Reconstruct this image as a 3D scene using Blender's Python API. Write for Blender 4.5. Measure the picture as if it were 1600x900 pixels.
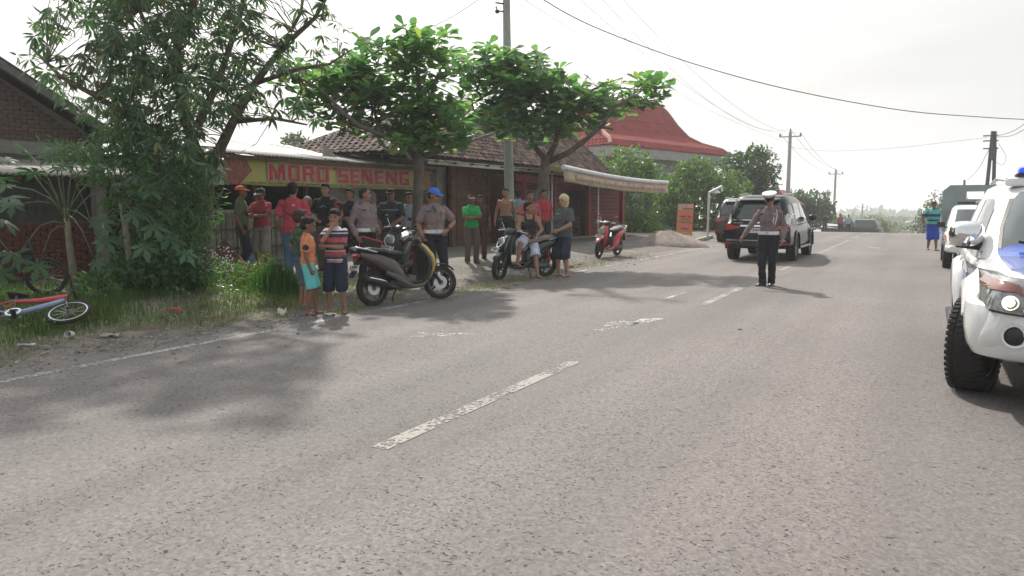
import bpy, bmesh, math, random
import numpy as np
from mathutils import Vector, Matrix, Euler
from mathutils.bvhtree import BVHTree
rnd = random.Random(7)
PI = math.pi
for o in list(bpy.data.objects): bpy.data.objects.remove(o)
scn = bpy.context.scene
COL = scn.collection

# ------------------------------------------------------------------ camera
W0, H0, F0, HZ, VPX, CAMH = 1600.0, 900.0, 1160.0, 320.0, 1451.0, 1.55
pitch = math.atan((450 - HZ) / F0)
yaw = math.atan((VPX - 800) / F0 * math.cos(pitch))
cam = bpy.data.cameras.new('camera'); cam_o = bpy.data.objects.new('camera', cam); COL.objects.link(cam_o)
cam.sensor_width = 36; cam.lens = 36 * F0 / W0; cam.clip_start = .05; cam.clip_end = 6000
cam_o.location = (0, 0, CAMH); cam_o.rotation_euler = (PI / 2 - pitch, 0, yaw)
scn.camera = cam_o
CR = Euler((PI / 2 - pitch, 0, yaw)).to_matrix()
CO = Vector((0, 0, CAMH))
def ray(px, py): return (CR @ Vector((px - 800, 450 - py, -F0))).normalized()

# ------------------------------------------------------------------ light
SUN_EL = math.radians(45); SUN_AZ = math.atan2(-.66, .75)      # clockwise-from-+Y azimuth
sdir = Vector((math.sin(SUN_AZ) * math.cos(SUN_EL), math.cos(SUN_AZ) * math.cos(SUN_EL), math.sin(SUN_EL)))
sl = bpy.data.lights.new('sun', 'SUN'); sl.energy = 3.9; sl.angle = math.radians(1.6); sl.color = (1, .93, .84)
so = bpy.data.objects.new('sun', sl); COL.objects.link(so)
so.rotation_euler = (-sdir).to_track_quat('-Z', 'Y').to_euler()
wd = bpy.data.worlds.new('World'); scn.world = wd; wd.use_nodes = True
nt = wd.node_tree; nt.nodes.clear()
def nd(t, **k):
    n = nt.nodes.new(t)
    for a, b in k.items(): setattr(n, a, b)
    return n
L = nt.links.new
sky = nd('ShaderNodeTexSky', sky_type='NISHITA', sun_disc=False, sun_elevation=SUN_EL, sun_rotation=SUN_AZ, air_density=2.0, dust_density=7.0, ozone_density=1.0)
tc = nd('ShaderNodeTexCoord')
dp = nd('ShaderNodeVectorMath', operation='DOT_PRODUCT'); dp.inputs[1].default_value = sdir; L(tc.outputs['Generated'], dp.inputs[0])
cl = nd('ShaderNodeMath', operation='MAXIMUM'); cl.inputs[1].default_value = 0; L(dp.outputs['Value'], cl.inputs[0])
pw = nd('ShaderNodeMath', operation='POWER'); pw.inputs[1].default_value = 5.0; L(cl.outputs[0], pw.inputs[0])
gl = nd('ShaderNodeMath', operation='MULTIPLY_ADD'); gl.inputs[1].default_value = 11.0; gl.inputs[2].default_value = 6.1; L(pw.outputs[0], gl.inputs[0])
mp = nd('ShaderNodeMapping'); mp.inputs['Scale'].default_value = (1, 1, 4.5); L(tc.outputs['Generated'], mp.inputs[0])
ns = nd('ShaderNodeTexNoise'); ns.inputs['Scale'].default_value = 2.2; ns.inputs['Detail'].default_value = 5; ns.inputs['Roughness'].default_value = .5; L(mp.outputs[0], ns.inputs[0])
nr = nd('ShaderNodeMapRange'); nr.inputs[1].default_value = .35; nr.inputs[2].default_value = .68; nr.inputs[3].default_value = 1.06; nr.inputs[4].default_value = .80; L(ns.outputs[0], nr.inputs[0])
mm = nd('ShaderNodeMath', operation='MULTIPLY'); L(gl.outputs[0], mm.inputs[0]); L(nr.outputs[0], mm.inputs[1])
cc = nd('ShaderNodeVectorMath', operation='SCALE'); cc.inputs[0].default_value = (.985, 1.0, 1.005); L(mm.outputs[0], cc.inputs['Scale'])
mx = nd('ShaderNodeMix', data_type='RGBA'); mx.inputs[0].default_value = .86; L(sky.outputs[0], mx.inputs[6]); L(cc.outputs[0], mx.inputs[7])
bg = nd('ShaderNodeBackground'); bg.inputs['Strength'].default_value = .1; L(mx.outputs[2], bg.inputs[0])
wo = nd('ShaderNodeOutputWorld'); L(bg.outputs[0], wo.inputs[0])
scn.view_settings.view_transform = 'Standard'; scn.view_settings.look = 'None'
scn.view_settings.exposure = 0.42; scn.view_settings.gamma = 1
scn.render.engine = 'CYCLES'
scn.cycles.max_bounces = 6; scn.cycles.diffuse_bounces = 3; scn.cycles.glossy_bounces = 3; scn.cycles.transmission_bounces = 4; scn.cycles.transparent_max_bounces = 8; scn.cycles.volume_bounces = 1

# ------------------------------------------------------------------ terrain height and picking
def smooth(a, b, x):
    t = min(1, max(0, (x - a) / (b - a))); return t * t * (3 - 2 * t)
_PZ = [(-400, 0), (40, 0), (50, -.12), (75, -1.2), (110, -3.5), (153, -8.1), (200, -13), (250, -15.6), (300, -16), (9000, -16)]
def base_z(y):
    for (a, za), (b, zb) in zip(_PZ, _PZ[1:]):
        if y <= b: return za + (zb - za) * smooth(a, b, y) if (a, b) in ((200, 250),) else za + (zb - za) * (y - a) / (b - a)
    return -16
def verge(x): return .18 * smooth(-7.6, -10.2, x) if x < -7.6 else 0
def smooth_desc(x): return smooth(7.6, 10.2, -x)
def gz(x, y): return base_z(y) + .18 * smooth_desc(x)
def gp(px, py):
    """point of the ground seen at a picture position"""
    d = ray(px, py); z = 0
    for _ in range(8):
        t = (z - CAMH) / d.z; p = CO + d * t; z = gz(p.x, p.y)
    return Vector((p.x, p.y, z))
def onX(px, py, X):
    d = ray(px, py); t = X / d.x; return CO + d * t
def onD(px, py, D):
    """at forward distance D"""
    d = ray(px, py); f = Vector((-math.sin(yaw), math.cos(yaw), 0)); return CO + d * (D / d.dot(f))

# ------------------------------------------------------------------ materials
_M = {}
def mat(name, rgb, rough=.6, metal=0, var=.12, scale=6, bump=0, bscale=40, spec=.5, coat=0, island=0, transl=0, emit=None, estr=1, dirt=0, stripes=None):
    if name in _M: return _M[name]
    m = bpy.data.materials.new(name); m.use_nodes = True; t = m.node_tree; t.nodes.clear()
    N = t.nodes.new; K = t.links.new
    out = N('ShaderNodeOutputMaterial'); b = N('ShaderNodeBsdfPrincipled'); K(b.outputs[0], out.inputs[0])
    b.inputs['Roughness'].default_value = rough; b.inputs['Metallic'].default_value = metal
    b.inputs['Specular IOR Level'].default_value = spec; b.inputs['Coat Weight'].default_value = coat; b.inputs['Coat Roughness'].default_value = .05
    tx = N('ShaderNodeTexCoord'); n = N('ShaderNodeTexNoise'); n.inputs['Scale'].default_value = scale; n.inputs['Detail'].default_value = 6; K(tx.outputs['Object'], n.inputs[0])
    mr = N('ShaderNodeMapRange'); mr.inputs[1].default_value = .3; mr.inputs[2].default_value = .7; mr.inputs[3].default_value = 1 - var; mr.inputs[4].default_value = 1 + var; K(n.outputs[0], mr.inputs[0])
    sc = N('ShaderNodeVectorMath'); sc.operation = 'SCALE'; sc.inputs[0].default_value = rgb; K(mr.outputs[0], sc.inputs['Scale'])
    c = sc.outputs[0]
    if stripes:                                             # printed / woven bands of cloth along local z: list of (z, rgb)
        sp = N('ShaderNodeSeparateXYZ'); K(tx.outputs['Object'], sp.inputs[0])
        z0, z1 = stripes[0][0], stripes[-1][0]
        r1 = N('ShaderNodeMapRange'); r1.inputs[1].default_value = z0; r1.inputs[2].default_value = z1; K(sp.outputs[2], r1.inputs[0])
        rp = N('ShaderNodeValToRGB'); rp.color_ramp.interpolation = 'CONSTANT'; K(r1.outputs[0], rp.inputs[0])
        el = rp.color_ramp.elements
        for i, (z, q) in enumerate(stripes[:-1]):
            p = (z - z0) / (z1 - z0)
            e = el[i] if i < 2 else el.new(p)
            e.position = p; e.color = (*q, 1)
        mu = N('ShaderNodeVectorMath'); mu.operation = 'SCALE'; K(rp.outputs[0], mu.inputs[0]); K(mr.outputs[0], mu.inputs['Scale']); c = mu.outputs[0]
    if island:
        g = N('ShaderNodeNewGeometry'); q = N('ShaderNodeMapRange'); q.inputs[3].default_value = 1 - island; q.inputs[4].default_value = 1 + island; K(g.outputs['Random Per Island'], q.inputs[0])
        s2 = N('ShaderNodeVectorMath'); s2.operation = 'SCALE'; K(c, s2.inputs[0]); K(q.outputs[0], s2.inputs['Scale']); c = s2.outputs[0]
    if dirt:
        n2 = N('ShaderNodeTexNoise'); n2.inputs['Scale'].default_value = 1.7; n2.inputs['Detail'].default_value = 8; K(tx.outputs['Object'], n2.inputs[0])
        m2 = N('ShaderNodeMapRange'); m2.inputs[1].default_value = .48; m2.inputs[2].default_value = .7; m2.inputs[3].default_value = 0; m2.inputs[4].default_value = dirt; K(n2.outputs[0], m2.inputs[0])
        mi = N('ShaderNodeMix'); mi.data_type = 'RGBA'; K(m2.outputs[0], mi.inputs[0]); K(c, mi.inputs[6]); mi.inputs[7].default_value = (.16, .12, .085, 1); c = mi.outputs[2]
    K(c, b.inputs['Base Color'])
    if bump:
        n3 = N('ShaderNodeTexNoise'); n3.inputs['Scale'].default_value = bscale; n3.inputs['Detail'].default_value = 4; K(tx.outputs['Object'], n3.inputs[0])
        bp = N('ShaderNodeBump'); bp.inputs['Strength'].default_value = bump; bp.inputs['Distance'].default_value = .02; K(n3.outputs[0], bp.inputs['Height']); K(bp.outputs[0], b.inputs['Normal'])
    if emit: b.inputs['Emission Color'].default_value = (*emit, 1); b.inputs['Emission Strength'].default_value = estr
    if transl:
        tr = N('ShaderNodeBsdfTranslucent'); s3 = N('ShaderNodeVectorMath'); s3.operation = 'MULTIPLY'; K(c, s3.inputs[0]); s3.inputs[1].default_value = (1.35, 1.65, .85); K(s3.outputs[0], tr.inputs[0])
        ms = N('ShaderNodeMixShader'); ms.inputs[0].default_value = transl; K(b.outputs[0], ms.inputs[1]); K(tr.outputs[0], ms.inputs[2]); K(ms.outputs[0], out.inputs[0])
    _M[name] = m; return m
def leafmat(name, c1, c2, c3, transl=.45, rough=.4):
    if name in _M: return _M[name]
    m = mat(name, (1, 1, 1), rough=rough, var=.12, scale=3, transl=transl)
    t = m.node_tree; N = t.nodes.new; K = t.links.new
    sc = [n for n in t.nodes if n.type == 'VECT_MATH' and n.operation == 'SCALE'][0]
    g = N('ShaderNodeNewGeometry'); oi = N('ShaderNodeObjectInfo'); ad = N('ShaderNodeMath'); ad.operation = 'ADD'; K(g.outputs['Random Per Island'], ad.inputs[0]); K(oi.outputs['Random'], ad.inputs[1])
    fr = N('ShaderNodeMath'); fr.operation = 'FRACT'; K(ad.outputs[0], fr.inputs[0])
    rp = N('ShaderNodeValToRGB'); e = rp.color_ramp.elements; e[0].color = (*c1, 1); e[1].color = (*c3, 1); e[1].position = .985
    x = e.new(.5); x.color = (*c2, 1); x = e.new(.9); x.color = (*[a * 1.35 for a in c2], 1)
    K(fr.outputs[0], rp.inputs[0]); K(rp.outputs[0], sc.inputs[0]); return m
def glassmat(name, rgb=(.02, .03, .035), rough=.04):
    return mat(name, rgb, rough=rough, var=.05, spec=.9, coat=.6)

# ------------------------------------------------------------------ mesh builder
class MB:
    def __init__(s): s.v = []; s.f = []
    def add(s, vs, fs):
        k = len(s.v); s.v += [tuple(p) for p in vs]; s.f += [tuple(i + k for i in f) for f in fs]; return s
    def box(s, c, d, rot=None, taper=1):
        x, y, z = d[0] / 2, d[1] / 2, d[2] / 2; P = [Vector((a * x * (taper if e > 0 else 1), b * y * (taper if e > 0 else 1), e * z)) for e in (-1, 1) for a, b in ((-1, -1), (1, -1), (1, 1), (-1, 1))]
        if rot is not None:
            R = rot if isinstance(rot, Matrix) else Euler(rot).to_matrix(); P = [R @ p for p in P]
        return s.add([p + Vector(c) for p in P], [(3, 2, 1, 0), (4, 5, 6, 7), (0, 1, 5, 4), (1, 2, 6, 5), (2, 3, 7, 6), (3, 0, 4, 7)])
    def tube(s, pts, r, n=8, cap=True, flat=1):
        pts = [Vector(p) for p in pts]; m = len(pts); rr = r if hasattr(r, '__len__') else [r] * m
        vs = []; a = None
        for i, p in enumerate(pts):
            t = (pts[min(i + 1, m - 1)] - pts[max(i - 1, 0)])
            t = t.normalized() if t.length > 1e-9 else Vector((0, 0, 1))
            if a is None: a = t.orthogonal().normalized() if abs(t.z) > .95 else t.cross(Vector((0, 0, 1))).normalized()
            a = (a - t * a.dot(t)).normalized(); b = t.cross(a)
            for j in range(n):
                w = 2 * PI * j / n; vs.append(p + a * (math.cos(w) * rr[i]) + b * (math.sin(w) * rr[i] * flat))
        fs = [(i * n + j, i * n + (j + 1) % n, (i + 1) * n + (j + 1) % n, (i + 1) * n + j) for i in range(m - 1) for j in range(n)]
        if cap: fs += [tuple(range(n))[::-1], tuple((m - 1) * n + j for j in range(n))]
        return s.add(vs, fs)
    def cyl(s, a, b, r, n=12, r2=None): return s.tube([a, b], [r, r if r2 is None else r2], n)
    def lathe(s, prof, c=(0, 0, 0), axis='z', n=20, closed=False):
        """prof: list of (radius, height)"""
        vs = []
        for r, h in prof:
            for j in range(n):
                w = 2 * PI * j / n; x, y = r * math.cos(w), r * math.sin(w)
                p = {'z': (x, y, h), 'x': (h, x, y), 'y': (x, h, y)}[axis]; vs.append(Vector(p) + Vector(c))
        m = len(prof); fs = []
        for i in range(m if closed else m - 1):
            k = (i + 1) % m
            fs += [(i * n + j, i * n + (j + 1) % n, k * n + (j + 1) % n, k * n + j) for j in range(n)]
        return s.add(vs, fs)
    def ell(s, c, r, n=12, m=8, R=None):
        vs = [];
        for i in range(m + 1):
            ph = PI * i / m
            for j in range(n):
                w = 2 * PI * j / n; p = Vector((r[0] * math.sin(ph) * math.cos(w), r[1] * math.sin(ph) * math.sin(w), r[2] * math.cos(ph)))
                if R is not None: p = R @ p
                vs.append(p + Vector(c))
        return s.add(vs, [(i * n + j, (i + 1) * n + j, (i + 1) * n + (j + 1) % n, i * n + (j + 1) % n) for i in range(m) for j in range(n)])
    def prism(s, poly, h0, h1, axis='z', c=(0, 0, 0)):
        """polygon (2D) extruded along axis"""
        k = len(poly); vs = []
        for h in (h0, h1):
            for a, b in poly: vs.append(Vector({'z': (a, b, h), 'x': (h, a, b), 'y': (a, h, b)}[axis]) + Vector(c))
        return s.add(vs, [tuple(range(k))[::-1], tuple(range(k, 2 * k))] + [(i, (i + 1) % k, k + (i + 1) % k, k + i) for i in range(k)])
    def loft(s, rings, cap=True, closed=True):
        n = len(rings[0]); vs = [p for r in rings for p in r]; m = len(rings)
        fs = [(i * n + j, i * n + (j + 1) % n, (i + 1) * n + (j + 1) % n, (i + 1) * n + j) for i in range(m - 1) for j in range(n if closed else n - 1)]
        if cap: fs += [tuple(range(n))[::-1], tuple((m - 1) * n + j for j in range(n))]
        return s.add(vs, fs)
    def quad(s, a, b, c, d): return s.add([a, b, c, d], [(0, 1, 2, 3)])
    def build(s, name, m, parent=None, world=False, sm=False, bevel=0, loc=None, sub=0, recalc=True, solid=0):
        me = bpy.data.meshes.new(name)
        vs = s.v
        if world and parent is not None:
            w = wloc(parent); vs = [(p[0] - w.x, p[1] - w.y, p[2] - w.z) for p in vs]
        elif loc is not None: vs = [(p[0] - loc[0], p[1] - loc[1], p[2] - loc[2]) for p in vs]
        me.from_pydata(vs, [], s.f); me.update()
        if recalc or bevel:
            bm = bmesh.new(); bm.from_mesh(me)
            if recalc: bmesh.ops.recalc_face_normals(bm, faces=bm.faces)
            if bevel: bmesh.ops.bevel(bm, geom=[e for e in bm.edges if e.calc_face_angle(0) > .5], offset=bevel, segments=2, affect='EDGES', clamp_overlap=True)
            bm.to_mesh(me); bm.free()
        if m is not None:
            for q in (m if isinstance(m, (list, tuple)) else [m]): me.materials.append(q)
        if sm: shade(me, sm)
        o = bpy.data.objects.new(name, me); COL.objects.link(o)
        if parent is not None: o.parent = parent
        if loc is not None: o.location = loc
        if sub: bake(o, [('SUBSURF', dict(levels=sub, render_levels=sub))])
        if solid: bake(o, [('SOLIDIFY', dict(thickness=solid, offset=0))])
        return o
def shade(me, ang=.7):
    me.polygons.foreach_set('use_smooth', [True] * len(me.polygons))
    if ang is not True and ang < 3: 
        try: me.set_sharp_from_angle(angle=ang)
        except Exception: pass
def wloc(o):
    v = Vector(o.location)
    while o.parent is not None: o = o.parent; v = v + Vector(o.location)
    return v
BAKE = bpy.data.scenes.new('bake')
def evalmesh(o, extra=()):
    """apply the modifiers of o in a scratch scene so that the big scene is not re-evaluated"""
    par = o.parent; o.parent = None
    for q in (o, *extra): BAKE.collection.objects.link(q)
    for q in (o, *extra): COL.objects.unlink(q)
    BAKE.view_layers[0].update(); dg = BAKE.view_layers[0].depsgraph; me = bpy.data.meshes.new_from_object(o.evaluated_get(dg))
    for q in (o, *extra): COL.objects.link(q); BAKE.collection.objects.unlink(q)
    o.parent = par; return me
def bake(o, mods):
    for t, k in mods:
        md = o.modifiers.new(t, t)
        for a, b in k.items(): setattr(md, a, b)
    me = evalmesh(o); o.modifiers.clear(); old = o.data; o.data = me; me.name = old.name
    return o
def tag(o, label=None, cat=None, group=None, kind=None):
    if label: o['label'] = label
    if cat: o['category'] = cat
    if group: o['group'] = group
    if kind: o['kind'] = kind
    return o
def thing(name, label, cat, loc=(0, 0, 0), rz=0, group=None):
    o = bpy.data.objects.new(name, None); COL.objects.link(o); o.location = loc; o.rotation_euler = (0, 0, rz); o.empty_display_size = .2
    return tag(o, label, cat, group)
def struct(name, mb, m, **k):
    o = mb.build(name, m, **k); o['kind'] = 'structure'; return o
def inst(o, name, parent, loc=(0, 0, 0), rot=(0, 0, 0), scale=(1, 1, 1), matl=None):
    """another object sharing the mesh of o (a mesh or an object)"""
    me = o.data if isinstance(o, bpy.types.Object) else o
    c = bpy.data.objects.new(name, me); COL.objects.link(c); c.parent = parent; c.location = loc; c.rotation_euler = rot; c.scale = scale
    return c
def kids(o): return [c for c in bpy.data.objects if c.parent == o]
def copy_tree(o, parent=None, loc=None, rz=None, label=None):
    c = o.copy(); COL.objects.link(c); c.parent = parent
    if loc is not None: c.location = loc
    if rz is not None: c.rotation_euler = (0, 0, rz)
    if label: c['label'] = label
    for k in kids(o): copy_tree(k, c)
    return c
def textmesh(txt, size, ext=.004, offset=0.0, sx=1, shear=0):
    cu = bpy.data.curves.new('t', 'FONT'); cu.body = txt; cu.size = size; cu.extrude = ext; cu.offset = offset; cu.align_x = 'LEFT'; cu.shear = shear; cu.resolution_u = 4
    o = bpy.data.objects.new('t', cu); COL.objects.link(o)
    me = evalmesh(o); bpy.data.objects.remove(o)
    v = [(p.co.x * sx, p.co.y, p.co.z) for p in me.vertices]; f = [tuple(q.vertices) for q in me.polygons]
    return v, f
# palette
M_white = mat('white_paint', (.78, .78, .77), rough=.3, var=.03, coat=.5)
M_steel = mat('steel', (.5, .51, .52), rough=.35, metal=.9, var=.1)
M_chrome = mat('chrome', (.75, .76, .78), rough=.08, metal=1, var=.02)
M_black = mat('black_plastic', (.018, .018, .02), rough=.45, var=.15)
M_rubber = mat('tyre_rubber', (.022, .021, .021), rough=.85, var=.2, bump=.3, bscale=60)
M_concrete = mat('concrete', (.27, .27, .255), rough=.9, var=.18, scale=4, bump=.4, bscale=30, dirt=.4)
M_wood = mat('weathered_wood', (.14, .085, .055), rough=.8, var=.3, scale=9, bump=.3, bscale=50)
M_bark = mat('bark', (.13, .105, .08), rough=.95, var=.35, scale=14, bump=.9, bscale=35)
# ------------------------------------------------------------------ ground sheet
def grid_sheet(name, xs, ys, zf, m, kind='structure', loc=(0, 0, 0)):
    mb = MB(); nx, ny = len(xs), len(ys)
    mb.v = [(x, y, zf(x, y)) for y in ys for x in xs]
    mb.f = [(j * nx + i, j * nx + i + 1, (j + 1) * nx + i + 1, (j + 1) * nx + i) for j in range(ny - 1) for i in range(nx - 1)]
    o = mb.build(name, m, sm=True, recalc=False); o['kind'] = kind; return o
def frange(a, b, s): return list(np.arange(a, b - 1e-6, s)) + [b]

def ground_material():
    m = mat('verge_soil', (.23, .195, .16), rough=.95, var=.25, scale=1.3, bump=.8, bscale=14)
    return m
def asphalt_material():
    m = bpy.data.materials.new('asphalt'); m.use_nodes = True; t = m.node_tree; N = t.nodes.new; K = t.links.new
    b = t.nodes['Principled BSDF']; b.inputs['Roughness'].default_value = .82; b.inputs['Specular IOR Level'].default_value = .35
    tx = N('ShaderNodeTexCoord')
    def noise(scale, detail=4, sx=1, sy=1, rough=.5):
        mp = N('ShaderNodeMapping'); mp.inputs['Scale'].default_value = (sx, sy, 1); K(tx.outputs['Object'], mp.inputs[0])
        n = N('ShaderNodeTexNoise'); n.inputs['Scale'].default_value = scale; n.inputs['Detail'].default_value = detail; n.inputs['Roughness'].default_value = rough; K(mp.outputs[0], n.inputs[0]); return n.outputs[0]
    def rng(s, a, b_, c, d):
        r = N('ShaderNodeMapRange'); r.inputs[1].default_value = a; r.inputs[2].default_value = b_; r.inputs[3].default_value = c; r.inputs[4].default_value = d; K(s, r.inputs[0]); return r.outputs[0]
    def math_(op, a, b_):
        q = N('ShaderNodeMath'); q.operation = op
        for i, s in enumerate((a, b_)):
            if isinstance(s, (int, float)): q.inputs[i].default_value = s
            else: K(s, q.inputs[i])
        return q.outputs[0]
    # long wear streaks along the road + patches
    streak = rng(noise(1.1, 3, 1.0, .05), .35, .65, .86, 1.12)
    patch = rng(noise(.35, 5), .3, .7, .9, 1.1)
    fine = rng(noise(26, 5, rough=.65), .3, .7, .84, 1.16)
    # aggregate stones
    vo = N('ShaderNodeTexVoronoi'); vo.inputs['Scale'].default_value = 62; K(tx.outputs['Object'], vo.inputs[0])
    wn = N('ShaderNodeTexWhiteNoise'); K(vo.outputs['Color'], wn.inputs[0])
    stone = rng(wn.outputs[0], .0, 1, .80, 1.20)
    # scattered dark pits, more along ruts
    v2 = N('ShaderNodeTexVoronoi'); v2.inputs['Scale'].default_value = 34; v2.inputs['Randomness'].default_value = 1
    mp2 = N('ShaderNodeMapping'); mp2.inputs['Rotation'].default_value = (0, 0, .5); mp2.inputs['Scale'].default_value = (.8, 1.25, 1); K(tx.outputs['Object'], mp2.inputs[0])
    ds = N('ShaderNodeTexNoise'); ds.inputs['Scale'].default_value = 9; K(tx.outputs['Object'], ds.inputs[0])
    mxv = N('ShaderNodeMix'); mxv.data_type = 'RGBA'; mxv.blend_type = 'LINEAR_LIGHT'; mxv.inputs[0].default_value = .11; K(mp2.outputs[0], mxv.inputs[6]); K(ds.outputs['Color'], mxv.inputs[7]); K(mxv.outputs[2], v2.inputs[0])
    pit = rng(v2.outputs['Distance'], .13, .33, 1, 0)
    w2 = N('ShaderNodeSeparateColor'); K(v2.outputs['Color'], w2.inputs[0])
    rut = rng(noise(.55, 3, 2.2, .10, .6), .42, .62, .88, .30)
    sel = math_('GREATER_THAN', w2.outputs[0], rut)
    pit = math_('MULTIPLY', pit, sel)
    # pale chips
    chip = math_('MULTIPLY', rng(v2.outputs['Distance'], .06, .16, 1, 0), math_('LESS_THAN', w2.outputs[1], .05))
    val = math_('MULTIPLY', math_('MULTIPLY', streak, patch), math_('MULTIPLY', fine, stone))
    v3 = N('ShaderNodeTexVoronoi'); v3.inputs['Scale'].default_value = 13; K(mxv.outputs[2], v3.inputs[0]); w3 = N('ShaderNodeSeparateColor'); K(v3.outputs['Color'], w3.inputs[0])
    pit = math_('MAXIMUM', pit, math_('MULTIPLY', rng(v3.outputs['Distance'], .08, .2, 1, 0), math_('GREATER_THAN', w3.outputs[0], .93)))
    # tar seams / cracks, long along the road
    val = math_('MULTIPLY', val, math_('SUBTRACT', 1, math_('MULTIPLY', pit, .72)))
    val = math_('ADD', val, math_('MULTIPLY', chip, .6))
    cr = N('ShaderNodeMix'); cr.data_type = 'RGBA'; cr.inputs[6].default_value = (.176, .157, .150, 1); cr.inputs[7].default_value = (.148, .139, .136, 1); K(rng(noise(.22, 4, 1, .4), .35, .65, 0, 1), cr.inputs[0])
    s = N('ShaderNodeVectorMath'); s.operation = 'SCALE'; K(cr.outputs[2], s.inputs[0]); K(val, s.inputs['Scale']); K(s.outputs[0], b.inputs['Base Color'])
    bp = N('ShaderNodeBump'); bp.inputs['Strength'].default_value = .7; bp.inputs['Distance'].default_value = .006
    h = math_('SUBTRACT', math_('MULTIPLY', stone, .6), math_('MULTIPLY', pit, 1.6)); K(h, bp.inputs['Height']); K(bp.outputs[0], b.inputs['Normal'])
    return m
M_road = asphalt_material()
M_soil = ground_material()
xs = sorted(set([-2500, -900, -300, -120, -60, -40, -30, -24] + frange(-20, 4, .5) + [8, 16, 40, 120, 300, 900, 2500]))
ys = sorted(set([-60, -20] + frange(-6, 60, 1.0) + frange(60, 320, 6.0) + [450, 800, 1400, 1900]))
gnoise = random.Random(3)
def gzz(x, y):
    z = gz(x, y) - .02
    if x < -8.2 or x > 3.5: z += .03 * math.sin(x * 2.1 + y * .7) * math.sin(y * 1.7 - x * .4) + .0
    return z
ground = grid_sheet('ground', xs, ys, gzz, M_soil)
M_field = mat('far_field', (.10, .13, .05), rough=.95, var=.3, scale=.02)
# road sheet, ragged left edge
ROADL, ROADR = -7.55, 4.6
xs2 = [ROADL, -7.2, -6, -4, -2, 0, 2, ROADR]
ys2 = frange(-8, 60, .5) + frange(63, 260, 3.0) + [330, 420]
er = random.Random(5)
edge = {}
def redge(y):
    return ROADL + .12 * math.sin(y * 1.3) + .10 * math.sin(y * 3.7 + 1) + .07 * math.sin(y * 8.1) - (.55 * smooth(4, -1, y) if y < 4 else 0) - .9 * smooth(25, 31, y) * smooth(45, 38, y) if y < 60 else ROADL
mb = MB(); nx = len(xs2)
mb.v = [((redge(y) if i == 0 else x), y, base_z(y) + (.004 if i else -.0)) for y in ys2 for i, x in enumerate(xs2)]
mb.f = [(j * nx + i, j * nx + i + 1, (j + 1) * nx + i + 1, (j + 1) * nx + i) for j in range(len(ys2) - 1) for i in range(nx - 1)]
struct('road', mb, M_road, sm=True, recalc=False)
# worn broken shoulder strip of old tarmac and gravel between road and verge
M_shoulder = mat('gravel_shoulder', (.15, .137, .125), rough=.95, var=.3, scale=3.5, bump=1, bscale=26, dirt=.3)
mb = MB(); ysh = frange(-6, 46, .35)
def so_(y): return -8.45 + .3 * math.sin(y * .9 + 2) + .2 * math.sin(y * 2.3) - (1.8 * smooth(13, 16, y) * smooth(28, 24, y)) - 2.6 * smooth(24, 28, y) * smooth(44, 36, y)
rows = 7
for y in ysh:
    a, b_ = so_(y), redge(y) + .12
    for i in range(rows):
        x = a + (b_ - a) * i / (rows - 1); zz = gz(x, y) + .012 * math.sin(x * 9 + y * 5) * (1 if 0 < i < rows - 1 else 0) + (-.004 if i in (rows - 1,) else .0)
        mb.v.append((x, y, zz + (-.012 if i == 0 else 0) - .0015))
mb.f = [(j * rows + i, j * rows + i + 1, (j + 1) * rows + i + 1, (j + 1) * rows + i) for j in range(len(ysh) - 1) for i in range(rows - 1)]
struct('road_shoulder', mb, M_shoulder, sm=True, recalc=False)
# swept concrete-grey forecourt in front of the shops
M_fore = mat('packed_forecourt', (.17, .16, .15), rough=.95, var=.22, scale=1.8, bump=.5, bscale=18, dirt=.4)
grid_sheet('forecourt', frange(-14.6, -8.7, .59), frange(9.5, 35, 1.0), lambda x, y: gz(x, y) + .016 - .05 * max(smooth(11.5, 9.8, y), smooth(-9.4, -8.9, x)), M_fore)
# loose gravel on the shoulder
gr = np.random.RandomState(9); mb = MB()
for _ in range(5200):
    y = gr.uniform(1.5, 22) ; x = redge(y) + gr.normal(-.25, .38)
    if y > 11: x = redge(y) + gr.normal(-.15, .5)
    s = gr.uniform(.006, .022) * (1.6 if gr.rand() < .06 else 1); zz = gz(x, y) + .004; a = gr.uniform(0, 6.28); ca, sa = math.cos(a) * s, math.sin(a) * s
    k0 = len(mb.v); mb.v += [(x + ca, y + sa, zz), (x - sa, y + ca * 1.2, zz), (x - ca * .9, y - sa, zz), (x + sa, y - ca, zz), (x + ca * .1, y + sa * .2, zz + s * gr.uniform(.5, .9))]
    mb.f += [(k0, k0 + 1, k0 + 4), (k0 + 1, k0 + 2, k0 + 4), (k0 + 2, k0 + 3, k0 + 4), (k0 + 3, k0, k0 + 4)]
tag(mb.build('gravel', mat('gravel_stone', (.20, .185, .17), rough=.9, var=.2, island=.5), recalc=False), 'loose grey gravel strewn along the broken road edge', 'gravel', kind='stuff')
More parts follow.
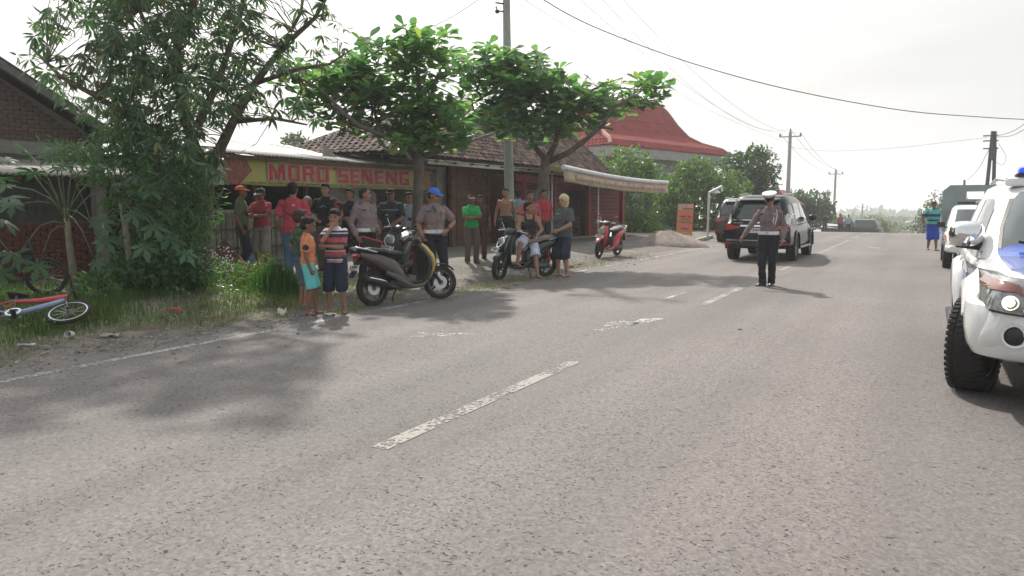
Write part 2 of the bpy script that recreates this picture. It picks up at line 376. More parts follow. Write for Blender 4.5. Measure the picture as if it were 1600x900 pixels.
# markings
def wornpaint(name, rgb, worn):
    m = bpy.data.materials.new(name); m.use_nodes = True; t = m.node_tree; N = t.nodes.new; K = t.links.new; b = t.nodes['Principled BSDF']; b.inputs['Base Color'].default_value = (*rgb, 1); b.inputs['Roughness'].default_value = .8
    tx = N('ShaderNodeTexCoord'); n = N('ShaderNodeTexNoise'); n.inputs['Scale'].default_value = 24; n.inputs['Detail'].default_value = 8; n.inputs['Roughness'].default_value = .7; K(tx.outputs['Object'], n.inputs[0])
    n2 = N('ShaderNodeTexNoise'); n2.inputs['Scale'].default_value = 1.6; n2.inputs['Detail'].default_value = 4; K(tx.outputs['Object'], n2.inputs[0])
    ad = N('ShaderNodeMath'); ad.operation = 'MULTIPLY_ADD'; K(n2.outputs[0], ad.inputs[0]); ad.inputs[1].default_value = .6; K(n.outputs[0], ad.inputs[2])
    r = N('ShaderNodeMapRange'); r.inputs[1].default_value = worn; r.inputs[2].default_value = worn + .09; K(ad.outputs[0], r.inputs[0])
    tr = N('ShaderNodeBsdfTransparent'); ms = N('ShaderNodeMixShader'); K(r.outputs[0], ms.inputs[0]); K(tr.outputs[0], ms.inputs[1]); K(b.outputs[0], ms.inputs[2]); K(ms.outputs[0], t.nodes['Material Output'].inputs[0]); return m
M_line = wornpaint('worn_road_paint', (.30, .285, .27), .72)
M_line2 = wornpaint('faded_edge_paint', (.38, .365, .35), .755)
def strip(mb, pts, w, up=.008):
    P = [Vector((p[0], p[1], 0)) for p in pts]
    k0 = len(mb.v)
    for i, p in enumerate(P):
        t = (P[min(i + 1, len(P) - 1)] - P[max(i - 1, 0)]).normalized(); nrm = Vector((-t.y, t.x, 0)) * w / 2
        for q in (p + nrm, p - nrm): mb.v.append((q.x, q.y, base_z(q.y) + up))
    for i in range(len(P) - 1): mb.f.append((k0 + 2 * i, k0 + 2 * i + 1, k0 + 2 * i + 3, k0 + 2 * i + 2))
CX = -2.98
dashes = []
for (a, b_) in (((607, 705), (911, 567)), ((1105, 478), (1173, 450)), ((1236, 424), (1262, 412)), ((1290, 396), (1332, 376))):
    p, q = gp(*a), gp(*b_); dashes.append((p.y, q.y)); CXs = (p.x, q.x)
y = dashes[0][0] - 8.6
dashes.append((y, y + 3.6))
line_m = thing('lane_marking', 'broken white centre line worn thin along the asphalt', 'road marking', (CX, 6, .004)); line_m['kind'] = 'structure'
for a, b_ in dashes + [(38, 41), (46, 49)]:
    mb = MB(); strip(mb, [(CX, a + (b_ - a) * i / 10) for i in range(11)], .13); o = mb.build('dash', M_line, line_m, world=True, recalc=False); o['kind'] = 'structure'
mb = MB(); strip(mb, [(-7.02 + .02 * math.sin(y), y) for y in frange(-6, 47, .7)], .12); o = mb.build('edge_line', M_line2, recalc=False); o['kind'] = 'structure'
# chalk / spray marks of the accident survey
M_chalk = wornpaint('spray_chalk', (.55, .56, .57), .80)
def marks(lines, w, name, label):
    mb = MB()
    for ln in lines:
        pts = [gp(*p) for p in ln]; out = []
        for i in range(len(pts) - 1):
            for k in range(4): out.append(pts[i].lerp(pts[i + 1], k / 4))
        out.append(pts[-1]); strip(mb, [(p.x, p.y) for p in out], w, up=.0085)
    o = mb.build(name, M_chalk, recalc=False); tag(o, label, 'chalk mark', kind=None)
marks([[(922, 514), (935, 517), (960, 512), (985, 509), (1005, 500), (1036, 499)], [(950, 506), (975, 503), (995, 507), (975, 512)], [(940, 511), (962, 507), (1000, 505)], [(985, 512), (1012, 503), (1026, 500)]], .09, 'chalk_outline', 'white sprayed outline scrawled on the road left of the centre line')
marks([[(640, 523), (648, 521), (675, 522), (700, 523), (722, 522), (748, 524)], [(642, 526), (655, 527), (668, 524)], [(676, 523), (690, 526), (704, 524)]], .07, 'chalk_outline', 'faint pale chalk line nearest the parked brown scooter')
marks([[(1038, 468), (1056, 462), (1072, 457)]], .06, 'chalk_outline', 'short white sprayed stroke between chalk scrawl and traffic officer')
marks([[(1355, 386), (1372, 388), (1386, 391)]], .10, 'chalk_outline', 'faint white mark on the far right lane near the crest')
# road haze box
def haze(d):
    mb = MB(); mb.box((0, 880, 12), (5600, 2200, 60)); o = mb.build('haze', None); o['kind'] = 'stuff'
    m = bpy.data.materials.new('haze'); m.use_nodes = True; t = m.node_tree; t.nodes.clear(); v = t.nodes.new('ShaderNodeVolumePrincipled'); v.inputs['Density'].default_value = d; v.inputs['Color'].default_value = (.93, .96, 1, 1); v.inputs['Anisotropy'].default_value = .3
    ou = t.nodes.new('ShaderNodeOutputMaterial'); t.links.new(v.outputs[0], ou.inputs['Volume']); o.data.materials.append(m); o.display_type = 'WIRE'
# ================================================================== food stall with the big yellow banner
Z0 = .18
def Yat(px, X): return onX(px, 320, X).y
def Zat(px, py, X): return onX(px, py, X).z
M_zinc = mat('zinc_sheet', (.55, .53, .50), rough=.5, metal=.0, var=.22, scale=2.5, dirt=.35, spec=.6)
M_zincold = mat('old_zinc_sheet', (.30, .29, .27), rough=.7, metal=.0, var=.3, scale=2.5, dirt=.6)
M_dark = mat('shade_dark_wall', (.016, .017, .02), rough=.95, var=.3)  # near-black base colour, interior shade of the open shops put into it
M_bamboo = mat('split_bamboo', (.235, .235, .195), rough=.8, var=.3, scale=7, bump=.3)
M_plank = mat('brown_plank', (.125, .068, .045), rough=.8, var=.35, scale=5, bump=.4, bscale=60)
M_red = mat('red_painted_wood', (.30, .035, .04), rough=.6, var=.2)
M_tile = mat('clay_roof_tile', (.092, .058, .046), rough=.9, var=.55, scale=2.2, island=.8)
M_ridge = mat('clay_ridge', (.12, .08, .065), rough=.9, var=.3)

def corr_sheet(w, l, n=10, amp=.022):
    """corrugated sheet: w along x, l along y"""
    mb = MB(); m = n * 4
    for j in range(2):
        for i in range(m + 1): mb.v.append((w * i / m, l * j, amp * math.cos(2 * PI * i / 4)))
    mb.f = [(i, i + 1, m + 2 + i, m + 1 + i) for i in range(m)]
    return mb
def roof_sheets(name, y0, y1, Xe, ze, Xb, zb, m, parent, w=.82, jitter=.02, n=8):
    """sheets along the road (y), sloping from eave Xe,ze to back Xb,zb; each sheet a part"""
    L_ = math.hypot(Xb - Xe, zb - ze); sh = corr_sheet(w + .05, L_, n)
    base = None; y = y0; k = 0; w0 = wloc(parent)
    ang = math.atan2(zb - ze, -(Xb - Xe))
    while y < y1 - .05:
        if base is None:
            base = sh.build(name, m, parent, sm=True, recalc=False, solid=.006); o = base
        else: o = inst(base, name, parent)
        # local x -> world +y ; local y -> towards back (-x) rising
        R = Matrix(((0, -math.cos(ang), math.sin(ang)), (1, 0, 0), (0, math.sin(ang), math.cos(ang)))).to_4x4()
        T = Matrix.Translation(Vector((Xe + rnd.uniform(-jitter, jitter), y, ze + (.007 if k % 2 else 0) + rnd.uniform(-.004, .004))) - w0)
        o.matrix_local = T @ R; y += w; k += 1

XS = -14.3
ys0, ys1 = Yat(300, XS), Yat(706, XS)
stall = thing('food_stall', 'open food stall with yellow and red banner under a pale corrugated roof', 'building', (XS, (ys0 + ys1) / 2, Z0))
# posts
MBp = None
for i in range(7):
    y = ys0 + .1 + (ys1 - ys0 - .2) * i / 6
    mb = MB(); mb.box((XS, y, Z0 + 1.18), (.09, .09, 2.36)); mb.build('post', M_wood, stall, world=True)
# bamboo fence panel: slats picked apart
yf0, yf1 = ys0, Yat(455, XS)
mb = MB(); mb.box((0, 0, .61), (.018, .088, 1.20)); sl0 = None; y = yf0
while y < Yat(560, XS):
    hgt = rnd.uniform(.97, 1.02)
    if sl0 is None: o = sl0 = mb.build('fence_slat', M_bamboo, stall)
    else: o = inst(sl0, 'fence_slat', stall)
    o.location = Vector((XS + .07 + rnd.uniform(-.006, .006), y, Z0)) - wloc(stall); o.rotation_euler = (rnd.uniform(-.012, .012), 0, 0); o.scale = (1, 1, hgt); y += .107
for z in (.35, .80, 1.22):
    mb = MB(); mb.box((XS + .10, (ys0 + Yat(560, XS)) / 2, Z0 + z), (.04, Yat(560, XS) - ys0, .05 if z < 1.2 else .07)); mb.build('fence_rail', M_wood if z < 1.2 else M_bamboo, stall, world=True)
# thin dark iron uprights in front of the slats
y = yf0 + .2; b0 = None
while y < Yat(540, XS):
    mb = MB(); mb.cyl((0, 0, 0), (0, 0, 1.12), .011, 6)
    if b0 is None: o = b0 = mb.build('fence_rod', M_black, stall)
    else: o = inst(b0, 'fence_rod', stall)
    o.location = Vector((XS + .135, y, Z0 + .06)) - wloc(stall); y += .30
# slanted corrugated shutter behind the right half
mb = MB(); ya, yb = Yat(470, XS - .25), Yat(612, XS - .25)
npl = 13
for i in range(npl):
    pass
sp0 = None
for i in range(16):
    mb = MB(); mb.box((0, 0, 0), (.03, 2.6, .13))
    if sp0 is None: o = sp0 = mb.build('shutter_board', M_zincold, stall)
    else: o = inst(sp0, 'shutter_board', stall)
    o.location = Vector((XS - .2 - .012 * (i % 2), (ya + yb) / 2 + .0, Z0 + .12 + i * .145)) - wloc(stall); o.rotation_euler = (-.55, 0, 0)
# back wall, side walls, floor slab, counter
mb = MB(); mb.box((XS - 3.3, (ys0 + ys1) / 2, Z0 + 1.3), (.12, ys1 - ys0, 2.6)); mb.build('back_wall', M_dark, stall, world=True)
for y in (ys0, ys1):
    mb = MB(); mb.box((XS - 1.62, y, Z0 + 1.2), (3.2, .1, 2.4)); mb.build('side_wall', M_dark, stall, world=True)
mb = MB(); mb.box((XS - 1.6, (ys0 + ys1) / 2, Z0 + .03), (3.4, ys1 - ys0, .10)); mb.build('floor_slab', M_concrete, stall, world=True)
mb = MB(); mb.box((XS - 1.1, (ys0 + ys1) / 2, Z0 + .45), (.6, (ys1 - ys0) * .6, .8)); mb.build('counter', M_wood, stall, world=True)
# roof
XE = XS + .62; ze = Zat(500, 249, XE); yr0, yr1 = Yat(300, XE), Yat(700, XE)
roof_sheets('roof_sheet', yr0, yr1, XE, ze, XS - 3.3, ze + .66, M_zinc, stall)
mb = MB(); mb.box((XE - .12, (yr0 + yr1) / 2, ze - .07), (.06, yr1 - yr0, .09)); mb.build('eave_beam', M_wood, stall, world=True)
for i in range(9):
    y = yr0 + .4 + (yr1 - yr0 - .8) * i / 8; a = Vector((XE - .1, y, ze - .06)); b_ = Vector((XS - 3.2, y, ze + .56)); mb = MB(); mb.tube([a, b_], .035, 4); mb.build('rafter', M_wood, stall, world=True)
# banner
XB = XS + .40
def ban(px, py): p = onX(px, py, XB); return p
zb1 = Zat(500, 256, XB) + .02; zb0 = Zat(500, 292.5, XB)
yb0, yb1 = Yat(352, XB), Yat(708, XB)
def fabric_mat():
    m = mat('banner_print', (.50, .46, .15), rough=.55, var=.10, scale=1.2, transl=.15); return m
M_ban = fabric_mat()
bn = thing('banner', 'long yellow vinyl banner with the red words MORO SENENG under the roof edge', 'banner', (XB, (yb0 + yb1) / 2, zb0))
mb = MB(); nseg = 60; HB = zb1 - zb0
for i in range(nseg + 1):
    y = yb0 + (yb1 - yb0) * i / nseg
    for j in range(7):
        s = j / 6; mb.v.append((XB + .018 * math.sin(i * .9) * (1 - s) + .012 * math.sin(i * .37 + s * 3), y, zb0 + HB * s + .012 * math.sin(i * .5) * (1 - s)))
mb.f = [(i * 7 + j, (i + 1) * 7 + j, (i + 1) * 7 + j + 1, i * 7 + j + 1) for i in range(nseg) for j in range(6)]
mb.build('banner_sheet', M_ban, bn, world=True, sm=True, solid=.003)
M_bred = mat('banner_red_ink', (.42, .018, .04), rough=.5, var=.06)
M_bpale = mat('banner_pale_ink', (.46, .36, .28), rough=.5, var=.06)
M_bgreen = mat('banner_green_ink', (.09, .18, .05), rough=.5, var=.06)
T_ = .27
def _r(a, b, c, d): return [(a, b), (c, b), (c, d), (a, d)]
GLYPH = {
 'M': [_r(0, 0, .22, 1), _r(.78, 0, 1, 1), [(.22, 1), (.22, .60), (.5, .02), (.5, .48)], [(.78, 1), (.5, .48), (.5, .02), (.78, .60)]],
 'O': [[(0, .10), (.06, 0), (.30, 0), (.30, 1), (.06, 1), (0, .90)], [(.70, 0), (.94, 0), (1, .10), (1, .90), (.94, 1), (.70, 1)], _r(.30, 0, .70, .17), _r(.30, .83, .70, 1)],
 'R': [_r(0, 0, .30, 1), _r(.30, .83, .70, 1), _r(.30, .42, .70, .58), [(.70, .42), (.90, .42), (1, .52), (1, .92), (.94, 1), (.70, 1)], [(.52, .42), (.74, 0), (1, 0), (.82, .42)]],
 'S': [_r(0, 0, 1, .20), _r(.70, .20, 1, .40), _r(0, .40, 1, .60), _r(0, .60, .30, .80), _r(0, .80, 1, 1)],
 'E': [_r(0, 0, .33, 1), _r(.33, 0, 1, .19), _r(.33, .41, .90, .59), _r(.33, .81, 1, 1)],
 'N': [_r(0, 0, .25, 1), _r(.75, 0, 1, 1), [(.25, 1), (.25, .58), (.75, 0), (.75, .42)]],
 'G': [_r(0, 0, .30, 1), _r(.30, .82, 1, 1), _r(.30, 0, .72, .18), _r(.72, 0, 1, .50), _r(.52, .34, .72, .50)],
}
def banner_letter(ch, pa, pb, zt, zb):
    Y0, Y1 = Yat(pa, XB), Yat(pb, XB)
    P = lambda x, y, o: (XB + .036 + o, Y0 + x * (Y1 - Y0), zb + y * (zt - zb))
    mb = MB(); k = 0
    for poly in GLYPH[ch]:                      # pale outline, slightly larger, each piece a hair deeper
        cx, cy = sum(p[0] for p in poly) / len(poly), sum(p[1] for p in poly) / len(poly); k += 1
        mb.add([P(x + (.09 if x > cx else -.09), y + (.05 if y > cy else -.05), -.004 - .0006 * k) for x, y in poly], [tuple(range(len(poly)))])
    mb.build('letter_outline', M_bpale, bn, world=True, recalc=False)
    mb = MB()
    for poly in GLYPH[ch]: mb.add([P(x, y, 0) for x, y in poly], [tuple(range(len(poly)))])
    mb.build('letter', M_bred, bn, world=True, recalc=False)
zt_, zb_l = Zat(433, 256.6, XB), Zat(540, 286.3, XB)
for ch, pa, pb in (('M', 420.8, 446), ('O', 450.5, 468.5), ('R', 472.5, 491), ('O', 495, 513.5), ('S', 528, 544), ('E', 547, 561), ('N', 564, 581), ('E', 585, 599), ('N', 602, 620), ('G', 623, 638.5)):
    banner_letter(ch, pa, pb, zt_ if ch else 0, zb_l)
# small print too faint to read: rows of little printed strokes
def small_print(z, y0, y1, m, hgt, name):
    mb = MB(); y = y0; r = random.Random(4)
    while y < y1:
        w = r.uniform(.03, .06)
        if r.random() > .16: mb.quad((XB + .033, y, z), (XB + .033, y + w, z), (XB + .033, y + w, z + hgt * r.uniform(.7, 1)), (XB + .033, y, z + hgt * r.uniform(.7, 1)))
        y += w + .022
    mb.build(name, m, bn, world=True, recalc=False)['kind'] = 'stuff'
small_print(zb0 + .045, Yat(386, XB), Yat(655, XB), M_bgreen, .045, 'small_print')
small_print(zb1 - .16, Yat(492, XB), Yat(575, XB), M_bred, .075, 'small_print')
# food photographs printed on both ends: plate, noodles (plain shapes)
def poly_on_banner(pts, m, name, off=.002):
    mb = MB(); mb.v = [(XB + .034 + off, y, z) for y, z in pts]; mb.f = [tuple(range(len(pts)))]; mb.build(name, m, bn, world=True, recalc=False)
M_food1 = mat('printed_food_red', (.24, .07, .05), rough=.5, var=.5, scale=14)
M_food2 = mat('printed_food_mixed', (.27, .24, .18), rough=.5, var=.7, scale=11)
M_plate = mat('printed_plate', (.40, .44, .42), rough=.5, var=.1)
ya = Yat(352, XB); poly_on_banner([(ya, zb0 + .01), (Yat(374, XB), zb0 + .01), (Yat(394, XB), zb0 + HB * .55), (Yat(385, XB), zb1 - .02), (ya, zb1 - .02)], M_food1, 'printed_picture')
ya = Yat(662, XB); poly_on_banner([(ya, zb0 + HB * .5), (Yat(671, XB), zb0 + .01), (yb1 - .02, zb0 + .01), (yb1 - .02, zb1 - .02), (Yat(671, XB), zb1 - .02)], M_food2, 'printed_picture')
poly_on_banner([(ya - .16, zb0 + HB * .5), (Yat(671, XB) - .1, zb0 + .01), (Yat(671, XB), zb0 + .01), (ya, zb0 + HB * .5), (Yat(671, XB), zb1 - .02), (Yat(671, XB) - .1, zb1 - .02)], mat('banner_orange_ink', (.5, .22, .06), rough=.5), 'printed_chevron', .004)
# second pale banner at far left with a round plate
sb = thing('banner', 'pale banner with a round plate picture at the left end of the yellow banner', 'banner', (XB, Yat(330, XB), zb0))
y0_, y1_ = Yat(322, XB), Yat(351, XB)
mb = MB(); mb.box((XB + .01, (y0_ + y1_) / 2, zb0 + .24), (.006, y1_ - y0_, .5)); mb.build('banner_sheet', M_plate, sb, world=True)
for r_, m_, o_ in ((.17, mat('printed_plate_rim', (.5, .5, .47), rough=.4), .016), (.12, mat('printed_noodles', (.33, .2, .07), rough=.5, var=.5, scale=20), .019)):
    mb = MB(); mb.v = [(XB + o_, (y0_ + y1_) / 2 + r_ * 1.3 * math.cos(2 * PI * k / 24), zb0 + .22 + r_ * math.sin(2 * PI * k / 24)) for k in range(24)]; mb.f = [tuple(range(24))]; mb.build('printed_plate', m_, sb, world=True, recalc=False)
# lamp shade (green enamel) on the roof edge
lp = thing('enamel_lamp', 'small green enamel lamp shade standing up on the stall roof edge', 'lamp', onX(597, 256, XE + .03))
mb = MB(); mb.lathe([(.20, 0), (.17, .05), (.06, .12), (.03, .14), (.03, .26)], n=16); mb.build('lamp_shade', mat('green_enamel', (.10, .20, .14), rough=.4), lp, sm=True)
mb = MB(); mb.cyl((0, 0, .24), (-.25, 0, .30), .012, 6); mb.build('arm', M_steel, lp)
# gutter piece right end
# ================================================================== old wooden shop with clay tiled roof
XW = -13.5
yw0, yw1 = Yat(704, XW), Yat(808, XW)
shop = thing('wooden_shop', 'brown plank shop front with weathered clay tile roof behind the trees', 'building', (XW, (yw0 + yw1) / 2, Z0))
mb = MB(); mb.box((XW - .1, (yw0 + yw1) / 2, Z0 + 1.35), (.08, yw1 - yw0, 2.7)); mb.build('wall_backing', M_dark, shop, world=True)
p0 = None; y = yw0 + .08; i = 0
while y < yw1:
    w = .17
    if p0 is None: mb = MB(); mb.box((0, 0, 1.02), (.03, .155, 2.04)); o = p0 = mb.build('plank', M_plank, shop, bevel=.004)
    else: o = inst(p0, 'plank', shop)
    o.location = Vector((XW + rnd.uniform(-.012, .012), y, Z0 + rnd.uniform(-.0, .02))) - wloc(shop); y += w; i += 1
y = yw0 + .3; p1 = None
for k in range(4):
    mb = MB(); mb.box((XW + .01, (yw0 + yw1) / 2, Z0 + 2.13 + k * .15), (.03, yw1 - yw0, .14)); mb.build('plank', M_plank, shop, world=True)
for y in (yw0 - .02, (yw0 + yw1) / 2, yw1 + .02):
    mb = MB(); mb.box((XW + .04, y, Z0 + 1.3), (.12, .12, 2.6)); mb.build('post', M_plank, shop, world=True)
# canopy of thin sheet along the front
XC = -12.3; zc = Zat(770, 259, XC); yc0, yc1 = Yat(672, XC), Yat(884, XC)
can = thing('front_canopy', 'long thin pale sheet canopy running along the wooden shop and the red shop', 'canopy', (XC, (yc0 + yc1) / 2, zc))
roof_sheets('roof_sheet', yc0, yc1, XC, zc, XW - .2, zc + .10, M_zincold, can, w=.8, jitter=.05)
mb = MB(); mb.box((XC - .05, (yc0 + yc1) / 2, zc - .06), (.05, yc1 - yc0, .08)); mb.build('fascia', mat('pale_board', (.42, .40, .36), rough=.8, dirt=.5), can, world=True)
for px in (860, 935):
    pass
for k in range(10):
    y = yc0 + .3 + (yc1 - yc0 - .6) * k / 9; mb = MB(); mb.box(((XC + XW) / 2, y, zc - .02), (abs(XW - XC) + .2, .05, .07)); mb.build('joist', M_wood, can, world=True)
# tiled hip roof: eave line to ridge, real tiles as stuff
def tile_roof(name, parent, A, B, C, D, m, tw=.25, tl=.28, seed=1, amp=.035, kind='stuff'):
    """A,B eave ends; D,C ridge ends (above A, B). interlocking curved tiles, overlapping courses"""
    A, B, C, D = map(Vector, (A, B, C, D)); r = random.Random(seed); mb = MB()
    nrm = (B - A).cross(D - A).normalized()
    if nrm.z < 0: nrm = -nrm
    nr = max(2, int(((D - A).length + (C - B).length) / 2 / tl))
    um = (B - A).normalized()
    for i in range(nr):
        s0, s1 = i / nr, (i + 1.35) / nr
        P0, P1 = A.lerp(D, s0), B.lerp(C, s0); Q0, Q1 = A.lerp(D, min(1, s1)), B.lerp(C, min(1, s1)); n_ = max(1, int(round((P1 - P0).length / tw)))
        up = (Q0 - P0); up = up - um * up.dot(um)
        for j in range(n_):
            b0 = P0.lerp(P1, j / n_) ; wv = (P1 - P0) / n_; lift = nrm * (.035 + r.uniform(-.006, .012)); sk = um * r.uniform(-.012, .012)
            row = []
            for e, q in ((0, b0 + lift + sk), (1, b0 + up + nrm * .004 + sk)):
                for t_, h_ in ((0, -.3), (.3, .25), (.55, 1), (.8, .55), (1, -.3)): row.append(q + wv * t_ + nrm * (amp * h_))
            mb.add(row, [(k, k + 1, 6 + k, 5 + k) for k in range(4)])
    o = mb.build(name, m, parent, world=True, recalc=False); 
    if kind: o['kind'] = kind
    return o
# front slope seen between the trees
XT = -13.0; yt0, yt1 = Yat(606, XT), Yat(951, XT); zt = Zat(800, 256, XT)
XR = -15.3; zr = 5.1
rA, rB = Vector((XT, yt0, zt)), Vector((XT, yt1, zt)); yrl, yrr = yt0 + 5.0, yt1 - .0
rD, rC = Vector((XR, yrl, zr)), Vector((XR, yrr, zr))
tile_roof('roof_tiles', shop, rA, rB, rC, rD, M_tile, seed=2)
XBk = 2 * XR - XT
rE, rF = Vector((XBk, yt0, zt)), Vector((XBk, yt1, zt))
tile_roof('roof_tiles', shop, rB, rF, rC, rC, M_tile, seed=3); tile_roof('roof_tiles', shop, rE, rA, rD, rD, M_tile, seed=5)
mb = MB(); mb.quad(rA, rB, rC, rD); mb.add([rB, rF, rC], [(0, 1, 2)]); mb.add([rE, rA, rD], [(0, 1, 2)]); mb.quad(rF, rE, rD, rC); 
mb.v = [(a, b_, c - .05) for a, b_, c in mb.v]; mb.build('roof_deck', M_dark, shop, world=True)
for a, b_ in ((rC, rD), (rA, rD), (rB, rC)):
    mb = MB(); n_ = int((b_ - a).length / .33)
    for k in range(n_):
        p, q = a.lerp(b_, k / n_), a.lerp(b_, (k + 1.15) / n_); mb.tube([p + Vector((0, 0, .06)), q + Vector((0, 0, .085))], [.10, .085], 6)
    mb.build('ridge_cap', M_ridge, shop, world=True)['kind'] = 'stuff'
mb = MB(); mb.prism([(XT - .7, 0), (XT - .7, zt + .35), (XR, zr - .3), (XBk + .7, zt + .35), (XBk + .7, 0)], Yat(712, XT), yt1 - .5, axis='y'); mb.build('house_body', M_concrete, shop, world=True)
# ================================================================== red-framed shop
XRd = -12.5
yd0, yd1 = Yat(806, XRd), Yat(975, XRd)
rs = thing('red_shop', 'open shop with red painted posts and dark interior behind the parked red scooter', 'building', (XRd, (yd0 + yd1) / 2, Z0))
for px, w in ((818, .13), (866, .24), (919, .17), (972, .22)):
    y = Yat(px, XRd); mb = MB(); mb.box((XRd, y, Z0 + 1.22), (.16, w, 2.44)); mb.build('post', M_red, rs, world=True, bevel=.006)
mb = MB(); mb.box((XRd - .02, (yd0 + yd1) / 2, Z0 + 2.30), (.1, yd1 - yd0, .22)); mb.build('lintel', M_red, rs, world=True)
mb = MB(); mb.box((XRd - .35, (yd0 + yd1) / 2, Z0 + 2.05), (.08, yd1 - yd0, .28)); mb.build('fascia_board', mat('maroon_board', (.16, .03, .03), rough=.7), rs, world=True)
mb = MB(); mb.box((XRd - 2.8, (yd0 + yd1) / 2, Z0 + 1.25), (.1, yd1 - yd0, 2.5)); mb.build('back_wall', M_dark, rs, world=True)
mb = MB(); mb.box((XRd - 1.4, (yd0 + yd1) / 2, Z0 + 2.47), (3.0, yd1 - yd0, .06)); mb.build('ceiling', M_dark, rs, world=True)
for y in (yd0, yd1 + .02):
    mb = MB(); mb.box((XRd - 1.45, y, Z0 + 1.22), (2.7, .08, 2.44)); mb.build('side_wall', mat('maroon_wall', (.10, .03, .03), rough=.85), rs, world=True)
# low maroon panel of boards right bay
ya, yb = Yat(921, XRd), Yat(970, XRd)
for k in range(12):
    mb = MB(); mb.box((XRd - .05, (ya + yb) / 2, Z0 + .09 + k * .165), (.03, yb - ya - .2, .15)); mb.build('board', mat('maroon_board', (.16, .03, .03)), rs, world=True)
mb = MB(); mb.box((XRd - 1.3, (yd0 + yd1) / 2, Z0 + .02), (2.8, yd1 - yd0, .10)); mb.build('floor_slab', M_concrete, rs, world=True)
# chair inside
def wooden_stool(loc, label):
    t = thing('wooden_chair', label, 'chair', loc, .4)
    mb = MB(); mb.box((0, 0, .44), (.42, .40, .035)); mb.build('seat', M_wood, t)
    for a in (-.18, .18):
        for b_ in (-.17, .17):
            h = .43 if b_ < 0 else .85; mb = MB(); mb.box((a, b_, h / 2), (.035, .035, h)); mb.build('leg', M_wood, t)
    mb = MB(); mb.box((0, .17, .78), (.36, .02, .12)); mb.box((0, .17, .6), (.36, .02, .06)); mb.build('backrest', M_wood, t)
p = onX(898, 366, -12.2); wooden_stool((p.x, p.y, Z0 + .07), 'small brown wooden chair inside the red shop doorway')
# awning: rolled pale tube, cloth sloping valance
pa = onX(880, 262, -10.6); pb = onX(1043, 286, -10.2)
aw = thing('rolled_awning', 'cream awning cloth with a white roller tube stretched out from the red shop', 'awning', pa.lerp(pb, .5))
w0 = wloc(aw)
mb = MB(); n = 16; mb.tube([pa + (pb - pa) * (k / n) + Vector((0, 0, -.10 * math.sin(PI * k / n) + .02)) for k in range(n + 1)], .085, 10); mb.build('roller_tube', mat('pale_tube', (.62, .64, .66), rough=.4, var=.1, dirt=.2), aw, world=True, sm=.8)
mb = MB()
for k in range(25):
    s = k / 24; p = pa.lerp(pb, s) + Vector((0, 0, -.10 * math.sin(PI * s)))
    for j, (dx, dz) in enumerate(((0, -.05), (.015, -.17), (.035 + .008 * math.sin(k * 1.7), -.31), (.05 + .01 * math.sin(k * 1.1), -.45 + .012 * math.sin(k * .9)))): mb.v.append((p.x + dx, p.y, p.z + dz))
mb.f = [(k * 4 + j, (k + 1) * 4 + j, (k + 1) * 4 + j + 1, k * 4 + j + 1) for k in range(24) for j in range(3)]
mb.build('valance', mat('cream_awning_cloth', (.52, .46, .32), rough=.8, var=.12, scale=2, transl=.2, dirt=.25), aw, world=True, sm=True, solid=.004)
mb = MB()
for k in range(2, 24):
    s = k / 24; p = pa.lerp(pb, s) + Vector((0, 0, -.10 * math.sin(PI * s)))
    for dx, dz in ((.04, -.12), (.058, -.33)): mb.v.append((p.x + dx, p.y, p.z + dz))
mb.f = [(2 * k, 2 * k + 2, 2 * k + 3, 2 * k + 1) for k in range(21)]
mb.build('valance_stripe', mat('faded_pink_print', (.44, .31, .25), rough=.8, var=.35, scale=5), aw, world=True, sm=True, solid=.003)
# awning roof cloth back to the shop
mb = MB(); 
for k in range(17):
    s = k / 16; p = pa.lerp(pb, s) + Vector((0, 0, -.10 * math.sin(PI * s) + .05)); q = Vector((-12.4, p.y + .1, 2.82))
    for j in range(5): 
        u = j / 4; r_ = p.lerp(q, u); mb.v.append((r_.x, r_.y, r_.z - .05 * math.sin(PI * u)))
mb.f = [(k * 5 + j, (k + 1) * 5 + j, (k + 1) * 5 + j + 1, k * 5 + j + 1) for k in range(16) for j in range(4)]
mb.build('awning_cloth', mat('cream_awning_cloth', (.5, .4, .3)), aw, world=True, sm=True, solid=.004)
for px, X in ((857, -11.6), (862.5, -11.4), (935, -10.7)):
    p = onX(px, 300, X); mb = MB(); mb.cyl((X, p.y, gz(X, p.y)), (X, p.y, 2.66), .032, 8); mb.build('support_pole', mat('galvanised_pole', (.42, .44, .46), rough=.4, metal=.4), aw, world=True, sm=.8)

# ================================================================== brick gable house, far left
XG = -16.6
def brick_mat():
    return mat('grey_brown_brick', (.13, .085, .072), rough=.95, var=.3, scale=8, bump=.4)
M_brick = brick_mat(); M_mortar = mat('mortar', (.20, .19, .18), rough=.95, var=.2)
apex = Vector((XG, Yat(-70, XG), 0)); zap = Zat(-70, 62, XG)
eR = (Yat(165, XG), Zat(165, 218, XG))
yl = 2 * apex.y - eR[0]
gh = thing('brick_house', 'brick gable house with dark sloping roof edge behind the mango tree', 'building', (XG, apex.y, 0))
mb = MB(); poly = [(yl, 0.1), (eR[0], 0.1), (eR[0], eR[1] - .05), (apex.y, zap - .05), (yl, eR[1] - .05)]
mb.prism(poly, XG - 9, XG - .012, axis='x'); mb.build('wall', M_mortar, gh, world=True)
zb_ = Zat(60, 223, XG); zbb = Zat(60, 250, XG)
mb = MB(); mb.box((XG + .0, (yl + eR[0]) / 2, (zb_ + zbb) / 2), (.10, eR[0] - yl - .01, zb_ - zbb)); mb.build('ring_beam', M_concrete, gh, world=True)
bk = None; cnt = 0; row = 0; z = zb_ + .05; stuff = MB()
bw, bh = .23, .062
yvis0, yvis1 = Yat(-12, XG), Yat(150, XG)
rb = random.Random(8)
